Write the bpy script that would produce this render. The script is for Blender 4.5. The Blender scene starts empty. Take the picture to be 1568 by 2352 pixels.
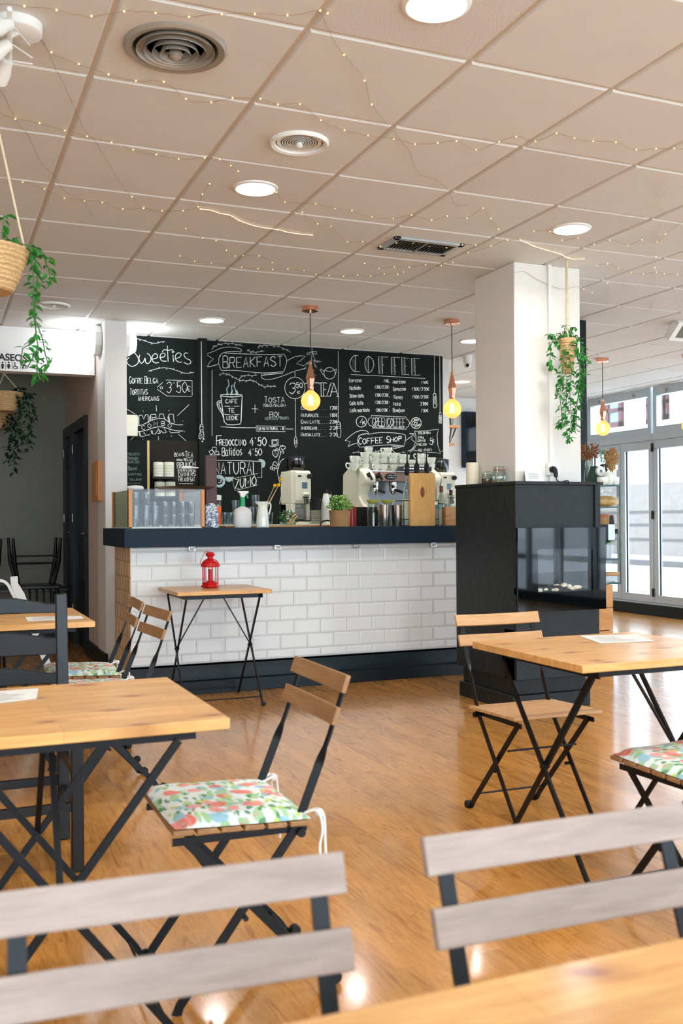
import bpy, math, random
from mathutils import Vector, Matrix
random.seed(7)
PI = math.pi
COL = bpy.context.scene.collection
# ------------------------------------------------------------------ camera
F = 2259.077; YAW = .396215282; PIT = .00861860172; ROL = -.00620063878
CZ = 1.16; ZC = CZ + 1.5958; GX = 1.13138655; GY = 3.5547906
def _basis():
    cy, sy = math.cos(YAW), math.sin(YAW)
    f = Vector((sy, cy, 0)); r = Vector((cy, -sy, 0)); u = Vector((0, 0, 1))
    cp, sp = math.cos(PIT), math.sin(PIT)
    f2 = cp*f + sp*u; u2 = cp*u - sp*f
    cr, sr = math.cos(ROL), math.sin(ROL)
    return cr*r + sr*u2, cr*u2 - sr*r, f2
CR, CU, CF = _basis()
CAM = Vector((0, 0, CZ))
def P(x, y, X=None, Y=None, Z=None):
    """where a sight line of the survey photograph meets a known wall, floor or shelf plane"""
    v = CF + (x-784)/F*CR - (y-1176)/F*CU
    if X is not None: t = X/v.x
    elif Y is not None: t = Y/v.y
    else: t = (Z-CZ)/v.z
    return CAM + t*v
# ------------------------------------------------------------------ mesh builder
class MB:
    def __init__(s): s.v = []; s.f = []; s.m = []; s.mi = 0
    def add(s, vs, fs):
        n = len(s.v); s.v += [tuple(a) for a in vs]
        for f in fs: s.f.append([i+n for i in f]); s.m.append(s.mi)
        return s
    def hexa(s, c):
        return s.add(c, [(0,3,2,1),(4,5,6,7),(0,1,5,4),(1,2,6,5),(2,3,7,6),(3,0,4,7)])
    def box(s, x0, x1, y0, y1, z0, z1):
        return s.hexa([(x0,y0,z0),(x1,y0,z0),(x1,y1,z0),(x0,y1,z0),(x0,y0,z1),(x1,y0,z1),(x1,y1,z1),(x0,y1,z1)])
    def obox(s, c, size, rot=None):
        c = Vector(c); R = rot or Matrix.Identity(3)
        x, y, z = [a/2 for a in size]
        return s.hexa([c + R @ Vector(p) for p in [(-x,-y,-z),(x,-y,-z),(x,y,-z),(-x,y,-z),(-x,-y,z),(x,-y,z),(x,y,z),(-x,y,z)]])
    def loft(s, pts, wds, w, t):
        """flat bar through pts; wds width directions; w, t numbers or lists"""
        pts = [Vector(p) for p in pts]; rings = []
        for i, p in enumerate(pts):
            a = pts[max(0, i-1)]; b = pts[min(len(pts)-1, i+1)]; d = (b-a).normalized()
            wd = Vector(wds[i] if isinstance(wds, list) else wds); wd = (wd - wd.dot(d)*d).normalized()
            n = d.cross(wd)
            ww = (w[i] if isinstance(w, list) else w)/2; tt = (t[i] if isinstance(t, list) else t)/2
            rings.append([p+wd*ww+n*tt, p-wd*ww+n*tt, p-wd*ww-n*tt, p+wd*ww-n*tt])
        vs = [q for r in rings for q in r]; fs = []
        for i in range(len(pts)-1):
            for k in range(4): fs.append((4*i+k, 4*i+(k+1)%4, 4*i+4+(k+1)%4, 4*i+4+k))
        fs += [(3,2,1,0), tuple(4*(len(pts)-1)+k for k in range(4))]
        return s.add(vs, fs)
    def bar(s, p, q, w, t=None, wd=(1,0,0)):
        return s.loft([p, q], wd, w, t or w)
    def tube(s, pts, r, n=8, closed=False, cap=True):
        pts = [Vector(p) for p in pts]; N = len(pts); vs = []; fs = []
        up = Vector((0,0,1)); prev = None
        for i, p in enumerate(pts):
            a = pts[(i-1) % N] if (closed or i > 0) else p
            b = pts[(i+1) % N] if (closed or i < N-1) else p
            d = (b-a)
            d = d.normalized() if d.length > 1e-9 else Vector((0,0,1))
            if prev is None:
                ref = up if abs(d.dot(up)) < .9 else Vector((1,0,0))
                u = d.cross(ref).normalized()
            else:
                u = prev - prev.dot(d)*d
                u = u.normalized() if u.length > 1e-6 else d.orthogonal().normalized()
            prev = u; w = d.cross(u)
            rr = r[i] if isinstance(r, list) else r
            for k in range(n):
                t = 2*PI*k/n; vs.append(p + rr*(math.cos(t)*u + math.sin(t)*w))
        for i in range(N if closed else N-1):
            j = (i+1) % N
            for k in range(n): fs.append((i*n+k, i*n+(k+1)%n, j*n+(k+1)%n, j*n+k))
        if cap and not closed:
            fs.append(tuple(reversed(range(n)))); fs.append(tuple((N-1)*n+k for k in range(n)))
        return s.add(vs, fs)
    def lathe(s, prof, c=(0,0,0), n=24, mat=None, sx=1, sy=1):
        c = Vector(c); vs = []; fs = []
        for r, z in prof:
            for k in range(n):
                t = 2*PI*k/n; p = Vector((r*math.cos(t)*sx, r*math.sin(t)*sy, z))
                if mat: p = mat @ p
                vs.append(c+p)
        for i in range(len(prof)-1):
            for k in range(n): fs.append((i*n+k, i*n+(k+1)%n, (i+1)*n+(k+1)%n, (i+1)*n+k))
        if prof[0][0] > 1e-6: fs.append(tuple(reversed(range(n))))
        if prof[-1][0] > 1e-6: fs.append(tuple((len(prof)-1)*n+k for k in range(n)))
        return s.add(vs, fs)
    def ball(s, c, r, n=12, m=8, sx=1, sy=1, sz=1):
        return s.lathe([(max(r*math.sin(PI*i/m), 0), -r*sz*math.cos(PI*i/m)) for i in range(m+1)], c, n, None, sx, sy)
    def prism(s, pts, a, b, ax='y'):
        """polygon pts extruded from a to b: ax y -> pts (x,z); x -> (y,z); z -> (x,y)"""
        def m(p, h): return {'y': (p[0],h,p[1]), 'x': (h,p[0],p[1]), 'z': (p[0],p[1],h)}[ax]
        n = len(pts); vs = [m(p,a) for p in pts] + [m(p,b) for p in pts]
        fs = [tuple(reversed(range(n))), tuple(range(n, 2*n))] + [(i,(i+1)%n,n+(i+1)%n,n+i) for i in range(n)]
        return s.add(vs, fs)
    def leaf(s, c, d, up, L, W):
        c = Vector(c); d = Vector(d).normalized(); sd = d.cross(Vector(up))
        sd = sd.normalized() if sd.length > 1e-5 else d.orthogonal().normalized(); n = sd.cross(d)
        return s.add([c, c+d*L*.3+sd*W*.45+n*W*.12, c+d*L*.3-sd*W*.45+n*W*.12, c+d*L*.65+sd*W*.36+n*W*.1, c+d*L*.65-sd*W*.36+n*W*.1, c+d*L-n*W*.15, c+d*L*.3, c+d*L*.65],
                     [(0,6,1),(0,2,6),(6,7,3,1),(2,4,7,6),(7,5,3),(4,5,7)])
def tidy(me, smooth=True, ang=.7):
    import bmesh
    b = bmesh.new(); b.from_mesh(me)
    bmesh.ops.recalc_face_normals(b, faces=b.faces[:]); b.to_mesh(me); b.free()
    if smooth:
        me.shade_smooth(); me.set_sharp_from_angle(angle=ang)
def mk(name, mb, mat, parent=None, loc=None, bevel=0, smooth=True, fixn=True):
    me = bpy.data.meshes.new(name)
    me.from_pydata([tuple(v) for v in mb.v], [], mb.f); me.update()
    mats = mat if isinstance(mat, (list, tuple)) else [mat]
    for m in mats: me.materials.append(m)
    if len(mats) > 1:
        for i, p in enumerate(me.polygons): p.material_index = mb.m[i]
    if fixn: tidy(me, smooth)
    o = bpy.data.objects.new(name, me); COL.objects.link(o)
    if parent: o.parent = parent
    if loc: o.location = loc
    if bevel:
        md = o.modifiers.new('bevel', 'BEVEL'); md.width = bevel; md.segments = 2; md.limit_method = 'ANGLE'; md.angle_limit = .6
    return o
def tag(o, label=None, cat=None, group=None, kind=None):
    if label: o['label'] = label
    if cat: o['category'] = cat
    if group: o['group'] = group
    if kind: o['kind'] = kind
    return o
def thing(name, label, cat, loc=(0,0,0), rz=0, group=None):
    o = bpy.data.objects.new(name, None); COL.objects.link(o); o.empty_display_size = .05
    o.location = loc; o.rotation_euler = (0,0,rz)
    return tag(o, label, cat, group)
def solo(name, mb, mat, label, cat, loc=None, group=None, bevel=0, rz=0, smooth=True):
    o = mk(name, mb, mat, None, loc, bevel, smooth)
    if rz: o.rotation_euler = (0,0,rz)
    return tag(o, label, cat, group)
def struct(name, mb, mat, label=None, bevel=0, smooth=True):
    return tag(mk(name, mb, mat, None, None, bevel, smooth), label, None, None, 'structure')
def kids(o): return [c for c in bpy.data.objects if c.parent == o]
def dup(o, loc=None, rz=None, label=None, group=None, parent=None):
    c = o.copy(); COL.objects.link(c); c.parent = parent
    if loc is not None: c.location = loc
    if rz is not None: c.rotation_euler = (0,0,rz)
    if label: c['label'] = label
    if group: c['group'] = group
    for ch in kids(o): dup(ch, parent=c)
    return c
# ------------------------------------------------------------------ materials
def lin(c):
    return tuple(((v/255)/12.92 if v/255 <= .04045 else (((v/255)+.055)/1.055)**2.4) for v in c) + (1,)
class NT:
    def __init__(s, name):
        s.mat = bpy.data.materials.new(name); s.mat.use_nodes = True; s.t = s.mat.node_tree; s.n = s.t.nodes; s.l = s.t.links
        s.b = s.n['Principled BSDF']; s.out = s.n['Material Output']
    def node(s, ty, **kw):
        n = s.n.new(ty)
        for k, v in kw.items():
            if k in n.inputs: n.inputs[k].default_value = v
            else: setattr(n, k, v)
        return n
    def link(s, a, b): s.l.new(a, b)
    def coord(s, scale=(1,1,1), rot=(0,0,0), kind='Object'):
        tc = s.n.new('ShaderNodeTexCoord'); mp = s.n.new('ShaderNodeMapping')
        mp.inputs['Scale'].default_value = scale; mp.inputs['Rotation'].default_value = rot
        s.link(tc.outputs[kind], mp.inputs['Vector']); return mp.outputs['Vector']
    def noise(s, vec, scale, detail=4, rough=.55, dist=0):
        n = s.node('ShaderNodeTexNoise'); n.inputs['Scale'].default_value = scale; n.inputs['Detail'].default_value = detail
        n.inputs['Roughness'].default_value = rough; n.inputs['Distortion'].default_value = dist
        s.link(vec, n.inputs['Vector']); return n.outputs['Fac']
    def ramp(s, fac, stops):
        r = s.n.new('ShaderNodeValToRGB'); e = r.color_ramp.elements
        while len(e) < len(stops): e.new(.5)
        for i, (p, c) in enumerate(stops): e[i].position = p; e[i].color = c
        s.link(fac, r.inputs['Fac']); return r.outputs['Color']
    def mix(s, fac, a, b, mode='MIX'):
        m = s.n.new('ShaderNodeMix'); m.data_type = 'RGBA'; m.blend_type = mode
        for v, i in ((fac, 0), (a, 6), (b, 7)):
            if hasattr(v, 'links') or hasattr(v, 'is_output'): s.link(v, m.inputs[i])
            else: m.inputs[i].default_value = v
        return m.outputs[2]
    def bump(s, h, strength=.2, dist=.01):
        b = s.n.new('ShaderNodeBump'); b.inputs['Strength'].default_value = strength; b.inputs['Distance'].default_value = dist
        s.link(h, b.inputs['Height']); s.link(b.outputs['Normal'], s.b.inputs['Normal'])
def mat(name, c, rough=.5, metal=0, spec=.5, var=0, vs=8, bump=0, bs=60, coat=0, emit=None, es=0, alpha=1, trans=0, ior=1.45):
    t = NT(name); b = t.b
    col = lin(c)
    b.inputs['Base Color'].default_value = col; b.inputs['Roughness'].default_value = rough
    b.inputs['Metallic'].default_value = metal; b.inputs['Specular IOR Level'].default_value = spec
    b.inputs['Coat Weight'].default_value = coat; b.inputs['Coat Roughness'].default_value = .1
    b.inputs['IOR'].default_value = ior
    if trans: b.inputs['Transmission Weight'].default_value = trans
    if var or bump: v = t.coord()
    if var:
        n = t.noise(v, vs, 5)
        t.link(t.ramp(n, [(.3, tuple(max(0, a*(1-var)) for a in col[:3])+(1,)), (.7, tuple(min(1, a*(1+var)) for a in col[:3])+(1,))]), b.inputs['Base Color'])
    if bump: t.bump(t.noise(v, bs, 3), bump, .004)
    if emit: b.inputs['Emission Color'].default_value = lin(emit); b.inputs['Emission Strength'].default_value = es
    return t.mat
def glass(name, tint=(255,255,255), rough=0, amt=.0, mul=.45):
    """clear thin pane: mostly see-through with a fresnel reflection"""
    t = NT(name); tr = t.node('ShaderNodeBsdfTransparent'); tr.inputs['Color'].default_value = lin(tint)
    gl = t.node('ShaderNodeBsdfGlossy'); gl.inputs['Roughness'].default_value = rough; gl.inputs['Color'].default_value = (1,1,1,1)
    lw = t.node('ShaderNodeLayerWeight'); lw.inputs['Blend'].default_value = .3
    mm = t.node('ShaderNodeMath', operation='MULTIPLY_ADD'); mm.inputs[1].default_value = mul; mm.inputs[2].default_value = amt
    t.link(lw.outputs['Fresnel'], mm.inputs[0])
    mx = t.node('ShaderNodeMixShader'); t.link(mm.outputs[0], mx.inputs[0]); t.link(tr.outputs[0], mx.inputs[1]); t.link(gl.outputs[0], mx.inputs[2])
    t.link(mx.outputs[0], t.out.inputs['Surface']); return t.mat
def wood(name, light, dark, axis='x', scale=1, rough=.4, knots=False, planks=0, coat=0, knotc=None, ks=None, krot=(0,0,0)):
    t = NT(name); s = {'x': (1,9,9), 'y': (9,1,9), 'z': (9,9,1)}[axis]
    v = t.coord(tuple(a*scale for a in s))
    n = t.noise(v, 2.2, 6, .6, .6); n2 = t.noise(v, 9, 4, .6)
    c = t.ramp(n, [(.25, lin(dark)), (.5, lin([(a+b)/2 for a, b in zip(light, dark)])), (.72, lin(light))])
    c = t.mix(.25, c, t.ramp(n2, [(.35, lin(dark)), (.65, lin(light))]))
    if planks:
        # glued staves running across, each a little lighter or darker
        tc = t.node('ShaderNodeTexCoord'); br = t.node('ShaderNodeTexBrick')
        br.offset = .37; mp = t.node('ShaderNodeMapping')
        if axis == 'y': mp.inputs['Rotation'].default_value = (0,0,PI/2)
        t.link(tc.outputs['Object'], mp.inputs['Vector']); t.link(mp.outputs['Vector'], br.inputs['Vector'])
        br.inputs['Color1'].default_value = (.86,.84,.8,1); br.inputs['Color2'].default_value = (1.08,1.06,1.04,1)
        br.inputs['Mortar'].default_value = (.8,.72,.64,1); br.inputs['Scale'].default_value = 1
        br.inputs['Mortar Size'].default_value = .0012; br.inputs['Brick Width'].default_value = .45; br.inputs['Row Height'].default_value = planks
        c = t.mix(.85, c, br.outputs['Color'], 'MULTIPLY')
    if knots:
        vv = t.coord(ks or ((3.2,8,0) if axis == 'x' else (8,3.2,0)), krot)
        nk = t.node('ShaderNodeTexNoise'); nk.inputs['Scale'].default_value = 1.5; t.link(vv, nk.inputs['Vector'])
        vm = t.node('ShaderNodeVectorMath', operation='MULTIPLY_ADD'); vm.inputs[1].default_value = (.35,.35,.35); t.link(nk.outputs['Color'], vm.inputs[0]); t.link(vv, vm.inputs[2])
        vo = t.node('ShaderNodeTexVoronoi'); vo.voronoi_dimensions = '2D'; vo.inputs['Scale'].default_value = 1.0; t.link(vm.outputs[0], vo.inputs['Vector'])
        k = t.ramp(vo.outputs['Distance'], [(.04, (.85,.85,.85,1)), (.09, (.35,.35,.35,1)), (.2, (0,0,0,1))])
        c = t.mix(k, c, lin(knotc or [a*.55 for a in dark]))
    t.link(c, t.b.inputs['Base Color']); t.b.inputs['Roughness'].default_value = rough
    t.b.inputs['Coat Weight'].default_value = coat; t.b.inputs['Coat Roughness'].default_value = .15
    t.bump(n2, .08, .002); return t.mat
M = {}
M['wall'] = mat('white_wall_paint', (232,230,226), .75, var=.03, vs=3, bump=.15, bs=90)
M['wall_rough'] = mat('white_textured_plaster', (232,229,221), .8, var=.03, vs=3, bump=.5, bs=70)
M['warm_lit'] = mat('warm_lit_hall_wall', (222,200,184), .8, var=.03, bump=.2)  # rosy tone is the warm light of the hall, put into the colour
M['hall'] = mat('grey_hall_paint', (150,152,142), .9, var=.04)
M['board'] = mat('black_chalk_paint', (25,31,29), .85, var=.14, vs=2.5, bump=.1, bs=40, spec=.2)
M['board2'] = mat('brown_chalk_panel', (42,39,35), .8, spec=.2)
M['chalk'] = mat('white_chalk', (232,236,232), .9, spec=.1)
M['chalkdim'] = mat('faint_chalk', (120,135,132), .9, spec=.1)
M['chalkblue'] = mat('pale_blue_chalk', (165,190,192), .9, spec=.1)
M['tile'] = mat('ceiling_tile', (218,217,211), .85, var=.02, vs=5, bump=.12, bs=180)
M['tile2'] = mat('speckled_ceiling_tile', (216,212,206), .9, var=.09, vs=170, bump=.7, bs=190)
M['grid'] = mat('ceiling_grid', (210,202,190), .6)
M['metro'] = mat('white_glazed_tile', (226,228,226), .18, var=.03, vs=1.5, spec=.5)
M['metrob'] = mat('hall_lit_glazed_tile', (222,186,148), .22, var=.1, vs=4, spec=.5)  # glow of the red-lit hall coloured into the end tiles
M['grout'] = mat('grout', (206,206,204), .9)
M['groutb'] = mat('hall_lit_grout', (206,182,150), .9)  # same hall glow tinted into the grout
M['navy'] = mat('dark_blue_black_laminate', (10,34,50), .5, var=.05, spec=.25)
M['plinth'] = mat('dark_painted_wood', (9,22,28), .42, var=.06, spec=.3)
M['black'] = mat('black_lacquer', (7,9,11), .36, spec=.5)
M['steel_black'] = mat('black_powder_coated_steel', (9,14,19), .42, spec=.35)
M['slate'] = mat('black_slate_panel', (20,26,27), .5, var=.35, vs=14, bump=.8, bs=26, spec=.4)
M['blackglass'] = mat('black_glass', (4,6,8), .03, spec=.4)
M['white'] = mat('white_plastic', (236,236,230), .35)
M['cream'] = mat('cream_white', (232,230,208), .4)
M['cerm'] = mat('white_porcelain', (236,240,226), .12, coat=.4)
M['chrome'] = mat('polished_steel', (200,200,198), .16, metal=1)
M['steel'] = mat('brushed_steel', (165,165,162), .3, metal=1)
M['alu'] = mat('anodised_aluminium', (184,192,196), .38, metal=.55)
M['copper'] = mat('polished_copper', (240,176,146), .2, metal=1)
M['red'] = mat('red_lacquered_metal', (196,14,22), .28, coat=.3)
M['redp'] = mat('red_plastic', (160,22,30), .3)
M['rubber'] = mat('black_rubber', (16,16,17), .6)
M['candle'] = mat('ivory_wax', (238,230,205), .5)
M['orange'] = mat('orange_plastic', (255,104,10), .4)
M['green'] = mat('green_plastic', (22,160,90), .35)
M['dgreen'] = mat('dark_green_plastic', (16,66,52), .4)
M['yellow'] = mat('yellow_felt', (240,178,26), .9)
M['pyel'] = mat('olive_yellow_lid', (188,184,84), .35)
M['paper'] = mat('printed_paper', (226,226,222), .7, var=.08, vs=30)
M['cotton'] = mat('white_cotton_tie', (240,238,232), .9)
M['leaf'] = mat('green_leaf', (50,132,52), .45, var=.35, vs=30, spec=.4)
M['leafd'] = mat('dark_green_leaf', (26,60,38), .5, var=.3, vs=30)
M['leafl'] = mat('bright_green_leaf', (110,180,60), .5, var=.3, vs=40)
M['blossom'] = mat('cream_blossom', (226,236,170), .6)
M['stem'] = mat('green_stem', (70,110,60), .6)
M['twig'] = mat('straw_stalk', (206,180,130), .7)
M['dry'] = mat('dried_flower', (186,134,78), .9, var=.3, vs=60)
M['rust'] = mat('rust_red_dried_flower', (134,72,50), .9, var=.3, vs=60)
M['rope'] = mat('natural_rope', (222,206,172), .9, bump=.6, bs=120)
M['seaglass'] = mat('green_glass_edge', (30,96,88), .1, trans=.3)
M['pane'] = glass('clear_glass')
M['bottle'] = glass('clear_bottle_glass', (226,236,232), .02, .06, .6)
M['tumbler'] = glass('clear_tumbler_glass', (236,244,246), .03, .03, .4)
M['smoked'] = glass('smoked_green_glass', (205,209,190), .02, .02)
M['frost'] = mat('frosted_plastic', (244,240,236), .35, trans=.2)
M['darkglass'] = glass('grey_hopper_plastic', (120,132,138), .05, .06)
M['pebble'] = mat('cream_pebble', (226,216,190), .5, var=.1)
M['glow'] = mat('led_panel', (255,255,255), .5, emit=(255,247,234), es=14)
M['wlamp'] = mat('lamp_diffuser', (255,255,255), .4, emit=(232,242,255), es=6)
M['filament'] = mat('glowing_filament', (255,220,150), .5, emit=(255,222,150), es=26)
M['bead'] = mat('warm_led_bead', (255,230,160), .5, emit=(255,216,130), es=3)
M['beadw'] = mat('glowing_wire', (255,225,190), .5, emit=(255,214,170), es=1.3)
M['wire'] = mat('copper_string_wire', (168,136,104), .5, metal=.4)
M['wirew'] = mat('white_plastic_coated_wire', (226,206,190), .5)
M['screen'] = mat('blue_grey_display', (96,116,134), .2)
M['milk'] = mat('milk', (238,240,228), .4)
M['brownp'] = mat('mauve_brown_panel', (92,66,66), .6)
M['bronze'] = mat('bronze_tray', (150,118,86), .28, metal=.9)
M['seagreen'] = mat('blue_green_enamel', (120,170,170), .4)
M['amber'] = mat('amber_glass_bulb', (255,180,100), .1)
M['stone'] = mat('granite_wall', (112,106,102), .85, var=.2, vs=7, bump=.2)
M['groove'] = mat('dark_joint', (60,62,64), .9)
M['street'] = mat('pale_paving', (226,228,230), .9, var=.04)
M['facade'] = mat('white_rendered_facade', (246,246,246), .9)
M['wine'] = mat('wine_red_window_frame', (72,18,34), .6)
M['curtain'] = mat('pale_curtain', (120,140,152), .8)
M['labelp'] = mat('cream_paper_label', (226,226,206), .7, var=.05, vs=60)
M['cloth'] = None
M['oak'] = wood('light_pine', (242,194,122), (200,136,66), 'x', 1.2, .4, knots=True, planks=.115, coat=.25, knotc=(140,70,34))
M['oaky'] = wood('light_pine_lengthwise', (240,190,124), (208,140,76), 'y', 1.2, .4, knots=True, planks=.115, coat=.25, knotc=(140,70,34))
M['slat'] = wood('acacia_slat', (176,134,88), (138,96,57), 'x', 2.5, .5)
M['slatg'] = wood('weathered_grey_slat', (184,166,155), (142,125,115), 'x', 1.6, .6, knots=True, knotc=(104,86,80), ks=(5,16,0), krot=(-PI/2,0,0))
M['slatl'] = wood('pale_acacia_slat', (216,170,120), (184,136,88), 'x', 2.5, .5)
M['case'] = wood('orange_pine', (236,164,100), (206,128,70), 'z', 2, .5)
M['boxw'] = wood('crate_pine', (218,166,104), (182,120,66), 'x', 3, .5)
M['plank'] = wood('knotty_pine_plank', (236,190,114), (206,150,76), 'z', 4, .45)
M['crate'] = wood('knotty_crate_wood', (232,178,112), (196,124,64), 'x', 1.5, .5, knots=True, planks=.12, knotc=(120,52,20), ks=(6,9,0), krot=(-PI/2,0,0))
def _weave(name, a, b, sc=140):
    t = NT(name); v = t.coord((1,1,1.0)); w = t.node('ShaderNodeTexWave'); w.bands_direction = 'Z'; w.inputs['Scale'].default_value = sc*.35
    w.inputs['Distortion'].default_value = 3; w.inputs['Detail Scale'].default_value = 4; t.link(v, w.inputs['Vector'])
    n = t.noise(v, sc, 3); c = t.mix(n, lin(b), lin(a)); c = t.mix(t.ramp(w.outputs['Fac'], [(.2, (.4,.4,.4,1)), (.8, (0,0,0,1))]), c, lin([x*.8 for x in b]))
    t.link(c, t.b.inputs['Base Color']); t.b.inputs['Roughness'].default_value = .8; t.bump(w.outputs['Fac'], .6, .006); return t.mat
M['basket'] = _weave('braided_palm_basket', (236,200,146), (196,152,98), 60)
M['wicker'] = _weave('fine_wicker', (224,184,128), (160,116,66), 180)
def _floral():
    t = NT('floral_cotton'); base = lin((226,236,232)); c = base
    for i, (sc, col, th) in enumerate([(16, (150,196,140), .46), (20, (52,130,76), .34), (12, (224,104,90), .30), (17, (140,192,212), .34), (15, (234,150,142), .34), (24, (190,216,90), .26)]):
        v = t.coord((1,1,1)); mp = t.node('ShaderNodeMapping'); mp.inputs['Location'].default_value = (i*3.7, i*1.9, i*.7)
        if i < 2: mp.inputs['Scale'].default_value = (1, 2.4, 1); mp.inputs['Rotation'].default_value = (0,0,.7+i*1.3)
        nz = t.node('ShaderNodeTexNoise'); nz.inputs['Scale'].default_value = 14; t.link(v, nz.inputs['Vector'])
        vm = t.node('ShaderNodeVectorMath', operation='MULTIPLY_ADD'); vm.inputs[1].default_value = (.06,.06,.06); t.link(nz.outputs['Color'], vm.inputs[0]); t.link(v, vm.inputs[2])
        t.link(vm.outputs[0], mp.inputs['Vector'])
        vo = t.node('ShaderNodeTexVoronoi'); vo.inputs['Scale'].default_value = sc; t.link(mp.outputs['Vector'], vo.inputs['Vector'])
        k = t.ramp(vo.outputs['Distance'], [(th*.75, (.85,.85,.85,1)), (th*1.05, (0,0,0,1))])
        c = t.mix(k, c, lin(col))
    t.link(c, t.b.inputs['Base Color']); t.b.inputs['Roughness'].default_value = .85; return t.mat
M['floral'] = _floral()
def _toile():
    t = NT('blue_toile_cloth'); v = t.coord(); n = t.noise(v, 26, 6, .7, 2.5)
    t.link(t.ramp(n, [(.42, lin((52,70,92))), (.5, lin((150,164,182))), (.56, lin((236,238,240)))]), t.b.inputs['Base Color']); t.b.inputs['Roughness'].default_value = .7; return t.mat
M['toile'] = _toile()
def _floor():
    t = NT('oak_strip_laminate'); tc = t.node('ShaderNodeTexCoord'); mp = t.node('ShaderNodeMapping'); mp.inputs['Rotation'].default_value = (0,0,PI/2)
    t.link(tc.outputs['Object'], mp.inputs['Vector'])
    br = t.node('ShaderNodeTexBrick'); br.offset = .42; br.offset_frequency = 2; t.link(mp.outputs['Vector'], br.inputs['Vector'])
    for k, v in (('Scale',1), ('Mortar Size',.0008), ('Brick Width',.52), ('Row Height',.068), ('Bias',0)): br.inputs[k].default_value = v
    br.inputs['Color1'].default_value = (0,0,0,1); br.inputs['Color2'].default_value = (1,1,1,1); br.inputs['Mortar'].default_value = (.2,.2,.2,1)
    v = t.coord((11,1.3,1)); off = t.node('ShaderNodeVectorMath', operation='MULTIPLY_ADD'); off.inputs[1].default_value = (31,17,5)
    t.link(br.outputs['Color'], off.inputs[0]); t.link(v, off.inputs[2])
    n = t.noise(off.outputs[0], 1.1, 6, .66, 2.6); n2 = t.noise(off.outputs[0], 9, 3)
    c = t.ramp(n, [(.28, lin((146,88,34))), (.42, lin((184,124,54))), (.52, lin((206,148,72))), (.60, lin((190,130,58))), (.72, lin((228,172,98)))])
    c = t.mix(.22, c, t.ramp(n2, [(.35, lin((150,86,34))), (.65, lin((220,156,84)))]))
    c = t.mix(.5, c, t.ramp(br.outputs['Color'], [(0, (.74,.72,.70,1)), (1, (1.24,1.2,1.14,1))]), 'MULTIPLY')
    c = t.mix(.0, c, lin((150,96,44)))
    t.link(c, t.b.inputs['Base Color']); t.b.inputs['Roughness'].default_value = .24; t.b.inputs['Specular IOR Level'].default_value = .5; t.b.inputs['Coat Weight'].default_value = .4; t.b.inputs['Coat Roughness'].default_value = .1
    return t.mat
M['floor'] = _floor()
# ================================================================== THE ROOM
YB = 8.40      # chalkboard wall
XW = 8.03      # window wall
YH = 8.35      # header over the hall
XD = 1.28      # door wall
X0, Y0, Y1 = -2.6, -2.6, 11.2
struct('floor', MB().box(X0, XW+.1, Y0, Y1, -.1, 0), M['floor'], 'glossy oak strip floor')
c = MB().box(X0, XW, Y0, Y1, ZC, ZC+.1); c.m = [2]*len(c.m)
speck = set()
lamp_xy = [(1.441,2.663),(1.433,4.463),(3.233,4.455),(2.051,7.526),(3.258,7.538),(4.428,7.581),(5.626,9.854)]
for x, y in lamp_xy[:3]: speck.add((math.floor((x-GX)/.6), math.floor((y-GY)/.6)))
speck |= {(3,0),(-1,3)}
speck = {(a,b) for a,b in speck} | {(math.floor((P(1265,400,Z=ZC).x-GX)/.6), math.floor((P(1265,400,Z=ZC).y-GY)/.6)), (math.floor((P(200,545,Z=ZC).x-GX)/.6), math.floor((P(200,545,Z=ZC).y-GY)/.6))}
speck -= {(3,0),(-1,3)}
for i in range(-7, 13):
    for j in range(-11, 14):
        xa, xb = max(GX+.6*i, X0), min(GX+.6*i+.6, XW); ya, yb = max(GY+.6*j, Y0), min(GY+.6*j+.6, Y1)
        if xb-xa < .05 or yb-ya < .05: continue
        c.mi = 1 if (i, j) in speck else 0
        g, e, h = .009, .006, .009
        z0, z1 = ZC, ZC-h
        a = [(xa+g,ya+g,z0),(xb-g,ya+g,z0),(xb-g,yb-g,z0),(xa+g,yb-g,z0)]
        b = [(xa+g+e,ya+g+e,z1),(xb-g-e,ya+g+e,z1),(xb-g-e,yb-g-e,z1),(xa+g+e,yb-g-e,z1)]
        c.add(a+b, [(4,5,6,7)] + [(k,(k+1)%4,4+(k+1)%4,4+k) for k in range(4)])
struct('ceiling', c, [M['tile'], M['tile2'], M['grid']], 'suspended ceiling of square tiles', smooth=False)
# --- chalkboard wall with a pilaster
w = struct('wall_back', MB().box(1.44, 4.585, YB, YB+.15, 0, ZC), M['board'], 'black chalkboard wall behind the bar', smooth=False)
xa, xb = P(457,900,Y=YB-.09).x, P(476,900,Y=YB-.09).x
struct('trim_1', MB().box(xa, xb, YB-.09, YB, 0, ZC-.009), M['board'], 'black pilaster on the chalkboard wall')
xa, xb = P(341,1080,Y=YB-.02).x, P(455,1080,Y=YB-.02).x
struct('trim_2', MB().box(xa, xb, YB-.02, YB, P(400,1140,Y=YB).z, P(400,1012,Y=YB).z), M['board2'], 'dark brown panel low on the chalkboard wall')
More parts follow.
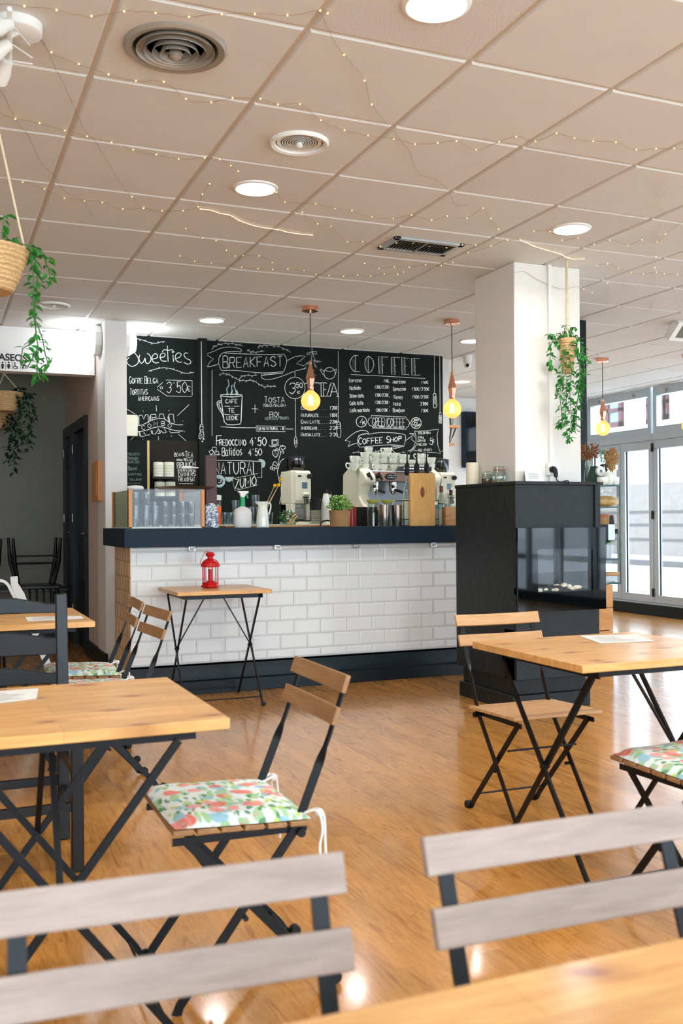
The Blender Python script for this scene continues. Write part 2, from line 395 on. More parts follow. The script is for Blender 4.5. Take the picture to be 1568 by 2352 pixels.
# --- right back wall, hall
struct('wall_far', MB().box(4.585, XW, Y1, Y1+.15, 0, ZC), M['wall'], 'white far wall')
struct('wall_side', MB().box(4.585, 4.735, YB+.15, Y1, 0, ZC), M['wall'])
struct('wall_pier', MB().box(XD-.01, 1.44, 7.83, 8.2, 0, ZC-.009), M['wall'], 'white pier beside the chalkboard wall')
dz = 2.10
ws = MB()
ws.box(XD, 1.44, 8.2, 8.80, 0, ZC).box(XD, 1.44, 8.80, 10.33, dz, ZC)
struct('wall_hall', ws, M['warm_lit'], 'wall with dark doors, warm light tinted into its colour')
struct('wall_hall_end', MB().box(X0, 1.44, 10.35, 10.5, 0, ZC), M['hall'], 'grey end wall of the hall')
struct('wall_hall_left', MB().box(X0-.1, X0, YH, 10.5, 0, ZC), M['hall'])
zh = P(100,856,Y=YH).z
struct('trim_3', MB().box(X0, XD-.01, YH, YH+.14, zh, ZC-.009), M['wall'], 'white beam over the hall with the toilet sign')
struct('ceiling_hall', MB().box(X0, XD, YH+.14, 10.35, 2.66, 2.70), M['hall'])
struct('baseboard_hall', MB().box(XD-.025, XD, 7.8, 8.80, 0, .13), M['plinth'], 'dark skirting')
# doors in the hall
def hall_door(n, ya, yb):
    f = MB(); f.box(XD-.03, 1.40, ya, ya+.09, 0, dz-.001).box(XD-.03, 1.40, yb-.09, yb, 0, dz-.001).box(XD-.03, 1.40, ya+.09, yb-.09, dz-.1, dz-.001)
    d = struct('door_%d' % n, f, M['black'], 'dark wooden door frame')
    l = MB(); l.box(XD+.02, XD+.06, ya+.09, yb-.09, 0, dz-.1)
    for za, zb in ((.15,.75),(.95,1.9)):
        l.box(XD+.005, XD+.02, ya+.2, yb-.2, za, zb)
    mk('door_leaf', l, M['plinth'], d, bevel=.004)
    h = MB().lathe([(.022,0),(.022,.006),(.01,.008),(.01,.04)], (XD+.02, ya+.16, 1.06), 12, Matrix.Rotation(-PI/2,3,'Y'))
    h.tube([(XD-.02,ya+.16,1.06),(XD-.02,ya+.27,1.06)], .008)
    h.box(XD+.012, XD+.02, ya+.13, ya+.19, .96, 1.12)
    mk('door_handle', h, M['chrome'], d, bevel=0)['label'] = 'bright metal handle'
    hh = MB()
    for z in (.35,1.2,1.85): hh.tube([(XD-.03,yb-.1,z-.04),(XD-.03,yb-.1,z+.04)], .008)
    mk('hinge', hh, M['chrome'], d)
hall_door(1, 8.80, 9.68); hall_door(2, 9.70, 10.33)
# toilet sign
def text_mesh(name, body, m, parent, loc, size, rot=(PI/2,0,0), sx=1, bold=0, align='LEFT', ext=.001):
    cu = bpy.data.curves.new(name, 'FONT'); cu.body = body; cu.size = size; cu.offset = bold; cu.align_x = align; cu.extrude = ext
    o = bpy.data.objects.new(name, cu); COL.objects.link(o)
    me = bpy.data.meshes.new_from_object(o.evaluated_get(bpy.context.evaluated_depsgraph_get()))
    bpy.data.objects.remove(o); n = bpy.data.objects.new(name, me); COL.objects.link(n)
    me.materials.clear(); me.materials.append(m); n.parent = parent; n.location = loc; n.rotation_euler = rot; n.scale = (sx,1,1); return n
a = P(-5,826,Y=YH); b = P(68,830,Y=YH)
sg = thing('toilet_sign', 'black ASEOS toilet sign with four pictograms on the white beam', 'sign', (a.x, YH, zh))
H = .088
def S_(x, y): q = P(x, y, Y=YH); return q.x-a.x, q.z-zh
x_, z_ = S_(-3, 827)
text_mesh('lettering', 'ASEOS', M['black'], sg, (x_, -.003, z_), .078, bold=.0016, sx=(b.x-a.x)/.255)
def bx2(mb, x0, y0, x1, y1):
    p, q = S_(x0, y0), S_(x1, y1); mb.box(p[0], q[0], -.003, -.0005, q[1], p[1])
def disc2(mb, x, y, r):
    p = S_(x, y); mb.prism([(p[0]+r*math.cos(t*PI/6), p[1]+r*math.sin(t*PI/6)) for t in range(12)], -.003, -.0005)
def poly2(mb, pts): mb.prism([S_(*p) for p in pts], -.003, -.0005)
for cx, kind in ((6,'m'),(20,'f'),(37,'w'),(56,'c')):
    q = MB()
    if kind in 'mf':
        disc2(q, cx, 832.5, .007); poly2(q, [(cx-3,836),(cx+3,836),(cx+3,838),(cx+2,846),(cx-2,846),(cx-3,838)] if kind == 'm' else [(cx-2.5,836),(cx+2.5,836),(cx+4,843),(cx+1.5,843),(cx+1.5,846),(cx-1.5,846),(cx-1.5,843),(cx-4,843)])
        bx2(q, cx-1.8, 843, cx-.3, 847); bx2(q, cx+.3, 843, cx+1.8, 847)
    elif kind == 'w':
        disc2(q, cx-3, 834, .006); poly2(q, [(cx-4,836.5),(cx-2,836.5),(cx-1,841),(cx+2,841),(cx+5,846),(cx+3.6,847),(cx+1,843),(cx-3,843)])
        ring = [S_(cx-2,843)]; ct = S_(cx-1.5, 843)
        q.tube([(ct[0]+.015*math.cos(t*PI/9), -.002, ct[1]+.015*math.sin(t*PI/9)) for t in range(8,19)], .0022, 4)
    else:
        disc2(q, cx+1, 834, .006); poly2(q, [(cx-4,838),(cx-1,836),(cx+3,838),(cx+6,842),(cx+5,843),(cx+1,840),(cx-1,840),(cx-2,847),(cx-5,847)])
        bx2(q, cx, 845, cx+7, 846.5); disc2(q, cx+3, 843, .004)
    mk('pictogram', q, M['black'], sg, smooth=False)
for cx in (13, 28, 48):
    q = MB(); bx2(q, cx-.4, 831, cx+.4, 848); mk('divider', q, M['black'], sg)
# --- column
struct('wall_column', MB().box(3.316, 3.803, 5.155, 5.63, 0, ZC-.009), M['wall_rough'], 'square white column', bevel=.006)
q = MB(); xq = P(1260,800,Y=5.155).x; q.box(xq-.012, xq+.012, 5.135, 5.155, 1.395, ZC-.01)
struct('trim_4', q, M['white'], 'white cable duct on the column')
# --- side and rear walls (out of the frame, they shape the light)
struct('wall_left', MB().box(X0-.1, X0, Y0, YH, 0, ZC), M['wall'])
r = MB(); r.box(X0, XW, Y0-.12, Y0, 0, .35).box(X0, XW, Y0-.12, Y0, 2.45, ZC)
for x in (X0, .1, 2.6, 5.1, XW-.3): r.box(x, x+.3, Y0-.12, Y0, .35, 2.45)
struct('wall_front', r, M['wall'])
# --- street front on the right
fr = MB()
zt = ZC-.012; def_y = [10.72, 7.9, 5.1, 2.3, -.5, -2.55]
struct('wall_right', MB().box(XW-.08, XW+.12, Y0, 10.75, 0, .13).box(XW-.05, XW+.12, 10.75, Y1, 0, ZC), [M['plinth']], 'dark plinth below the folding doors')
struct('wall_right_return', MB().box(XW-.052, XW-.05, 10.75, Y1, 0, ZC), M['wall'])
tl = P(1400,1003,X=XW).z; 
def yy(x, y=1200): return P(x, y, X=XW).y
tb = P(1568,984,X=XW).z - .03
# transom lights
n = 0
posts = [(yy(1350), yy(1358)), ]
segs = [(yy(1357), yy(1502)), ]
edges = [10.72, yy(1507)+.03]
while edges[-1] > -2: edges.append(edges[-1]-1.27)
for i in range(len(edges)-1):
    n += 1; A, B = edges[i]-.02, edges[i+1]+.02
    f = MB()
    z0, z1 = tb+.09, zt
    f.box(XW-.03, XW+.05, B, A, z1-.11, z1).box(XW-.03, XW+.05, B, A, z0-.1, z0).box(XW-.03, XW+.05, A-.06, A, z0, z1-.11).box(XW-.03, XW+.05, B, B+.06, z0, z1-.11)
    f.box(XW-.05, XW+.06, B-.02, A+.02, z0-.16, z0-.08)
    w_ = struct('window_%d' % n, f, M['alu'], 'aluminium fanlight above the folding doors', bevel=.003)
    mk('glass_pane', MB().box(XW, XW+.008, B+.06, A-.06, z0, z1-.11), M['pane'], w_)
    k = MB()
    for t in (.2, .75):
        y = A+(B-A)*t; k.box(XW-.05, XW-.03, y-.012, y+.012, z1-.07, z1-.05).box(XW-.05, XW-.035, y-.006, y+.006, z1-.09, z1-.07)
    mk('clip', k, M['steel'], w_)
# folding doors
dl = [yy(1357), yy(1429), yy(1504)]
wdt = dl[1]-dl[2]
while dl[-1] > -2.2: dl.append(dl[-1]-.78)
zb_, zt_ = P(1568,1385,X=XW).z-.03, tb-.075
for i in range(len(dl)-1):
    A, B = dl[i]-.006, dl[i+1]+.006; f = MB(); s_ = .075
    f.box(XW-.025, XW+.035, B, A, zt_-.1, zt_).box(XW-.025, XW+.035, B, A, zb_, zb_+.09).box(XW-.025, XW+.035, A-s_, A, zb_+.09, zt_-.1).box(XW-.025, XW+.035, B, B+s_, zb_+.09, zt_-.1)
    d_ = struct('door_%d' % (i+3), f, M['alu'], 'aluminium framed glass folding door', bevel=.003)
    mk('glass_pane', MB().box(XW, XW+.008, B+s_, A-s_, zb_+.09, zt_-.1), M['pane'], d_)
    g = MB().box(XW-.004, XW+.02, B+s_-.012, B+s_, zb_+.09, zt_-.1).box(XW-.004, XW+.02, A-s_, A-s_+.012, zb_+.09, zt_-.1)
    mk('gasket', g, M['rubber'], d_)
    if i % 2 == 1:
        h = MB()
        for z in (zb_+.12, (zb_+zt_)/2+.08, zt_-.08): h.box(XW-.04, XW-.02, B-.015, B+.015, z-.05, z+.05)
        mk('hinge', h, M['rubber'], d_)
struct('trim_5', MB().box(XW-.06, XW+.06, -2.5, 10.72, .131, zb_-.004), M['alu'], 'aluminium threshold')
struct('trim_6', MB().box(XW-.04, XW+.05, 10.72, 10.75, .13, ZC-.01), M['alu'])
# outside
struct('ground_street', MB().box(XW+.12, 60, -40, 80, -.05, .05), M['street'], 'pale street paving')
xs = 20.
zq = P(1500,1290,X=xs).z
g = MB(); ztop = P(1500,1110,X=xs).z
g.box(xs, xs+.6, -10, 60, .05, ztop)
gm = struct('wall_outside', g, M['stone'], 'low granite wall across the street')
gg = MB()
for y in (1176,1206,1240): z = P(1500,y,X=xs).z; gg.box(xs-.02, xs, -10, 60, z-.04, z+.04)
struct('trim_7', gg, M['groove'], 'dark horizontal joints in the granite wall')
struct('trim_8', MB().box(15.5, 15.9, -20, 60, .05, .17), M['groove'], 'kerb of the far pavement')
struct('wall_house_outside', MB().box(xs+1.2, xs+1.5, -20, 60, 0, 14), M['facade'], 'white house across the street')
def owin(xa, xb, ya, yb):
    Xp = xs+1.2; y0_, y1_ = P(xb,ya,X=Xp).y, P(xa,ya,X=Xp).y; z0_, z1_ = P(xa,yb,X=Xp).z, P(xa,ya,X=Xp).z
    return y0_, y1_, z0_, z1_
for i, (xa, xb, ya, yb, v) in enumerate([(1388,1432,905,985,1426),(1488,1502,890,975,None),(1518,1536,880,965,1530)]):
    y0_, y1_, z0_, z1_ = owin(xa, xb, ya-40, yb)
    f = MB(); Xp = xs+1.2; t_ = .16
    f.box(Xp-.12, Xp, y0_, y1_, z1_-t_, z1_).box(Xp-.12, Xp, y0_, y1_, z0_, z0_+t_).box(Xp-.12, Xp, y0_, y0_+t_, z0_, z1_).box(Xp-.12, Xp, y1_-t_*2, y1_, z0_, z1_)
    f.box(Xp-.12, Xp, y0_, y1_, z0_+.5, z0_+.62)
    w_ = struct('window_%d' % (20+i), f, M['wine'], 'wine red window frame of the house across the street')
    mk('glass_pane', MB().box(Xp-.05, Xp-.03, y0_+t_, y1_-t_*2, z0_+t_, z1_-t_), M['curtain'], w_)
# ================================================================== CHALK WRITING
GL = {  # strokes on a grid 4 wide, 6 high (digits: x y); ~ = smooth curve
'A':'00 26 40;12 32','B':'00 06;~06 36 45 33 03;~03 33 42 40 00','C':'~45 26 04 02 20 41','D':'00 06;~06 26 44 42 20 00','E':'46 06 00 40;03 33',
'F':'46 06 00;03 33','G':'~45 26 04 02 20 41 42;42 22','H':'06 00;46 40;03 43','I':'26 20','J':'~36 31 20 01','K':'06 00;46 03 40','L':'06 00 40',
'M':'00 06 22 46 40','N':'00 06 40 46','O':'~26 04 02 20 42 44 26','P':'00 06;~06 36 45 44 33 03','R':'00 06;~06 36 45 44 33 03;23 40','S':'~45 26 05 04 23 42 41 20 01',
'T':'06 46;26 20','U':'~06 02 20 42 46','V':'06 20 46','W':'06 10 24 30 46','X':'06 40;46 00','Y':'06 23 46;23 20','Z':'06 46 00 40','Q':'~26 04 02 20 42 44 26;22 40',
'0':'~26 04 02 20 42 44 26','1':'25 36 30','2':'~05 26 45 43 00;00 40','3':'~05 26 45 33 23;~23 33 42 20 01','4':'36 02 42;34 30','5':'46 16 13;~13 34 42 30 01','7':'06 46 10','8':'~23 05 26 45 23 01 20 41 23',
'6':'~46 13 02 20 42 33 12','+':'23 21;12 32','/':'46 00','(':'~36 14 12 30','.':'20 21',"'":'26 25','-':'13 33',')':'~16 34 32 10','%':'46 00;05 15;31 41','*':'23 24',
'e':'02 32;~32 24 03 02 01 20 40','a':'~34 14 02 01 10 30;34 30 40','b':'06 00;~03 24 42 20 00','c':'~33 14 02 10 30','d':'36 30;~34 14 02 10 30','f':'~46 26 15 10;03 33','g':'~34 14 02 11 32 34;~34 31 20 00',
'h':'06 00;~02 24 33 30','i':'14 10 20;15 16','j':'24 20 00','k':'06 00;34 02 30','l':'~16 11 20','m':'04 00;~03 13 14 20;~23 34 30 40','n':'04 00;~02 24 33 30','o':'~24 03 01 20 41 43 24','p':'04 00;~04 34 33 12 02','q':'~34 14 02 11 32 34 30',
'r':'04 00;~02 14 34','s':'~34 14 03 22 31 10 00','t':'26 21 30;04 44','u':'~04 01 20 32 34;34 30','v':'04 20 44','w':'04 10 22 30 44','x':'04 30;34 00','y':'04 21;44 10','z':'04 34 00 30',
'€':'~45 26 04 02 20 41;03 33;02 22','Á':'00 26 40;12 32;26 37'}
def smooth_(pts, k=4):
    out = []
    for i in range(len(pts)-1):
        p0, p1, p2, p3 = pts[max(i-1,0)], pts[i], pts[i+1], pts[min(i+2,len(pts)-1)]
        for j in range(k):
            t = j/k
            out.append(tuple(.5*(2*p1[a]+(p2[a]-p0[a])*t+(2*p0[a]-5*p1[a]+4*p2[a]-p3[a])*t*t+(3*p1[a]-p0[a]-3*p2[a]+p3[a])*t**3) for a in (0,1)))
    return out+[pts[-1]]
class Chalk:
    """drawing on the wall: every stroke is a flat ribbon of chalk lying on the wall face"""
    def __init__(s, Y=YB, w=.009): s.mb = MB(); s.Y = Y; s.w = w
    def stroke(s, pts, w=None, smooth=False, closed=False):
        if closed: pts = list(pts)+[pts[0]]
        if smooth: pts = smooth_(list(pts))
        w = (w or s.w)*.265; q = [P(x, y, Y=s.Y) for x, y in pts]; q = [(p.x, p.z) for p in q]
        vs, fs = [], []
        for i in range(len(q)):
            a, b = q[max(i-1,0)], q[min(i+1,len(q)-1)]
            dx, dz = b[0]-a[0], b[1]-a[1]; L = math.hypot(dx, dz) or 1
            k = w*(.85+.3*random.random())
            if i in (0, len(q)-1): k *= .8
            vs += [(q[i][0]-dz/L*k, s.Y-.002, q[i][1]+dx/L*k), (q[i][0]+dz/L*k, s.Y-.002, q[i][1]-dx/L*k)]
        for i in range(len(q)-1): fs.append((2*i, 2*i+1, 2*i+3, 2*i+2))
        s.mb.add(vs, fs)
    def fill(s, pts):
        s.mb.add([P(x, y, Y=s.Y)+Vector((0,-.0015,0)) for x, y in pts], [tuple(range(len(pts)))])
    def circle(s, x, y, r, w=None, ry=None):
        s.stroke([(x+r*math.cos(t*PI/10), y+(ry or r)*math.sin(t*PI/10)) for t in range(20)], w, False, True)
    def text(s, body, x0, y0, x1, y1, h, w=None, caps=1.0, jit=.25):
        """baseline from (x0,y0) to (x1,y1), capital height h; caps<1: small capitals after the first letter of a word"""
        aw = lambda ch: .5 if ch in " .'i-l" else .62 if ch in 'I1tf' else 1.35 if ch in 'MWm' else 1
        n = sum(aw(ch) for ch in body); adv = 1/n; t = 0; first = True
        L = math.hypot(x1-x0, y1-y0)
        for ch in body:
            a = adv*aw(ch)
            if ch == ' ': first = True; t += a; continue
            hh = h if (first or caps >= 1 or ch.islower() or ch.isdigit()) else h*caps
            gw = L*a*.72
            for st in GL.get(ch, '').split(';'):
                if not st: continue
                sm = st[0] == '~'; st = st.lstrip('~'); p = []
                for k in st.split():
                    gx, gy = int(k[0])/4, int(k[1])/6
                    bx, by = x0+(x1-x0)*(t+a*.12), y0+(y1-y0)*(t+a*.12)
                    p.append((bx+gx*gw+random.uniform(-jit,jit), by-gy*hh+random.uniform(-jit,jit)+(y1-y0)/L*gx*gw))
                if ch == '.': p = [p[0], (p[0][0]+.6, p[0][1])]
                s.stroke(p, w, sm and len(p) > 2)
            t += a; first = False
    def done(s, name, m, parent, label):
        o = mk(name, s.mb, m, parent, smooth=False, fixn=False)
        if label: o['label'] = label
        return o
def sprig(c, pts, n, r=2.2, w=.006):
    q = smooth_(pts, 6); c.stroke(q, w)
    for i in range(n):
        x, y = q[int((i+.5)/n*(len(q)-1))]; sgn = 1 if i % 2 else -1
        c.stroke([(x,y),(x-r*.9,y-sgn*r*.9),(x-r*.2,y-sgn*r*1.5),(x+r*.6,y-sgn*r*.7)], w*.8)
WB = w
# ---- Sweeties (offset into photo pixels from the 7.84x close-up)
def Z1(l): return [(280+x/7.84, 760+y/7.84) for x, y in l]
c = Chalk(w=.011)
for l in ([(240,265),(235,225),(190,210),(140,250),(140,310),(230,400),(295,500),(280,590),(180,640),(100,590),(85,530),(128,480)],
          [(320,430),(305,510),(340,580),(385,560),(415,490),(425,560),(460,590),(510,550),(520,480),(480,420),(450,410)],
          [(545,510),(620,490),(640,440),(600,410),(550,450),(540,520),(590,575),(665,572)],
          [(690,480),(760,465),(775,420),(740,400),(700,420),(685,480),(720,540),(800,545)],
          [(815,265),(822,400),(830,555)],[(725,380),(760,340),(830,350),(910,335)],
          [(915,430),(922,500),(930,555)],
          [(970,500),(1040,470),(1065,420),(1020,395),(970,430),(960,500),(1010,560),(1075,560)],
          [(1190,410),(1150,395),(1115,430),(1150,490),(1225,530),(1235,580),(1180,600),(1110,565)]):
    c.stroke(smooth_(Z1(l), 4))
c.circle(280+918/7.84, 760+378/7.84, 2)
sprig(c, Z1([(85,165),(170,145),(270,140),(380,170),(480,205),(600,225),(700,200),(775,185)]), 7, 2, .007)
sprig(c, Z1([(475,725),(600,690),(740,665),(870,680),(1000,720),(1150,765),(1300,745)]), 6, 2, .007)
c.text('GOFRE BELGA', *Z1([(125,948)])[0], *Z1([(655,945)])[0], 16, .008, .75)
c.text('TORTITAS', *Z1([(140,1155)])[0], *Z1([(465,1145)])[0], 15, .008, .8)
c.text('AMERICANAS', *Z1([(285,1258)])[0], *Z1([(670,1258)])[0], 12, .007, .8)
c.stroke(Z1([(790,885),(1262,895),(1262,1165)]), .008); c.stroke(Z1([(1255,1182),(805,1172),(635,1050)]), .008); c.stroke(Z1([(630,1020),(732,928)]), .008)
c.circle(*Z1([(710,1025)])[0], 2.8, .007)
c.text("3'50", *Z1([(795,1118)])[0], *Z1([(1185,1112)])[0], 25, .009); c.text('€', *Z1([(1170,1090)])[0], *Z1([(1245,1090)])[0], 12, .008)
c.done('sweets_menu_lettering', M['chalk'], WB, 'chalk writing Sweeties with waffle and pancake price tag')
c = Chalk(w=.009)
c.stroke(smooth_(Z1([(220,1710),(370,1690),(560,1600),(740,1580),(860,1650),(980,1690),(1100,1692)])), .009)
c.stroke(smooth_(Z1([(230,1815),(400,1800),(580,1740),(720,1730),(860,1770),(990,1800),(1100,1802)])), .009)
for i, (ch, x, y) in enumerate(zip('COMBO', (345,455,565,700,820), (1775,1740,1705,1700,1740))): c.text(ch, *Z1([(x,y)])[0], *Z1([(x+80,y)])[0], 9, .006)
for l in ([(290,1695),(290,1560),(320,1520),(360,1520),(390,1590),(425,1510),(465,1505),(478,1660)],[(495,1630),(500,1540),(525,1505),(605,1500),(615,1560),(545,1565),(540,1620)],
          [(655,1590),(680,1500),(740,1495),(770,1590)],[(850,1640),(825,1560),(850,1500),(925,1500),(940,1665)],
          [(300,1815),(320,1890),(350,1905),(430,1890),(400,1830),(380,1850)],[(440,1880),(500,1870)],[(520,1790),(535,1850),(600,1860),(650,1780)],[(640,1850),(690,1840),(700,1790),(740,1840),(800,1830),(760,1760)],[(850,1800),(880,1835),(1035,1830),(1035,1805)],
          [(612,1340),(625,1450)],[(1205,1330),(995,1530)],[(85,1405),(235,1500)],[(235,1895),(105,2000)],[(655,1900),(658,2010)],[(1015,1860),(1175,2000)],[(375,1440),(390,1450)],[(850,1425),(842,1440)],[(1085,1622),(1100,1622)],[(1115,1808),(1130,1822)],[(885,1885),(890,1905)],[(375,1945),(378,1955)]):
    c.stroke(Z1(l), .009)
c.done('combo_lettering', M['chalk'], WB, 'chalk writing Meal Combo with rays')
c = Chalk(w=.02)
for l in ([(305,1560),(305,1690)],[(515,1530),(515,1620)],[(672,1530),(660,1585)],[(840,1540),(860,1640)],[(315,1825),(335,1895)],[(540,1790),(548,1850)],[(650,1760),(690,1835)]): c.stroke(Z1(l), .02)
c.done('combo_shading', M['chalkblue'], WB, None)
# drawn bulbs on strings
c = Chalk(Y=YB-.09, w=.008)
c.stroke(Z1([(1427,190),(1430,900),(1437,1680)]), .012)
for l in ([(1400,1780),(1405,1700),(1425,1685),(1455,1690),(1462,1780),(1400,1785)],[(1405,1720),(1460,1720)],[(1410,1790),(1405,1840),(1380,1890),(1385,1930),(1410,1950),(1430,1920),(1475,1900),(1470,1850),(1455,1790)],[(1410,1815),(1455,1825)],[(1405,1850),(1440,1870),(1400,1900)]): c.stroke(Z1(l), .008)
c.circle(280+1468/7.84, 760+1948/7.84, 1.6); c.circle(280+1447/7.84, 760+1990/7.84, 1.3)
tw = bpy.data.objects['trim_1']; c.done('drawn_light_bulb', M['chalk'], tw, 'chalk drawn light bulb on a string')
# ---- Breakfast
def Z2(l): return [(460+x/6.03, 770+y/6.03) for x, y in l]
c = Chalk(w=.007)
for l, s_ in (([(160,480),(160,1395)],0),([(75,262),(180,225),(300,175),(430,165),(540,185),(568,210),(545,245)],1),([(75,262),(130,300),(180,330),(130,370),(92,440)],0),([(92,440),(170,425),(250,397)],1),
    ([(270,300),(310,245),(420,228),(545,225)],1),([(330,250),(700,262),(950,268),(1155,262)],1),([(1155,262),(1185,310),(1192,380),(1155,500)],1),([(300,255),(260,300),(255,400),(290,490)],1),([(290,490),(500,490),(800,520),(1000,518),(1155,500)],1),
    ([(1195,355),(1300,300),(1380,285),(1455,290),(1400,340),(1325,395),(1440,425)],0),([(850,530),(850,590),(900,610),(1000,605),(1150,560),(1300,500),(1450,460)],1),([(850,555),(1000,540),(1145,525)],1),
    ([(1308,512),(1310,570)],0),([(1312,885),(1318,1395)],0),([(278,1268),(500,1280),(770,1282)],0),([(1180,1298),(1285,1300)],0),([(772,1255),(1175,1262),(1175,1335),(772,1328),(772,1255)],0),
    ([(755,960),(755,1075)],0),([(710,1018),(803,1022)],0)):
    q = Z2(l); c.stroke(smooth_(q) if s_ else q, .009 if len(l) < 4 else .007)
for i in range(16): c.stroke(Z2([(870+i*18,530-i*1.2),(868+i*18,548-i*1.4)]), .005)
c.circle(460+1308/6.03, 770+730/6.03, 142/6.03, .007, 150/6.03)
c.text('BREAKFAST', *Z2([(300,452)])[0], *Z2([(1150,428)])[0], 27, .011, .86)
sprig(c, Z2([(165,180),(220,140),(330,118),(450,118),(585,150)]), 10, 2.4); sprig(c, Z2([(800,160),(860,145),(960,145),(1090,160),(1250,235)]), 10, 2.4)
sprig(c, Z2([(655,200),(690,225),(760,235),(880,220)]), 6, 2.2); sprig(c, Z2([(265,540),(350,535),(430,565),(530,620),(620,630),(720,625),(800,670),(880,712),(960,705),(1050,715)]), 18, 2.2); sprig(c, Z2([(530,610),(600,560),(700,560),(785,550)]), 6, 2.2)
for l, s_ in (([(278,830),(290,900),(310,1060),(330,1200),(370,1238),(460,1242),(550,1230),(562,1190),(570,1000),(578,835)],0),([(278,830),(320,820),(430,818),(540,822),(578,832)],1),([(280,840),(430,855),(575,840)],1),([(285,905),(245,915),(230,950),(250,1010),(300,1090),(315,1140)],1),([(290,930),(262,935),(255,960),(275,1010),(300,1050)],1)):
    q = Z2(l); c.stroke(smooth_(q) if s_ else q, .012)
c.text('CAFE', *Z2([(345,942)])[0], *Z2([(515,940)])[0], 9, .01); c.text('TE', *Z2([(380,1068)])[0], *Z2([(478,1068)])[0], 9, .01); c.text('LECHE', *Z2([(360,1172)])[0], *Z2([(522,1170)])[0], 8.5, .01)
for y in (984, 1098): c.stroke(Z2([(332,y-2),(410,y+2)]), .009); c.stroke(Z2([(465,y),(540,y-2)]), .009); c.stroke(Z2([(436,y),(444,y)]), .009)
c.text('TOSTA', *Z2([(880,935)])[0], *Z2([(1172,930)])[0], 14, .008, .85); c.text('BOL', *Z2([(950,1130)])[0], *Z2([(1135,1130)])[0], 11, .007)
c.text('(DULCE/SALADA)', *Z2([(862,990)])[0], *Z2([(1190,988)])[0], 6.5, .005)
c.text('ZUMO NATURAL +1€', *Z2([(782,1310)])[0], *Z2([(1165,1312)])[0], 6, .008)
c.text("3", *Z2([(1215,810)])[0], *Z2([(1335,810)])[0], 25, .01); c.text("'50", *Z2([(1290,728)])[0], *Z2([(1420,728)])[0], 12, .009); c.text('€', *Z2([(1335,810)])[0], *Z2([(1385,810)])[0], 6, .006)
for l in ([(1318,1395),(1298,1440),(1300,1500),(1322,1560),(1340,1500),(1338,1440),(1318,1395)],[(1310,1450),(1310,1500),(1328,1500),(1328,1450)]): c.stroke(Z2(l), .007)
c.done('breakfast_lettering', M['chalk'], WB, 'chalk writing Breakfast in a ribbon, with mug and prices')
c = Chalk(w=.012)
for l in ([(380,820),(365,740),(395,690),(380,610)],[(430,820),(440,770),(430,730),(440,690)],[(500,820),(480,740),(465,700),(485,645)]): c.stroke(smooth_(Z2(l)), .014)
for l in ([(350,830),(370,790),(390,830)],[(410,830),(430,760),(450,830)],[(480,830),(505,750),(530,830)]): c.fill(Z2(l))
c.text('(CEREALES/YOGURT)', *Z2([(888,1172)])[0], *Z2([(1230,1165)])[0], 6, .005)
c.done('breakfast_shading', M['chalkblue'], WB, None)
# ---- iced drinks
def Z3(l): return [(470+x/7.466, 990+y/7.466) for x, y in l]
c = Chalk(w=.009)
c.text('F', *Z3([(185,250)])[0], *Z3([(310,250)])[0], 23, .014); c.text('REDOCCINO', *Z3([(245,248)])[0], *Z3([(710,250)])[0], 14, .012)
c.text("4'50", *Z3([(760,252)])[0], *Z3([(1065,250)])[0], 19, .014)
c.text('Batidos', *Z3([(290,425)])[0], *Z3([(655,410)])[0], 18, .011); c.text("4'50", *Z3([(740,430)])[0], *Z3([(985,415)])[0], 16, .011)
for l in ([(70,350),(130,320),(155,370),(100,405),(70,350)],[(125,280),(195,275),(198,340),(130,345),(125,280)],[(165,370),(230,345),(245,390),(180,410),(165,370)],[(80,410),(270,408)],[(1150,150),(1255,140),(1262,245),(1150,250),(1150,150)],[(1165,165),(1235,160),(1240,225),(1165,230),(1165,165)],[(1100,240),(1130,270),(1190,265),(1230,275)]): c.stroke(Z3(l), .01)
c.stroke(Z3([(200,500),(600,508),(975,522),(975,800),(895,798)]), .008)
c.text('NATURAL', *Z3([(150,742)])[0], *Z3([(930,735)])[0], 27, .013)
c.stroke(Z3([(470,820),(850,742),(895,930),(515,1020),(470,820)]), .007); c.text('ZUMO', *Z3([(510,990)])[0], *Z3([(890,925)])[0], 21, .014)
c.stroke(Z3([(340,790),(500,790)]), .007); c.text('3', *Z3([(215,890)])[0], *Z3([(300,890)])[0], 11, .01)
for l, s_ in (([(1280,870),(1260,780),(1245,700),(1260,620),(1270,480),(1300,380),(1280,310),(1300,255),(1340,245)],1),([(1270,600),(1300,520),(1360,470)],1),([(1270,640),(1240,560),(1200,525),(1170,560),(1150,620)],1),([(1290,340),(1240,300),(1200,330)],1),([(1300,370),(1340,340),(1355,370),(1330,390)],1),([(1280,810),(1310,750),(1360,745)],1),([(1305,960),(1310,1100),(1280,1250)],1),
    ([(1160,345),(1165,400),(1215,452),(1255,400),(1255,345),(1210,330),(1160,345)],1),([(1180,320),(1210,350),(1240,320)],0),([(1310,270),(1350,255),(1385,285),(1330,325),(1310,290)],1),([(1170,580),(1230,600),(1235,650),(1190,620)],1)):
    q = Z3(l); c.stroke(smooth_(q) if s_ else q, .009)
for x, y in ((1185,380),(1210,370),(1235,380),(1200,405),(1225,410),(1212,430)): c.stroke(Z3([(x,y),(x+4,y+8)]), .009)
c.circle(470+1140/7.466, 990+635/7.466, 2.8, .009); c.circle(470+1182/7.466, 990+652/7.466, 2.8, .009)
c.done('iced_drinks_lettering', M['chalk'], WB, 'chalk writing Fredoccino, Batidos, Natural Zumo with fruit stalk')
c = Chalk(w=.02)
c.circle(470+245/7.466, 990+860/7.466, 11.5, .045)
c.fill(Z3([(905,500),(940,482),(985,485),(1025,510),(1042,560),(1025,615),(985,635),(975,520)]))
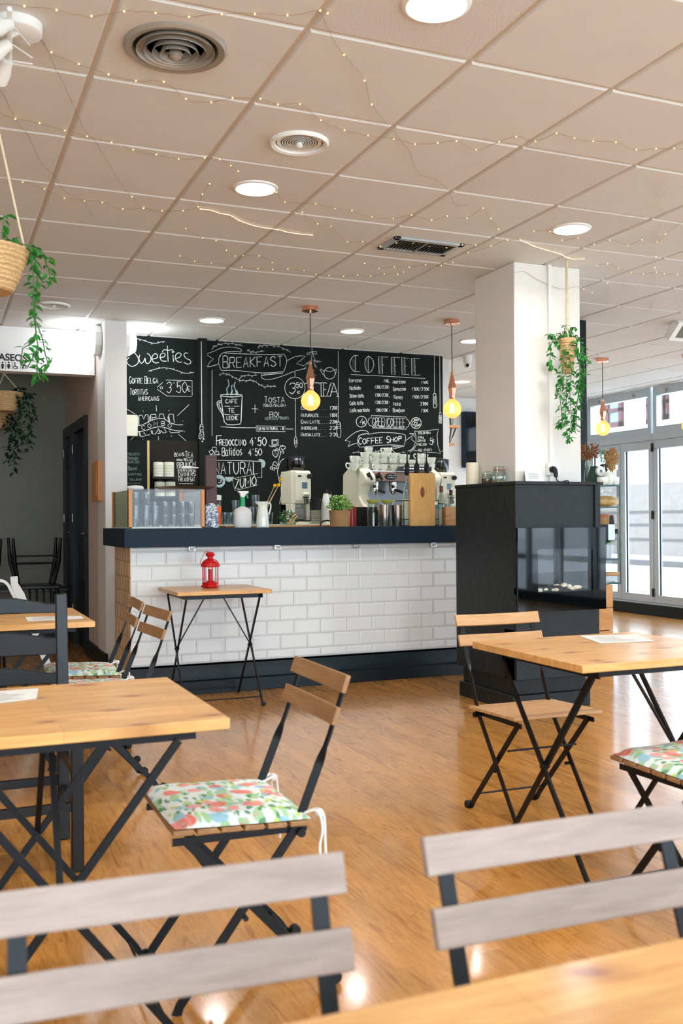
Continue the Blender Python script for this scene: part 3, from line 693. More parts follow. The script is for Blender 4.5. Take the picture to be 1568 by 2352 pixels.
c.fill(Z3([(345,795),(495,797),(470,850),(420,875),(370,855)]))
c.done('citrus_shading', M['chalkblue'], WB, None)
# ---- Tea and coffee (3.136x close-up, origin 640,680)
def Z4(l): return [(640+x/3.136, 680+y/3.136) for x, y in l]
c = Chalk(w=.008)
c.stroke(Z4([(428,395),(428,905)]), .008)
for l in ([(190,632),(200,625),(285,625),(292,635)],[(235,630),(235,700)],[(292,625),(340,625),(345,632)],[(303,628),(305,720)],[(322,630),(322,720)],[(300,722),(345,720)],[(325,673),(340,672)],[(345,722),(375,626),(395,626),(428,725)],[(345,722),(370,722),(395,630)],[(375,690),(412,690)],[(415,725),(432,725)]): c.stroke(Z4(l), .011)
c.circle(640+365/3.136, 680+556/3.136, 13, .008, 13.5); c.stroke(smooth_(Z4([(335,535),(365,545),(395,535)])), .007)
c.stroke(Z4([(322,570),(295,530),(302,525),(330,545)]), .007); c.stroke(smooth_(Z4([(398,535),(415,527),(410,550),(405,570)])), .007)
for i, (a_, b_) in enumerate((('CLÁSICOS',"1'20€"),('NATURALES',"1'80€"),('CHAI LATTE',"2'20€"),('AMERICANO',"2'20"),('MATCHA LATTE',"2'20"))):
    y = (818,870,918,962,1010)[i]; xe = (268,285,300,275,300)[i]
    c.text(a_, *Z4([(158,y)])[0], *Z4([(xe,y)])[0], 8.2, .0075, .82); c.text(b_, *Z4([(365,y)])[0], *Z4([(424,y-1)])[0], 7.5, .0075)
    for k in range(5 if i < 3 else 4): xk = xe+8+k*(350-xe)/4.5; c.stroke(Z4([(xk,y),(xk+2,y)]), .007)
c.stroke(smooth_(Z4([(420,915),(425,905),(440,912),(445,940),(445,1010),(422,1010),(416,940),(420,915)])), .008)
for y in (925,940,955): c.stroke(Z4([(418,y),(445,y-4)]), .007)
for l in ([(238,370),(240,400)],[(240,400),(205,410),(208,425),(235,405)],[(240,400),(270,402),(268,420),(240,405)],[(240,400),(232,500)],[(242,405),(262,470)]): c.stroke(smooth_(Z4(l)), .006)
c.done('tea_menu_lettering', M['chalk'], WB, 'chalk writing Tea with teapot and price list')
c = Chalk()
for l in ([(232,462),(200,480),(180,500),(215,490)],[(240,460),(280,465),(310,470),(275,482)],[(245,465),(270,500),(275,525),(255,505)],[(200,500),(175,530),(195,525)],[(215,500),(205,540),(222,520)],[(245,525),(262,540),(248,535)],[(255,560),(275,575),(262,572)]): c.fill(Z4(l))
c.done('mistletoe_shading', M['chalkdim'], WB, None)
def Z5(l): return [(780+x/6.272, 800+y/6.272) for x, y in l]
c = Chalk(w=.008)
for l, s_ in (([(265,105),(200,110),(150,180),(150,250),(190,320),(240,338),(285,335)],1),([(222,112),(228,335)],0),([(410,110),(370,160),(360,230),(380,310),(415,350),(460,320),(488,240),(470,160),(410,110)],1),([(410,112),(412,345)],0),
    ([(690,128),(555,122),(565,370),(615,365),(608,125)],0),([(610,240),(632,240)],0),([(865,135),(740,130),(742,375),(795,378),(785,132)],0),([(788,250),(808,250)],0),([(1000,145),(890,135),(895,378),(1000,382)],0),([(935,140),(940,380)],0),([(940,258),(960,258)],0),([(1152,150),(1030,145),(1035,385),(1155,386)],0),([(1078,148),(1085,385)],0),([(1080,265),(1095,265)],0),
    ([(160,378),(700,405),(1230,436)],0),([(1360,110),(1363,650)],0),([(1438,100),(1443,925)],0),
    ([(1345,680),(1350,655),(1380,655),(1385,700),(1398,820),(1375,855),(1350,840),(1345,680)],1),([(1360,690),(1358,800)],0),([(1375,690),(1380,820)],0)):
    q = Z5(l); c.stroke(smooth_(q) if s_ else q, .009)
L_ = [('Espresso',132,490,312,485,"1'10€",630,490,705),('Machiato',135,598,300,595,"1'20€/2'20€",500,580,705),('Skinny latte',140,712,350,708,"1'20€/2'20€",505,695,700),('Cafe latte',140,818,345,812,"1'20€/2'20€",510,800,700),('Latte machiato',145,920,428,912,"1'20€/2'20€",515,912,690),
      ('Americano',760,508,945,505,"1'40€",1170,512,1275),('Cappuccino',765,615,950,608,"1'50€/2'50€",1035,608,1290),('Vienes',768,728,910,728,"1'50€/2'50€",1040,722,1280),('Moka',765,828,880,825,"2'80€",1158,820,1275),('Bombon',762,918,935,918,"1'50€",1170,918,1275)]
for t_, xa, ya, xb, yb, pr, pa, py, pb in L_:
    c.text(t_, *Z5([(xa,ya)])[0], *Z5([(xb,yb)])[0], 8.5, .0075, jit=.2); c.text(pr, *Z5([(pa,py)])[0], *Z5([(pb,py)])[0], 6.8, .0075, jit=.2)
for y in (490,560,630,700,775,840,895): c.stroke(Z5([(713,y-6),(714,y+8)]), .008)
c.circle(780+311/6.272, 800+1057/6.272, 12, .009, 12.6); c.text('4', *Z5([(280,1105)])[0], *Z5([(350,1105)])[0], 15, .009); c.text('€', *Z5([(335,1090)])[0], *Z5([(372,1090)])[0], 6, .008)
for l, s_ in (([(455,998),(452,968),(700,980),(960,990),(960,1020),(985,1035),(1005,1075),(985,1125),(960,1140),(958,1165),(470,1148),(465,1120),(430,1115),(400,1060),(420,1010),(455,998)],0),
    ([(75,1328),(180,1240),(260,1195),(350,1185),(405,1205),(405,1240)],1),([(75,1328),(150,1345),(118,1420)],0),([(118,1420),(180,1385),(250,1370)],1),([(265,1265),(330,1235),(405,1225)],1),([(405,1240),(560,1215),(720,1215),(920,1240),(945,1290),(930,1395)],1),([(290,1255),(258,1300),(260,1380),(285,1425)],1),([(285,1425),(500,1405),(750,1390),(930,1410)],1),
    ([(752,1400),(755,1460),(800,1505),(870,1508),(980,1480),(1060,1440),(1075,1370)],1),([(760,1450),(850,1430),(925,1410)],1),([(948,1330),(1000,1290),(1048,1258),(1030,1310),(1090,1360)],0),
    ([(1075,1190),(1120,1195),(1250,1190),(1330,1175),(1420,1168),(1400,1250),(1410,1400),(1450,1515),(1350,1500),(1250,1500),(1070,1470),(1100,1380),(1095,1260),(1075,1190)],0),([(1000,1235),(1010,1225),(1070,1230)],0),([(1000,1480),(1040,1450),(1075,1400)],0),([(1450,1480),(1540,1490)],0)):
    q = Z5(l); c.stroke(smooth_(q) if s_ else q, .008)
for i in range(10): c.stroke(Z5([(300+i*11,1242-i*2),(298+i*11,1255-i*2)]), .006)
for i in range(12): c.stroke(Z5([(770+i*13,1400),(768+i*13,1430-i)]), .007)
c.text('GREENCOFFEE', *Z5([(465,1112)])[0], *Z5([(945,1122)])[0], 18, .0085)
c.text('CAFE*SIROPE*LECHE*NATA*HIELO', *Z5([(475,1142)])[0], *Z5([(925,1152)])[0], 4.2, .006)
c.text('COFFEE', *Z5([(265,1385)])[0], *Z5([(625,1360)])[0], 15, .013, .85); c.text('SHOP', *Z5([(668,1365)])[0], *Z5([(895,1330)])[0], 15, .013, .7)
c.text('COLOMBIA', *Z5([(1128,1238)])[0], *Z5([(1310,1230)])[0], 5, .008); c.text('1/4kg', *Z5([(1120,1300)])[0], *Z5([(1210,1302)])[0], 6, .007); c.text('GRANO', *Z5([(1118,1350)])[0], *Z5([(1235,1345)])[0], 5.5, .007)
c.text('MOLIDO', *Z5([(1112,1402)])[0], *Z5([(1250,1402)])[0], 5.5, .007); c.text('5', *Z5([(1285,1388)])[0], *Z5([(1345,1388)])[0], 15, .01); c.text('€', *Z5([(1328,1355)])[0], *Z5([(1368,1355)])[0], 7, .008)
c.text('100% ARABICA', *Z5([(1120,1482)])[0], *Z5([(1330,1475)])[0], 5, .005)
c.circle(780+1097/6.272, 800+1078/6.272, 12, .01, 12.6); c.text('100%', *Z5([(1065,1050)])[0], *Z5([(1140,1050)])[0], 5, .008); c.text('NATURAL', *Z5([(1075,1145)])[0], *Z5([(1165,1105)])[0], 4, .007); c.stroke(smooth_(Z5([(1040,1100),(1050,1060),(1075,1050),(1070,1090),(1040,1100)])), .008); c.stroke(smooth_(Z5([(1060,1110),(1085,1070),(1115,1070),(1095,1100),(1060,1110)])), .008)
sprig(c, Z5([(180,1500),(270,1498),(340,1505)]), 3, 2); sprig(c, Z5([(450,1495),(520,1490),(580,1472),(640,1482),(710,1495)]), 6, 2)
for y in range(0, 8): c.stroke(Z5([(1422,970+y*15),(1468,975+y*15)]), .012)
c.stroke(Z5([(1430,960),(1435,925),(1455,925),(1460,960)]), .008)
c.done('coffee_menu_lettering', M['chalk'], WB, 'chalk writing Coffee with price columns, a green coffee badge and Coffee Shop ribbon')
c = Chalk()
for i in range(9): c.stroke(Z5([(170+i*2,150+i*20),(222,190+i*16)]), .005); c.stroke(Z5([(370,150+i*20),(408,175+i*18)]), .005)
for x in (562,745,895,1035):
    for i in range(9): c.stroke(Z5([(x+2,160+i*24),(x+42,140+i*24)]), .005); c.stroke(Z5([(x+2,172+i*24),(x+42,150+i*24)]), .004)
c.fill(Z5([(995,1225),(1070,1232),(1090,1300),(1060,1260),(1040,1250)])); c.fill(Z5([(1000,1490),(1075,1410),(1065,1470),(1040,1500)]))
c.done('coffee_shading', M['chalkdim'], WB, None)
# small lists
c = Chalk(Y=YB-.02)
def Z6(l): return [(250+x/6.03, 1000+y/6.03) for x, y in l]
c.text('BEANS', *Z6([(900,292)])[0], *Z6([(1045,282)])[0], 8, .008, .9); c.text('TEA', *Z6([(1050,305)])[0], *Z6([(1170,305)])[0], 14, .01, .8)
c.text('slow RELAX', *Z6([(935,352)])[0], *Z6([(1160,355)])[0], 5.5, .008); c.text('BRUNCH', *Z6([(938,452)])[0], *Z6([(1200,432)])[0], 12, .011)
c.text('INTERNATIONAL', *Z6([(948,505)])[0], *Z6([(1210,495)])[0], 6.5, .007); c.text('DINNERS', *Z6([(958,572)])[0], *Z6([(1205,560)])[0], 9.5, .009); c.text('FRI AND SAT', *Z6([(960,640)])[0], *Z6([(1190,635)])[0], 9, .009)
c.stroke(Z6([(970,668),(1165,670)]), .008)
c.done('brunch_lettering', M['chalk'], bpy.data.objects['trim_2'], 'chalk list from Beans Tea down to Fri and Sat')
# ================================================================== CEILING FITTINGS
def downlight(p, lab, r=.094):
    t = thing('ceiling_downlight', lab, 'ceiling light', (p[0], p[1], ZC-.009), 0, None)
    mk('trim_ring', MB().lathe([(r+.014,0),(r+.012,-.006),(r,-.01),(r-.004,-.006)], n=40), M['white'], t)
    mk('light_panel', MB().lathe([(r-.002,-.007),(r*.6,-.0085),(0,-.009)], n=40), M['glow'], t)
    return t
labs = ['large round ceiling downlight cut by the top edge of the photo','round ceiling downlight close to the small round vent','round ceiling downlight just left of the white column','round ceiling downlight above the sweets chalk writing','round ceiling downlight between the two bar pendant lamps','round ceiling downlight half hidden behind the white column','round ceiling downlight far back near the white far wall']
d0 = downlight(lamp_xy[0], labs[0])
for p, l in zip(lamp_xy[1:], labs[1:]): dup(d0, (p[0], p[1], ZC-.009), None, l)
for p in ((1.44,.86),(3.23,2.66),(3.23,.86),(-.4,4.46),(-.4,2.66)):  # added unseen downlights, only there to light the room
    dup(d0, (p[0], p[1], ZC-.009), None, 'added round ceiling downlight outside the picture, for fill light')
for o in bpy.data.objects:
    if o.name.startswith('ceiling_downlight'): o['group'] = 'round ceiling downlights'
def vent(pix, R, n, name, lab, m, deep, dp0=.018):
    p = P(*pix, Z=ZC-.009); t = thing(name, lab, 'air vent', (p.x, p.y, ZC-.009), 0)
    mk('outer_ring', MB().lathe([(R,0),(R*1.0,-.008),(R*.95,-.016),(R*.83,-.012),(R*.80,.0)], n=56), m, t)
    mk('dark_backing', MB().lathe([(R*.8,-.001),(0,-.0012)], n=40), M['rubber'], t)
    for i in range(n):
        a = R*.76*(1-i/n); b = MB()
        s_ = R*.76/n; zz = -dp0-deep*(i/n); cv = .4 if dp0 > .01 else .55
        b.lathe([(a-s_*cv,-.003),(a-s_*.02,zz),(a,zz+.001),(a-s_*cv+.002,-.0025)], n=48)
        mk('vane_ring', b, m, t)
    mk('centre_cone', MB().lathe([(R*.10,-.004),(R*.12,-.018-deep*.8),(R*.05,-.024-deep),(0,-.026-deep)], n=24), m, t)
    return t
big = vent((403,108), .172, 5, 'round_air_vent', 'large grey round air vent with wide rings, top left of the ceiling', mat('satin_grey_metal', (168,160,148), .4, metal=.4), .02)
vent((687,326), .124, 9, 'round_air_vent', 'small white round air vent near the ceiling downlight', M['white'], 0, .004)
vent((124,700), .117, 8, 'round_air_vent', 'small white round air vent behind the trailing leaves, above the beam', M['white'], 0, .004)
# rectangular grille
a = P(873,566,Z=ZC); b = P(1062,556,Z=ZC); cc = P(966,560,Z=ZC)
t = thing('ceiling_grille', 'rectangular grey ceiling vent grille with slanted slats', 'air vent', (cc.x, cc.y, ZC-.009))
W_, D_ = .44, .25
f = MB(); f.box(-W_/2,W_/2,-D_/2,-D_/2+.035,-.014,0).box(-W_/2,W_/2,D_/2-.035,D_/2,-.014,0).box(-W_/2,-W_/2+.035,-D_/2,D_/2,-.014,0).box(W_/2-.035,W_/2,-D_/2,D_/2,-.014,0)
mk('frame', f, M['alu'], t, bevel=.003); mk('dark_backing', MB().box(-W_/2+.03,W_/2-.03,-D_/2+.03,D_/2-.03,-.002,0), M['rubber'], t)
s = MB()
for i in range(18): x = -W_/2+.045+i*.0205; s.obox((x,0,-.008), (.0022,D_-.07,.013), Matrix.Rotation(.5,3,'Y'))
s.box(-.006,.006,-D_/2+.03,D_/2-.03,-.014,-.002)
mk('slats', s, M['steel'], t)
# ceiling heater strip at the right
cc = P(1575,742,Z=ZC)
t = thing('ceiling_heater', 'flat white framed heater panel under the ceiling at the right edge', 'heater', (cc.x+.18, cc.y, ZC-.009))
f = MB().box(-.35,.35,-.09,-.06,-.07,0).box(-.35,.35,.06,.09,-.07,0).box(-.35,-.30,-.06,.06,-.07,0).box(.30,.35,-.06,.06,-.07,0)
t.rotation_euler = (-.75,0,0); t.location.z -= .03
mk('frame', f, M['white'], t, bevel=.003); mk('panel', MB().box(-.3,.3,-.06,.06,-.06,-.01), mat('olive_grey_reflector', (112,108,92), .4, metal=.3), t)
# security camera
p = P(1073,815,Z=ZC)
t = thing('security_camera', 'white dome security camera under the ceiling beside the chalkboard', 'camera', (p.x, p.y, ZC-.009))
mk('mount', MB().lathe([(.05,0),(.05,-.008),(.042,-.012),(.04,-.06),(.028,-.072)], n=28), M['white'], t)
hd = mk('camera_head', MB().ball((0,0,-.092), .033, 24, 14), M['white'], t)
dr = (CAM - Vector((p.x,p.y,ZC-.1))).normalized()
mk('lens', MB().lathe([(.017,.029),(.016,.034),(.008,.033),(0,.034)], (0,0,-.092), 20, dr.to_track_quat('Z','Y').to_matrix()), M['rubber'], hd)['label'] = 'dark lens ring'
# octagonal wall lamps on the pier
def oct_lamp(loc, rz, lab):
    t = thing('wall_lamp', lab, 'lamp', loc, rz)
    pr = lambda r: [(r*math.cos(PI/8+k*PI/4), r*math.sin(PI/8+k*PI/4)) for k in range(8)]
    mk('housing', MB().prism(pr(.125), 0, -.05), M['white'], t, bevel=.003)
    d = MB(); A, B_ = pr(.12), pr(.075)
    d.add([(x,-.05,z) for x,z in A]+[(x,-.11,z) for x,z in B_], [(k,(k+1)%8,8+(k+1)%8,8+k) for k in range(8)]+[tuple(8+k for k in range(8))])
    mk('diffuser', d, M['wlamp'], t); return t
oct_lamp((XD-.012, 8.06, 2.62), -PI/2, 'white octagonal lamp glowing on the left side of the pier')
oct_lamp((1.442, 8.06, 2.62), PI/2, 'white octagonal lamp glowing on the right side of the pier')
# pendant lamps
def pendant(cx, cy, ztop, lab, warm=True):
    """ztop: top of the copper holder"""
    t = thing('pendant_lamp', lab, 'lamp', (cx, cy, ZC-.009), 0, 'copper pendant lamps')
    mk('ceiling_rose', MB().lathe([(.062,0),(.062,-.03),(.058,-.034),(.008,-.034),(.008,-.05),(0,-.05)], n=32), M['copper'], t)
    h = ztop-(ZC-.009)
    mk('cord', MB().tube([(0,0,-.045),(0,0,h/2),(0,0,h+.012)], .0035, 8), M['rubber'], t)
    n = 6
    hold = MB().lathe([(.008,h+.03),(.012,h+.02),(.012,h),(.038,h-.10),(.036,h-.105),(.024,h-.155),(.024,h-.165)], n=6)
    mk('lamp_holder', hold, M['copper'], t, smooth=False)
    mk('bulb_cap', MB().lathe([(.022,h-.16),(.022,h-.185),(.018,h-.19)], n=20), M['copper'], t)
    bb = [(.018,h-.188)]+[(.072*math.sin(a), h-.268+.072*math.cos(a)) for a in [x*PI/18 for x in range(4,19)]]
    mk('glass_bulb', MB().lathe(bb, n=28), BULB, t)['label'] = 'round amber glass bulb'
    fl = MB()
    for k in range(5):
        a = k*2*PI/5; fl.tube([(.012*math.cos(a),.012*math.sin(a),h-.225),(.016*math.cos(a),.016*math.sin(a),h-.30)], .0035, 6)
    mk('filament', fl, M['filament'], t)
    return t
tt = NT('ribbed_amber_glass'); tr = tt.node('ShaderNodeBsdfTransparent'); tr.inputs['Color'].default_value = lin((255,206,160))
em = tt.node('ShaderNodeBsdfTranslucent'); em.inputs['Color'].default_value = lin((255,186,132)); gl = tt.node('ShaderNodeBsdfGlossy'); gl.inputs['Roughness'].default_value = .1
m1 = tt.node('ShaderNodeMixShader'); m1.inputs[0].default_value = .5; tt.link(tr.outputs[0], m1.inputs[1]); tt.link(em.outputs[0], m1.inputs[2])
m2 = tt.node('ShaderNodeMixShader'); m2.inputs[0].default_value = .08; tt.link(m1.outputs[0], m2.inputs[1]); tt.link(gl.outputs[0], m2.inputs[2]); tt.link(m2.outputs[0], tt.out.inputs['Surface'])
BULB = tt.mat
for px, py, top, lab in ((712,711,838,'copper pendant lamp with round amber bulb in front of the Tea writing'),(1037,741,862,'copper pendant lamp with round amber bulb beside the right end of the chalkboard'),(1383,829,922,'copper pendant lamp with pale round bulb in front of the fanlights'),(1581,820,914,'copper pendant lamp whose rose touches the right picture edge')):
    c0 = P(px, py-3, Z=ZC-.02); pendant(c0.x, c0.y, P(px, top, Y=c0.y).z, lab)
# spot light bar, top left
p = P(56,50,Z=ZC)
t = thing('spotlight_cluster', 'white ceiling spotlight cluster at the top left corner', 'lamp', (p.x-.02, p.y, ZC-.009))
mk('ceiling_base', MB().lathe([(.075,0),(.075,-.03),(.07,-.034),(0,-.034)], n=32), M['white'], t)
q = [P(22,20,Z=ZC-.06), P(22,140,Z=ZC-.06)]; o_ = Vector((p.x-.02,p.y,ZC-.009))
mk('rail', MB().tube([q[0]-o_, q[1]-o_], .008).tube([Vector((0,0,-.03)), (q[0]+q[1])/2-o_], .008), M['white'], t)
for (xa, ya), (xb, yb) in (((22,55),(-8,62)),((22,100),(-8,118)),((18,140),(2,175))):
    A, B_ = P(xa,ya,Z=ZC-.07)-o_, P(xb,yb,Z=ZC-.10)-o_; d = (B_-A).normalized(); L = .085
    R_ = d.to_track_quat('Z','Y').to_matrix()
    s_ = mk('spot_head', MB().lathe([(0,0),(.018,0),(.02,.02),(.028,.05),(.028,L),(.024,L),(.022,.05)], A, 20, R_), M['white'], t)
    mk('spot_bulb', MB().lathe([(.02,.055),(.022,.085),(.012,.1),(0,.102)], A, 16, R_), M['glow'], s_)
for (xa, ya), (xb, yb) in (((30,60),(68,104)),((28,102),(74,133)),((30,140),(75,147))):
    mk('wire_arm', MB().tube([P(xa,ya,Z=ZC-.06)-o_, P(xb,yb,Z=ZC-.05)-o_], .0025, 6), M['white'], t)
# ------------------------------------------------------------------ fairy light strings
bead_me = [None]
def fairy(pts, lab, m='wire', beads=None, r=.0009, dz=.018, wob=1):
    base = P(*pts[0], Z=ZC-dz); t = thing('fairy_light_string', lab, 'fairy lights', base, 0, None)
    q = []
    sm = smooth_(pts, 5)
    for i, (x, y) in enumerate(sm):
        p = P(x, y, Z=ZC-dz); p.x += random.uniform(-1,1)*.004*wob; p.y += random.uniform(-1,1)*.006*wob; q.append(p-base)
    mk('wire', MB().tube(q, r, 5), M[m], t)
    for x, y in (pts if beads is None else beads):
        p = P(x, y, Z=ZC-dz)-base
        if bead_me[0] is None:
            o = mk('led_bead', MB().ball((0,0,0), .003, 8, 6), M['bead'], t, p); bead_me[0] = o.data
        else:
            o = bpy.data.objects.new('led_bead', bead_me[0]); COL.objects.link(o); o.parent = t; o.location = p
    return t
fairy([(-6,10),(56,14),(130,23),(210,37),(285,26),(357,29),(434,38),(509,32),(585,32),(660,35),(735,24),(752,30)], 'fairy light string along the top above the big round vent')
fairy([(735,24),(750,60),(790,126),(837,185),(854,240),(896,292),(935,340),(961,397),(996,412),(1029,435),(1045,470),(1072,470)], 'fairy light wire running diagonally down from the top downlight', beads=[(790,126),(837,185),(854,240)])
fairy([(66,50),(118,120),(181,147),(249,171),(312,186),(376,188),(427,227),(485,235),(534,225),(598,227),(638,240),(689,239),(737,276),(791,299),(845,311),(904,319),(953,331),(1005,328),(1048,324),(1093,344),(1146,326),(1185,314),(1229,324),(1278,306),(1319,317),(1362,324),(1414,327),(1461,344),(1506,342),(1548,341),(1580,343)], 'longest fairy light string, crossing the ceiling below the big round vent')
fairy([(70,60),(105,105),(130,160),(160,220),(190,290),(225,335),(255,385),(285,430),(303,452),(330,478),(375,490)], 'fairy light wire running down from the spotlight cluster', beads=[(303,452),(330,478)])
fairy([(0,205),(35,273),(62,310),(95,375),(122,400),(150,440),(180,455),(195,463),(212,500)], 'fairy light wire hanging at the left edge of the ceiling', beads=[(35,273)])
fairy([(-4,258),(35,273),(91,283),(149,300),(200,313),(256,327),(306,344),(359,355),(410,365),(470,363),(505,366),(530,380),(547,393)], 'fairy light string left of the small round vent')
fairy([(-4,405),(52,418),(102,434),(148,455),(194,461),(235,465),(282,480),(329,479),(372,484),(420,484),(455,475),(465,446),(481,422)], 'fairy light string at the left under the first downlight')
fairy([(460,480),(484,483),(505,490),(530,495),(550,507),(590,520),(635,527),(675,536),(717,540)], 'bright glowing bundle of fairy lights below the downlight', 'beadw', beads=[(460,480),(550,507),(635,527),(717,540)], r=.0022, wob=.5)
fairy([(635,442),(654,464),(725,468),(769,479),(808,484),(854,498),(903,502),(945,494),(991,506),(1027,496),(1072,501),(1109,478),(1127,502),(1145,526)], 'fairy light string from the downlight towards the vent grille')
fairy([(694,488),(729,514),(760,520),(798,555),(833,555),(873,566),(910,558),(949,559),(985,565),(1025,569),(1062,562),(1092,563)], 'fairy light string crossing the vent grille')
fairy([(413,588),(447,600),(485,604),(555,614),(592,617),(626,619),(661,618),(698,621),(725,630),(756,633),(789,635),(821,632),(851,634),(882,629),(913,630),(926,625)], 'fairy light string low on the ceiling above the bar pendant')
fairy([(427,525),(465,547),(496,553),(520,575),(540,588),(558,587),(595,588),(625,603)], 'short curled fairy light string between bar and downlight')
fairy([(837,605),(870,617),(905,613),(940,614),(977,608),(1013,610),(1040,603)], 'short fairy light string below the vent grille')
fairy([(1060,585),(1075,580),(1100,575),(1127,565),(1165,552),(1194,551)], 'fairy light string touching the column top', beads=[(1075,580),(1127,565),(1165,552)])
fairy([(1194,551),(1225,565),(1250,573),(1284,583),(1303,592),(1320,595),(1341,595)], 'bright glowing fairy light wire above the white column', 'beadw', r=.002, wob=.5)
fairy([(1226,531),(1263,532),(1290,552),(1327,547),(1364,561),(1400,552),(1442,563),(1474,551),(1509,556),(1528,538),(1575,505)], 'fairy light string beside the downlight left of the column')
fairy([(1530,398),(1520,425),(1528,440),(1517,455),(1523,490),(1512,530),(1518,545),(1509,555),(1506,590),(1503,615),(1506,627),(1505,665),(1499,697),(1492,712)], 'fairy light wire running down at the right side of the ceiling', 'wirew', beads=[(1503,615),(1506,590)])
fairy([(1371,610),(1395,606),(1420,615),(1449,626),(1477,629),(1507,626),(1525,629),(1555,630),(1580,640)], 'fairy light string right of the column, level with its top')
fairy([(1340,664),(1360,672),(1370,655),(1385,650),(1407,655),(1400,668),(1402,692),(1425,708),(1440,700),(1460,713),(1490,710),(1502,693),(1520,703),(1535,703),(1580,685)], 'tangled fairy light wire right of the column', 'wirew', beads=[(1340,664),(1360,672),(1395,650)])
# wire looping over the column face
t = thing('column_wire', 'thin white wire looping across the column below its top', 'wire', (3.5, 5.14, 2.6))
mk('wire', MB().tube([P(x,y,Y=5.145)-Vector((3.5,5.14,2.6)) for x, y in smooth_([(1182,626),(1205,624),(1230,640),(1255,652),(1285,663),(1305,663),(1325,658),(1335,662)])], .0022, 5), M['wirew'], t)
# ------------------------------------------------------------------ trailing plants in baskets
def strand(mb, lv, pts, n, L, W, spread=.5, droop=.4):
    """pts: stem path; leaves spring from it"""
    q = [Vector(p) for p in pts]; mb.tube(q, .0022, 5)
    for i in range(n):
        f = (i+.5)/n*(len(q)-1); k = int(f); p = q[k].lerp(q[min(k+1,len(q)-1)], f-k)
        a = random.uniform(0, 2*PI); d = Vector((math.cos(a)*spread, math.sin(a)*spread, -droop+random.uniform(-.25,.45)))
        s = random.uniform(.75, 1.15); lv.leaf(p+d.normalized()*L*.15, d, (random.uniform(-.4,.4),random.uniform(-.4,.4),1), L*s, W*s)
def rnd_path(a, b, k, w):
    a, b = Vector(a), Vector(b); out = []
    for i in range(k+1):
        t = i/k; p = a.lerp(b, t); s = w*math.sin(PI*t)**.5 if 0 < t < 1 else 0
        out.append(p+Vector((random.uniform(-1,1)*s, random.uniform(-1,1)*s, 0)))
    return out
def basket_prof(R, H, k):
    pr = [(0,0)]
    for i in range(k*4+1):
        t = i/(k*4); r = R*(.58+.42*t**.8)+.0035*abs(math.sin(PI*k*t)); pr.append((r, H*t))
    return pr + [(R*.94,H),(R*.9,H*.9),(0,H*.88)]
# left top basket
c0 = P(-15,672,Y=3.6); rr = (P(68,585,Y=3.6)-P(0,585,Y=3.6)).length; Rb = .145
cx = P(68,585,Y=3.6).x-Rb; z0 = c0.z; Hb = P(30,578,Y=3.6).z-z0
t = thing('hanging_plant_basket', 'woven palm basket with long trailing leaves hanging at the upper left', 'hanging plant', (cx, 3.6, z0))
mk('basket', MB().lathe(basket_prof(Rb,Hb,6), n=36), M['basket'], t)
rp = MB()
for a in (0,2.1,4.2): rp.tube([(Rb*.9*math.cos(a),Rb*.9*math.sin(a),Hb),(0,0,ZC-.03-z0)], .004)
mk('rope', rp, M['rope'], t)
st, lf = MB(), MB()
o_ = Vector((cx,3.6,z0))
def Q(x, y, dy=0): return P(x, y, Y=3.6+dy)-o_
for pts, n in (([Q(20,575),Q(60,570),Q(82,600),Q(86,650),Q(80,700),Q(82,760),Q(88,800),Q(84,850),Q(92,872)],46),([Q(30,572),Q(75,560,.03),Q(100,590,.04),Q(112,620,.03),Q(118,655,.02)],22),([Q(10,570),Q(5,540),Q(8,500),Q(12,490)],8),
    ([Q(20,575),Q(70,580,-.03),Q(78,640,-.03),Q(76,690,-.02),Q(80,745,-.02)],26),([Q(84,740),Q(98,780),Q(104,815),Q(112,840),Q(120,822)],9),([Q(84,760),Q(70,790),Q(52,800),Q(48,828)],8),([Q(25,575),Q(50,560,-.05),Q(90,575,-.06),Q(120,600,-.05)],14),([Q(5,572),Q(30,552),Q(44,545)],8),([Q(86,800),Q(74,825),Q(62,845)],6)):
    strand(st, lf, pts, int(n*1.25), .037, .022)
mk('stem', st, M['stem'], t); mk('foliage', lf, M['leaf'], t, smooth=False, fixn=False)
# column plant
ct = P(1303,597,Z=ZC-.01); yb_ = ct.y
p0 = P(1303,858,Y=yb_); t = thing('hanging_plant_basket', 'small woven basket of trailing green leaves on a thick rope before the column', 'hanging plant', (p0.x, yb_, p0.z)); o_ = p0.copy()
o_.y = yb_
zr = P(1303,778,Y=yb_).z-p0.z
mk('basket', MB().lathe(basket_prof(.052, zr, 5), n=28), M['basket'], t)
rp = MB(); ztop = ZC-.012-p0.z
rp.tube([(0,0,zr+.06),(0,0,ztop)], .007)
for k in range(40): zz = zr+.07+(ztop-zr-.07)*k/40; rp.lathe([(.006,zz),(.0095,zz+.006),(.006,zz+.012)], n=8)
for a in (0,2.1,4.2): rp.tube([(.05*math.cos(a),.05*math.sin(a),zr),(0,0,zr+.08)], .003)
mk('rope', rp, M['rope'], t)
st, lf = MB(), MB()
def Q(x, y, dy=0): return P(x, y, Y=yb_+dy)-o_
def path(*l): return [Q(*a) for a in l]
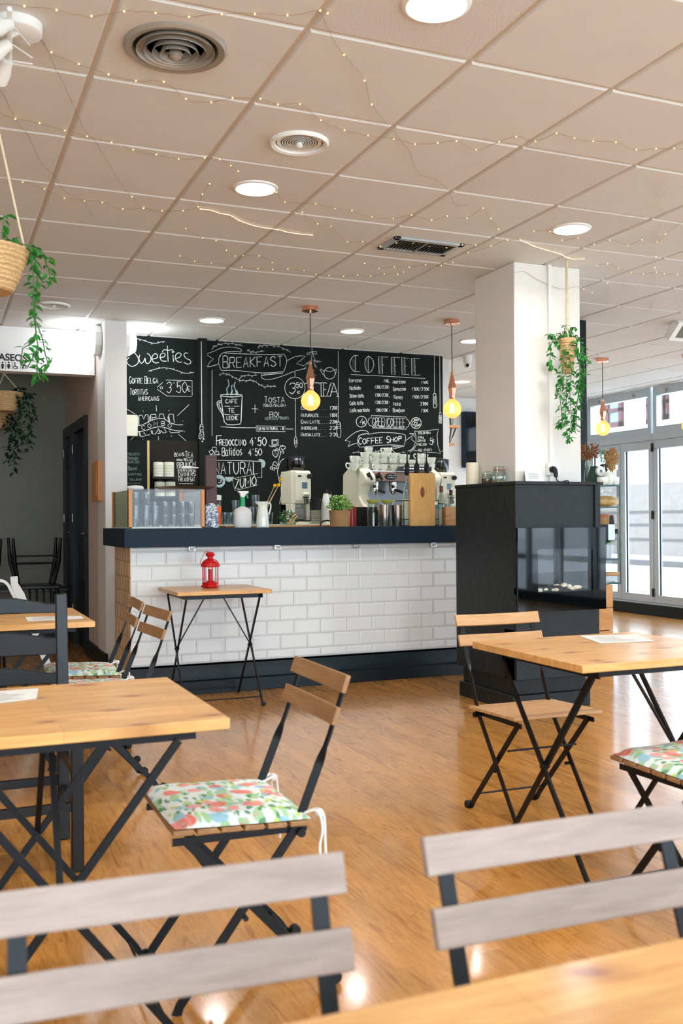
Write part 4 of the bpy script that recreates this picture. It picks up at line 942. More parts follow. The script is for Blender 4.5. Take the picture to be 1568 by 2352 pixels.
for pts, n in ((path((1303,775),(1280,765,-.03),(1265,790,-.04),(1262,830,-.04),(1270,845,-.04)),22),(path((1303,775),(1325,770,.02),(1338,800,.02),(1342,850,0),(1338,890,0)),30),(path((1303,770),(1310,752),(1322,752)),8),(path((1303,770),(1295,755),(1300,745)),6),
    (path((1310,780),(1330,830,-.05),(1330,880,-.05),(1325,930,-.04),(1322,985,-.03)),40),(path((1300,780),(1312,850,-.07),(1308,900,-.06),(1312,960,-.05),(1306,1015,-.04)),44),(path((1300,780),(1290,860,-.06),(1285,910,-.05),(1292,970,-.05),(1285,975,-.05)),34),
    (path((1330,850,-.02),(1330,900,-.02),(1318,950,-.02),(1320,990,-.02)),26),(path((1300,860,-.05),(1280,880,-.05),(1275,905,-.05)),10),(path((1318,780,-.05),(1300,800,-.07),(1300,850,-.07)),10),(path((1300,870,0),(1300,930,0),(1296,975,0)),24),(path((1340,810,0),(1348,830,0)),6),(path((1310,770,.03),(1328,800,-.06),(1335,860,-.04),(1330,900,-.03)),26),(path((1285,790,-.05),(1268,770,-.03),(1262,765,-.02)),8),(path((1300,985,-.05),(1306,1010,-.05)),6)):
    strand(st, lf, pts, int(n*1.7), .04, .025)
mk('stem', st, M['stem'], t); mk('foliage', lf, M['leaf'], t, smooth=False, fixn=False)
# hall baskets
def hall_plant(px, ytop, ybot, yy_, R, lab, strands):
    p0 = P(px, ybot, Y=yy_); H = P(px, ytop, Y=yy_).z-p0.z; t = thing('hanging_plant_basket', lab, 'hanging plant', (p0.x, yy_, p0.z))
    mk('basket', MB().lathe(basket_prof(R,H,4), n=28), M['basket'], t)
    rp = MB(); 
    for a in (0,2.1,4.2): rp.tube([(R*.9*math.cos(a),R*.9*math.sin(a),H),(0,0,H+.16)], .005)
    rp.tube([(0,0,H+.14),(0,0,2.655-p0.z)], .005).ball((0,0,H+.16), .02)
    mk('rope', rp, M['rope'], t); st, lf = MB(), MB()
    for pts, n in strands: strand(st, lf, [P(x,y,Y=yy_+d)-p0 for x,y,d in pts], n, .058, .034)
    mk('stem', st, M['stem'], t); mk('foliage', lf, M['leafd'], t, smooth=False, fixn=False)
hall_plant(10, 902, 945, 8.8, .155, 'woven basket with dark trailing leaves hanging in the hall', [([(30,895,0),(50,890,0),(60,930,0),(62,980,0),(68,1040,0)],60),([(35,895,.1),(65,910,.1),(75,950,.1),(72,1000,.1)],40),([(30,900,-.1),(50,930,-.1),(52,990,-.1),(60,1020,-.1)],44),([(40,890,0),(55,900,0),(70,905,0)],16),([(30,900,0),(48,915,-.08),(40,950,0)],18)])
hall_plant(-12, 940, 985, 9.4, .16, 'second woven basket with trailing leaves behind the first one in the hall', [([(10,945,0),(28,960,0),(30,1010,0),(32,1085,0)],54),([(10,945,.1),(38,970,.1),(42,1020,.1),(35,1060,.1)],40),([(10,950,-.1),(20,990,-.1),(18,1060,-.1)],40)])
# ================================================================== FOLDING CHAIRS
TOPY, TOPZ, LEAN, SH, SP_ = -.243, .772, .335, .046, .082
SRY, SRZ, SFY, SFZ, FFY, RFY = -.106, .405, .20, .418, .19, -.194
def make_chair(slat_m, lab, loc, rz, cushion=False, crumple=None):
    t = thing('folding_chair', lab, 'chair', loc, rz, 'slatted folding chairs')
    dv = Vector((0, math.sin(LEAN), -math.cos(LEAN)))
    nv = Vector((0, math.cos(LEAN), math.sin(LEAN)))
    for k in range(2):
        c = Vector((0,TOPY,TOPZ)) + dv*(k*SP_+SH/2); b = MB()
        R = Matrix((Vector((1,0,0)), -nv, dv)).transposed()
        # gently bowed slat in five pieces
        n = 6; vs = []; fs = []
        for i in range(n+1):
            x = -.195+.39*i/n; bow = -.008*(1-(2*i/n-1)**2)
            for (u, v_) in ((-SH/2, 0), (SH/2, 0), (SH/2, .013), (-SH/2, .013)):
                vs.append(c + Vector((x,0,0)) + dv*u + nv*(v_+bow))
        for i in range(n):
            for q in range(4): fs.append((4*i+q, 4*i+(q+1)%4, 4*i+4+(q+1)%4, 4*i+4+q))
        fs += [(3,2,1,0), tuple(4*n+q for q in range(4))]
        b.add(vs, fs); mk('backrest_slat', b, slat_m, t, bevel=.002)
    for s in (-1, 1):
        x = s*.165
        tp = Vector((x,TOPY,TOPZ))+dv*.008-nv*.003
        lo = tp+dv*.15; sr = Vector((x,SRY,SRZ))
        tw0 = lo.lerp(sr, .12); tw1 = lo.lerp(sr, .42)
        b = MB(); b.loft([tp, lo, tw0, tw0.lerp(tw1,.35), tw0.lerp(tw1,.65), tw1, sr, Vector((x,FFY-.004,.022)), Vector((x,FFY+.004,0))],
            [(1,0,0),(1,0,0),(1,0,0),(.87,.5,.1),(.5,.87,.2),(0,1,.3),(0,1,.3),(0,1,.6),(0,1,0)], [.02,.02,.02,.021,.022,.022,.022,.022,.024], .005)
        mk('leg', b, M['steel_black'], t, bevel=0)
        xr = s*.152
        b = MB(); b.loft([(xr,SFY-.03,SFZ-.012),(xr,RFY+.03,.045),(xr,RFY+.012,.018),(xr,RFY-.012,.008)], (0,1,.8), .022, .005)
        rl = mk('leg', b, M['steel_black'], t)
        fc = MB().lathe([(.013,-.012),(.015,-.009),(.015,.009),(.013,.012)], (xr,RFY-.018,.0155), 14, Matrix.Rotation(PI/2,3,'Y'))
        mk('foot_cap', fc, M['rubber'], rl)
        zc_ = .203; yc_ = .025
        bo = MB().tube([(s*.148,yc_,zc_),(s*.172,yc_,zc_)], .0065, 10); mk('bolt', bo, M['rubber'], t)
        sf = MB(); sf.loft([(s*.158,SRY-.03,SRZ-.004),(s*.158,SFY,SFZ-.014)], (0,0,1), .018, .004)
        sf.tube([(s*.16,SRY-.01,SRZ-.012),(s*.178,SRY-.01,SRZ-.012)], .011, 10)
        mk('seat_rail', sf, M['steel_black'], t)
    st = MB().tube([(-.152,RFY+.055,.075),(.152,RFY+.055,.075)], .004, 8); mk('stretcher', st, M['steel_black'], t)
    st = MB().tube([(-.165,.105,.28-.02),(.165,.105,.28-.02)], .004, 8)
    st = MB().tube([(-.152,.092,.292),(.152,.092,.292)], .004, 8); mk('stretcher', st, M['steel_black'], t)
    se = MB(); n = 6; sl = math.atan2(SFZ-SRZ, SFY-SRY); R = Matrix.Rotation(sl, 3, 'X'); L = .345
    for i in range(n):
        y = -.135+ (i+.5)*L/n; se.obox((0, y, SRZ+.016+(y-SRY)*math.tan(sl)), (.385, L/n-.009, .013), R)
    mk('seat', se, slat_m, t, bevel=.0025)
    if cushion:
        cu = MB(); nx, ny = 14, 13; w2, l0, l1 = .19, -.14, .205; vs = []; fs = []
        zt = lambda y: SRZ+.024+(y-SRY)*math.tan(sl)
        for side in (1, 0):
            for j in range(ny+1):
                for i in range(nx+1):
                    u, v_ = 2*i/nx-1, 2*j/ny-1
                    e = (1-abs(u)**6)*(1-abs(v_)**6)
                    x = u*w2*(1-.03*v_*v_); y = l0+(l1-l0)*(v_+1)/2
                    h = .021*e**.35*(1+.12*math.sin(5*u+3*v_)*math.cos(4*v_)) if side else 0
                    vs.append((x, y*(1-.02*u*u), zt(y)+.002+(h if side else -.001+.0)))
        N = (nx+1)*(ny+1)
        for j in range(ny):
            for i in range(nx):
                a = j*(nx+1)+i; fs.append((a,a+1,a+nx+2,a+nx+1)); fs.append((N+a,N+a+nx+1,N+a+nx+2,N+a+1))
        cu.add(vs, fs)
        # closing rim
        rim = [i for i in range(nx+1)]+[j*(nx+1)+nx for j in range(1,ny+1)]+[ny*(nx+1)+i for i in range(nx-1,-1,-1)]+[j*(nx+1) for j in range(ny-1,0,-1)]
        base = len(cu.v)-2*N; cu.f += [[base+rim[k], base+rim[(k+1)%len(rim)], base+N+rim[(k+1)%len(rim)], base+N+rim[k]] for k in range(len(rim))]; cu.m += [0]*len(rim)
        k = solo('seat_cushion', cu, M['floral'], cushion, 'cushion', loc, 'floral seat cushions', 0, rz)
        for s in (-1, 1):
            ti = MB(); x = s*.17; y = -.142; z = zt(y)+.008
            ti.tube(smooth3([(x*.95,y+.02,z),(x,y-.02,z+.01),(s*.185,y-.03,z-.01),(s*.18,y-.035,z-.09),(s*.19,y-.04,z-.17)]), .0035, 6)
            ti.tube(smooth3([(x*.95,y+.02,z),(s*.19,y-.01,z+.012),(s*.2,y-.02,z-.03),(s*.192,y-.015,z-.08),(s*.2,y-.02,z-.15)]), .0035, 6)
            ti.ball((s*.183,y-.018,z+.004), .011, 8, 6)
            mk('tie', ti, M['cotton'], k)
    return t
def smooth3(pts, k=4):
    out = []; pts = [Vector(p) for p in pts]
    for i in range(len(pts)-1):
        p0, p1, p2, p3 = pts[max(i-1,0)], pts[i], pts[i+1], pts[min(i+2,len(pts)-1)]
        for j in range(k):
            t = j/k; out.append(.5*(2*p1+(p2-p0)*t+(2*p0-5*p1+4*p2-p3)*t*t+(3*p1-p0-3*p2+p3)*t**3))
    return out+[pts[-1]]
D = math.radians
make_chair(M['slatg'], 'folding chair with grey weathered slats at the bottom right of the photo', (.738,.828,0), D(178.4))
make_chair(M['slatg'], 'folding chair with grey weathered slats at the bottom left of the photo', (.231,.841,0), D(175.9))
make_chair(M['slatl'], 'empty pale slatted folding chair behind the right table, before the black fireplace', (2.147,3.257,0), D(179))
make_chair(M['slat'], 'brown slatted folding chair at the right end of the front left table', (.726,2.452,0), D(89.4), 'floral seat cushion with white ties on the chair beside the front left table')
make_chair(M['slat'], 'brown folding chair near the tiled bar, nearer of the overlapping pair', (.708,4.371,0), D(94), 'floral seat cushion on the chair behind the black ladder back chair')
make_chair(M['slat'], 'brown folding chair near the tiled bar, farther of the overlapping pair', (.717,4.934,0), D(87.1), 'floral seat cushion on the farther folding chair near the tiled end of the bar')
fr = make_chair(M['slat'], 'folding chair whose seat is cut by the right picture edge', (2.115,2.265,0), D(4), 'floral seat cushion cut by the right picture edge')
# ================================================================== FOLDING TABLES
TZ = .73
def make_table(lab, x0, x1, y0, y1, axis, top, group='folding cafe tables', th=.024):
    """axis 'x': the crossed legs stand in planes across y (they spread along x)"""
    cx, cy = (x0+x1)/2, (y0+y1)/2; t = thing('folding_table', lab, 'table', (cx,cy,0), 0, group)
    hx, hy = (x1-x0)/2, (y1-y0)/2
    mk('table_top', MB().box(-hx,hx,-hy,hy,TZ-th,TZ), top, t, bevel=.002)
    def A(u, v, z): return (u, v, z) if axis == 'x' else (v, u, z)
    hu, hv = (hx, hy) if axis == 'x' else (hy, hx)
    zt = TZ-th-.026; iu, iv = min(.25, hu-.05), min(hv-.06, .27)
    fr_ = MB()
    for s in (-1, 1): fr_.loft([A(-iu-.04, s*iv, zt+.012), A(iu+.04, s*iv, zt+.012)], (0,0,1), .026, .005)
    for s in (-1, 1): fr_.loft([A(s*iu, -iv, zt+.012), A(s*iu, iv, zt+.012)], (0,0,1), .026, .005)
    mk('apron', fr_, M['steel_black'], t)
    wd = (1,0,.5) if axis == 'x' else (0,1,.5)
    for s in (-1, 1):
        for q in (-1, 1):
            v = s*iv+ s*q*.006
            b = MB(); b.loft([A(q*iu, v, zt), A(-q*iu, v, .03), A(-q*iu-q*.012, v, .012), A(-q*iu-q*.03, v, .012)], wd, .017, .009)
            l = mk('leg', b, M['steel_black'], t)
            if q == 1: mk('foot_cap', MB().lathe([(.01,-.012),(.012,0),(.01,.012)], A(-q*iu-q*.035, v, .0125), 12, Matrix.Rotation(PI/2,3,'X' if axis == 'x' else 'Y')), M['rubber'], l)
        mk('brace', MB().loft([A(0, s*iv, zt/2+.02), A(0, s*.05, zt+.01)], A(1,0,0), .014, .006), M['steel_black'], t)
        mk('bolt', MB().tube([A(0, s*iv-.014, zt/2+.015), A(0, s*iv+.014, zt/2+.015)], .009, 10), M['rubber'], t)
    for s in (-1, 1): mk('stretcher', MB().tube([A(s*(iu-.02), -iv, .05), A(s*(iu-.02), iv, .05)], .004, 8), M['steel_black'], t)
    return t
make_table('pine folding table at the front left with a floral cushioned chair', -.10, .604, 2.08, 2.70, 'x', M['oak'])
make_table('pine folding table at the right edge of the photo, window light on its top', 1.765, 2.47, 2.395, 3.03, 'y', M['oak'])
make_table('small pine folding table with a red lantern against the tiled bar', 1.382, 1.985, 5.885, 6.44, 'y', M['oak'])
make_table('pine table behind the black ladder back chair at the left edge', -.06, .658, 4.34, 5.09, 'x', M['oak'])
make_table('blurred pine table at the very bottom right of the photo', .16, 1.16, .18, .80, 'y', M['oak'])
# printed menus lying on the tables
def sheet(pts, z, lab):
    q = [P(x, y, Z=z) for x, y in pts]; c = sum(q, Vector())/4; c.z = z
    q = [p-c for p in q]; b = MB().hexa([tuple(p) for p in q]+[tuple(p+Vector((0,0,.0015))) for p in q])
    o = solo('menu_sheet', b, M['paper'], lab, 'menu', c, 'laminated menu sheets', 0)
    k = MB()
    for i in range(7):
        a = q[0].lerp(q[3], .15+.1*i); b_ = q[1].lerp(q[2], .15+.1*i); u = a.lerp(b_, .1); v = a.lerp(b_, .45+.4*random.random()); d = (q[3]-q[0]).normalized()*.003
        k.add([u+Vector((0,0,.0018)), v+Vector((0,0,.0018)), v+d+Vector((0,0,.0018)), u+d+Vector((0,0,.0018))], [(0,1,2,3)])
    mk('printed_lines', k, M['chalkdim'], o, fixn=False)
sheet([(-60,1622),(84,1605),(88,1582),(-50,1592)], TZ+.001, 'printed menu sheet on the front left table')
sheet([(64,1427),(192,1421),(186,1415),(58,1418)], TZ+.001, 'printed menu sheet on the table behind the ladder back chair')
sheet([(1378,1478),(1502,1473),(1460,1458),(1330,1461)], TZ+.001, 'shiny menu sheet on the far corner of the right table')
# red lantern
lp = P(483,1350,Z=TZ); t = thing('lantern', 'red metal candle lantern with glass sides on the small table', 'lantern', (lp.x, lp.y, TZ+.001)); s_ = 1.0
mk('base', MB().lathe([(.042,0),(.06,.004),(.062,.01),(.052,.022),(.056,.03),(.052,.036),(0,.036)], n=6), M['red'], t)
for k in range(6):
    a = PI/6+k*PI/3; mk('post', MB().tube([(.05*math.cos(a),.05*math.sin(a),.034),(.05*math.cos(a),.05*math.sin(a),.136)], .0032, 6), M['red'], t)
for k in range(6):
    a, b_ = PI/6+k*PI/3, PI/6+(k+1)*PI/3
    mk('glass_pane', MB().add([(.049*math.cos(a),.049*math.sin(a),.036),(.049*math.cos(b_),.049*math.sin(b_),.036),(.049*math.cos(b_),.049*math.sin(b_),.134),(.049*math.cos(a),.049*math.sin(a),.134)],[(0,1,2,3)]), M['pane'], t, fixn=False)
mk('roof', MB().lathe([(.0,.134),(.06,.134),(.063,.138),(.06,.150),(.05,.168),(.032,.182),(.022,.186),(.018,.19),(.018,.198),(.028,.206),(.031,.216),(.022,.228),(.012,.231),(0,.232)], n=28), M['red'], t)
mk('handle', MB().tube(smooth3([(-.06,0,.15),(-.065,0,.17),(-.03,.02,.225),(0,.03,.236)]), .002, 6), M['red'], t)
mk('candle_holder', MB().lathe([(.028,.036),(.03,.044),(.012,.046),(.012,.12),(0,.12)], n=20), M['red'], t)
mk('ribbon', MB().loft([(-.02,-.01,.226),(-.04,-.015,.24),(-.05,-.018,.205)], (0,1,0), .008, .002), M['twig'], t)
# ================================================================== LADDER BACK CHAIR (black)
t = thing('ladder_back_chair', 'black painted ladder back chair standing behind the front left table', 'chair', (.25, 3.56, 0), PI)
bx_ = [-.215, .215]; W2 = .215
def bwave(b, z0, z1, y, th, w):
    n = 12; vs = []; fs = []
    for i in range(n+1):
        u = -1+2*i/n; x = u*w; top = z1+.010*math.cos(PI*u*1.2)-(.006 if abs(u) > .75 else 0); yy__ = y-.02*(1-u*u)
        vs += [(x,yy__,z0),(x,yy__+th,z0),(x,yy__+th,top),(x,yy__,top)]
    for i in range(n):
        for q in range(4): fs.append((4*i+q,4*i+(q+1)%4,4*i+4+(q+1)%4,4*i+4+q))
    fs += [(3,2,1,0), tuple(4*n+q for q in range(4))]; b.add(vs, fs)
for s in (-1, 1):
    b = MB().loft([(s*.2,-.17,0),(s*.2,-.19,.45),(s*.2,-.235,.893)], (1,0,0), .042, .036); mk('leg', b, M['black'], t, bevel=.004)
    b = MB().box(s*.2-.02, s*.2+.02, .17, .21, 0, .45); mk('leg', b, M['black'], t, bevel=.004)
    for z in (.17,.30): mk('stretcher', MB().box(s*.2-.01, s*.2+.01, -.17, .17, z, z+.03), M['black'], t)
for z0_, z1_ in ((.824,.874),(.671,.748),(.565,.62)): b = MB(); bwave(b, z0_, z1_, -.19-.045*(z0_-.45)/.465-.012, .02, .185); mk('backrest_rail', b, M['black'], t, bevel=.003)
mk('seat', MB().box(-.225,.225,-.2,.23,.45,.475), M['black'], t, bevel=.006)
for y_ in (.18,-.19): mk('stretcher', MB().box(-.19,.19,y_,y_+.02,.2,.23), M['black'], t)
# ================================================================== HALL: chairs turned upside down on a table
def spindle_chair(lab, loc, rz, up=True):
    random.seed(3)
    t = thing('spindle_back_chair', lab, 'chair', loc, rz, 'black chairs stored in the hall')
    S = (lambda x, y, z: (x, y, .46-z)) if up else (lambda x, y, z: (x, y, z))
    mk('seat', MB().prism([(-.2,-.19),(.2,-.19),(.22,.2),(-.22,.2)], S(0,0,.43)[2], S(0,0,.46)[2], 'z'), M['black'], t, bevel=.006)
    for s in (-1, 1):
        mk('leg', MB().tube([S(s*.15,.15,.43),S(s*.2,.19,.22),S(s*.215,.21,0)], [.013,.02,.013], 10), M['black'], t)
        mk('leg', MB().tube([S(s*.15,-.15,.43),S(s*.19,-.19,.22),S(s*.205,-.22,0)], [.013,.02,.013], 10), M['black'], t)
        mk('stretcher', MB().tube([S(s*.19,.18,.2),S(s*.19,0,.2),S(s*.19,-.19,.2)], [.008,.012,.008], 8), M['black'], t)
        mk('back_post', MB().tube([S(s*.18,-.17,.46),S(s*.2,-.24,.88)], .016, 8), M['black'], t)
    mk('stretcher', MB().tube([S(-.2,.19,.24),S(0,.19,.24),S(.2,.19,.24)], [.008,.013,.008], 8), M['black'], t)
    mk('stretcher', MB().tube([S(-.18,-.19,.16),S(.18,-.19,.16)], .008, 8), M['black'], t)
    for k in range(5): x = -.12+.06*k; mk('spindle', MB().tube([S(x,-.175,.46),S(x*1.05,-.235,.86)], .009, 6), M['black'], t)
    mk('top_rail', MB().loft([S(-.21,-.24,.87),S(0,-.265,.89),S(.21,-.24,.87)], (0,0,1), .06, .02), M['black'], t)
    return t
hz = P(80,1235,Y=9.5).z-.46
t2 = thing('hall_table', 'black table in the hall hidden by the stored chairs', 'table', (.55, 9.63, 0))
mk('table_top', MB().box(-.75,.62,-.34,.34,hz-.03,hz-.001), M['black'], t2, bevel=.004)
for x in (-.7,.57):
    for y in (-.3,.3): mk('leg', MB().box(x-.02,x+.02,y-.02,y+.02,0,hz-.03), M['black'], t2)
b_ = (P(45,1235,Y=9.45).x+P(112,1235,Y=9.45).x)/2
spindle_chair('black spindle chair turned upside down in the hall, right of the stored pile', (b_, 9.42, hz), 0)
spindle_chair('black spindle chair turned upside down in the hall, left of the stored pile', (b_-.52, 9.43, hz), D(2))
t3 = thing('high_chair', 'white child high chair with curved arm in the hall', 'high chair', (.33, 7.2, 0))
o_ = Vector((.33,7.2,0))
def H_(x, y, dy=0): return P(x, y, Y=7.2+dy)-o_
mk('side_frame', MB().loft([H_(32,1324), H_(33,1342), H_(45,1366), H_(80,1450), H_(110,1530)], (1,0,0), [.05,.05,.065,.05,.05], .03), M['white'], t3, bevel=.003)
mk('arm', MB().loft(smooth3([H_(-20,1333), H_(5,1334), H_(18,1343), H_(28,1362), H_(38,1380)]), (0,1,0), .03, .02), M['white'], t3)
mk('side_frame', MB().loft([H_(-50,1324,.3), H_(-60,1366,.3), H_(-90,1530,.3)], (1,0,0), .05, .03), M['white'], t3)
mk('seat', MB().obox(H_(-10,1400,.15), (.34,.3,.025)), M['white'], t3, bevel=.004)
# wooden frame on the warm-tinted wall
t4 = thing('wooden_key_frame', 'small wooden wall frame beside the dark hall door', 'picture', (XD, 8.34, 1.5))
a, b = P(214,1063,X=XD-.03), P(229,1150,X=XD-.03)
mk('frame', MB().box(-.045,0,b.y-8.34,a.y-8.34,b.z-1.5,a.z-1.5), M['case'], t4, bevel=.004)
mk('inlay', MB().box(-.05,-.045,b.y-8.34+.06,a.y-8.34-.06,b.z-1.5+.04,a.z-1.5-.04), M['boxw'], t4)
# ================================================================== BAR COUNTER
CT, CB = 1.115, .992
bar = thing('bar_counter', 'bar counter with dark top, white tiled front and dark plinth', 'bar', (1.153, 6.38, 0))
ox, oy = 1.153, 6.38
XE = 3.95
mk('counter_top', MB().box(0, XE-ox, 0, .84, CB, CT), M['navy'], bar, bevel=.002)
b = MB().box(.075, XE-ox-.05, .15, .72, .0, CB-.001); mk('carcass', b, M['plinth'], bar)
# tiles: bevelled metro tiles in running bond
def metro(mb, u0, u1, z0, z1, place, tw=.2, th=.1, g=.0012, bv=.012, dp=.006, off0=0, vertical=False):
    r = 0; z = z1
    while z > z0+.005:
        zb = max(z-th, z0); u = u0-(tw/2 if r % 2 else 0)-off0
        while u < u1:
            a, b2 = max(u, u0)+g, min(u+tw, u1)-g
            if b2-a > .012:
                e = min(bv, (b2-a)/3); ez = min(bv, (z-zb)/3)
                o = [(a,zb+g),(b2,zb+g),(b2,z-g),(a,z-g)]; i_ = [(a+e,zb+g+ez),(b2-e,zb+g+ez),(b2-e,z-g-ez),(a+e,z-g-ez)]
                jt = random.uniform(-.0008,.0008)
                mb.add([place(p[0],0,p[1]) for p in o]+[place(p[0],.003,p[1]) for p in o]+[place(p[0],dp+jt,p[1]) for p in i_],
                       [(k,(k+1)%4,4+(k+1)%4,4+k) for k in range(4)]+[(4+k,4+(k+1)%4,8+(k+1)%4,8+k) for k in range(4)]+[(8,9,10,11)])
            u += tw
        z -= th; r += 1
xl, xr_ = .062, XE-ox-.05; yf = .12
zt_ = .952; b = MB(); b.mi = 1; b.box(xl, xr_, yf+.001, yf+.03, 0, CB-.001); b.mi = 0
off = (P(1052,1300,Y=6.49).x-ox)
metro(b, xl, xr_, .205, CB-.028+.0, lambda u, d, z: (u, yf-d, z), off0=.1-((P(1048.7,1300,Y=6.49).x-1.215) % .2)+.1)
metro(b, xl, xr_, CB-.028, CB, lambda u, d, z: (u, yf-d, z))
mk('tiled_front', b, [M['metro'], M['grout']], bar, smooth=False)['label'] = 'white glazed metro tiles'
b = MB(); b.mi = 1; b.box(xl+.001, xl+.03, yf, .70, 0, CB-.001); b.mi = 0
metro(b, yf-.005, .70, .0+.13, CB, lambda u, d, z: (xl-d, u, z), tw=.1, th=.1)
mk('tiled_side', b, [M['metrob'], M['groutb']], bar, smooth=False)['label'] = 'glazed tiles on the end of the bar, warm hall light put into their colour'
b = MB()
b.prism([(yf-.012,.0),(yf-.035,.0),(yf-.035,.085),(yf-.022,.095),(yf-.022,.17),(yf-.012,.19),(yf-.012,.205)], xl-.03, xr_, 'x')
mk('plinth', b, M['plinth'], bar, bevel=.002)
b = MB().prism([(xl-.012,.0),(xl-.03,0),(xl-.03,.105),(xl-.012,.13)], yf-.03, .70, 'y'); mk('plinth', b, M['plinth'], bar)
for x in (440,637,817,995):
    p = P(x,1256,Y=6.46); b = MB(); u = p.x-ox; v = .085
    b.box(u-.022, u+.022, v-.008, v+.03, CB-.006, CB).box(u-.02, u-.012, v-.004, v+.02, CB-.03, CB-.006).box(u-.02, u+.028, v-.012, v, CB-.03, CB-.024).box(u+.012, u+.02, v-.02, v-.01, CB-.028, CB-.014)
    mk('bag_hook', b, M['chrome'], bar, bevel=.0015)
# back counter along the chalkboard
bc = thing('back_counter', 'cream edged back counter along the chalkboard wall', 'counter', (3.0, 7.99, 0))
mk('worktop', MB().box(-1.35, 1.6, -.4, .405, 1.095, 1.13), M['cream'], bc, bevel=.002)
mk('cabinet', MB().box(-1.33, 1.58, -.36, .4, 0, 1.095), M['plinth'], bc)
# ================================================================== THINGS ON THE BAR
BT = CT+.0005; KT = 1.1305
def span(x0, x1, yt, Y, zb):
    a, b = P(x0, yt, Y=Y), P(x1, yt, Y=Y); return (a.x+b.x)/2, (b.x-a.x), (a.z+b.z)/2-zb
# glass display case
cs = thing('display_case', 'glass display case with orange pine posts at the left end of the bar', 'display case', (1.2, 6.47, BT))
wc = P(469,1150,Y=6.47).x-1.2; hc = P(300,1124,Y=6.47).z-BT; dc = P(257,1150,X=1.2).y-6.47
for x, y in ((0,0),(wc-.02,0),(0,dc-.02),(wc-.02,dc-.02)): mk('post', MB().box(x,x+.022,y,y+.022,0,hc), M['case'], cs, bevel=.001)
mk('glass_pane', MB().box(.022,wc-.02,.006,.01,.008,hc), M['pane'], cs)
mk('glass_pane', MB().box(.004,.008,.022,dc-.02,.008,hc-.004), M['smoked'], cs)['label'] = 'smoked greenish side pane'
mk('glass_pane', MB().box(wc-.01,wc-.006,.022,dc-.02,.008,hc-.004), M['pane'], cs)
mk('base', MB().box(.0,wc,.0,dc,0,.008), M['white'], cs)
mk('glass_top', MB().box(.0,wc,.0,dc,hc,hc+.005), M['pane'], cs)
# tumblers inside
def tumbler(r0, r1, h, flute=0):
    b = MB(); n = 20; pr = [(0,.006),(r0*.9,.006),(r1-.0025,h),(r1,h),(r1*1.0,h-.002),(r0,.0),(0,0)]
    return b.lathe(pr, n=n)
g_tall = tumbler(.026,.034,.145); g_small = tumbler(.024,.031,.085); g_facet = tumbler(.03,.036,.10)
pro = {}
def put_glass(kind, x, y, z, lab, grp):
    if kind not in pro:
        o = mk('drinking_glass', {'t':g_tall,'s':g_small,'f':g_facet}[kind], M['tumbler']); pro[kind] = o.data
    else:
        o = bpy.data.objects.new('drinking_glass', pro[kind]); COL.objects.link(o)
    o.location = (x,y,z); tag(o, lab, 'glass', grp); o.rotation_euler = (0,0,random.random()*3)
gl_ = 'clear tumbler standing in the glass display case'
cols = [(.055,.06,'t',.083),(.125,.06,'t',.083),(.19,.08,'t',.05),(.255,.075,'s',0),(.315,.08,'s',0),(.37,.06,'s',0),(.43,.07,'s',0),(.055,.17,'t',.083),(.13,.16,'t',0),(.21,.19,'s',0),(.29,.2,'s',0),(.37,.18,'s',0),(.44,.18,'s',0)]
for x, y, k, st_ in cols:
    if x > wc-.05: continue
    tall = k == 't'
    put_glass(k, 1.2+x, 6.47+y, BT+.0085, gl_+', lower layer', 'clear tumblers in the display case, lower layer')
    if tall and st_ == .083: put_glass('s', 1.2+x, 6.47+y, BT+.0085+.146, gl_+', upper layer', 'clear tumblers in the display case, upper layer')
    elif not tall: put_glass('s', 1.2+x, 6.47+y, BT+.0085+.0855, gl_+', upper layer', 'clear tumblers in the display case, upper layer')
# tray on the case
a, b = P(365,1123,Y=6.6), P(503,1123,Y=6.6); tz = BT+hc+.0055
t = solo('serving_tray', MB().lathe([(0,0),(.2,0),(.235,.012),(.25,.02),(.252,.022),(.235,.016),(.2,.004),(0,.004)], n=48, sx=(b.x-a.x)/.5, sy=.8), M['bronze'], 'oval bronze serving tray lying on top of the display case', 'tray', ((a.x+b.x)/2, 6.72, tz))
solo('folded_cloth', MB().lathe([(.0,0),(.05,0),(.055,.012),(.045,.026),(.0,.03)], n=16, sx=1.1, sy=.9), M['cotton'], 'small white cloth lump on the left corner of the display case', 'cloth', (P(300,1125,Y=6.7).x+.03, 6.7, tz))
# brown panel, toile cloth
cx_, w_, h_ = span(471,496,1046,6.66,BT)
t = thing('menu_column', 'tall mauve brown upright panel standing on the bar right of the display case', 'panel', (cx_, 6.66, BT))
mk('panel', MB().box(-w_/2,w_/2,-.02,.02,.006,h_), M['brownp'], t, bevel=.003); mk('foot', MB().box(-w_/2-.005,w_/2+.005,-.05,.05,0,.006), M['brownp'], t)
cx_, w_, h_ = span(470,500,1155,6.55,BT)
def rock(c, r, n, m, amp, sx=1, sy=1, sz=1, seed=1):
    b = MB().ball(c, r, n, m, sx, sy, sz); rs = random.Random(seed); c = Vector(c); out = []
    for v in b.v:
        d = Vector(v)-c; k = 1+amp*(math.sin(9*d.x/r+seed)*math.cos(7*d.y/r)+math.sin(8*d.z/r*1.3+seed*2))*.5; out.append(tuple(c+d*k))
    b.v = out; return b
t = thing('napkin_holder', 'blue and white toile patterned napkin pouch standing on the bar', 'napkin holder', (cx_, 6.56, BT))
mk('pouch', MB().prism([(-w_*.5,0),(w_*.42,0),(w_*.5,.02),(w_*.5,h_*.55),(w_*.38,h_*.85),(w_*.1,h_),(-w_*.3,h_*.98),(-w_*.5,h_*.85)], -.035, .035), M['toile'], t, bevel=.008)
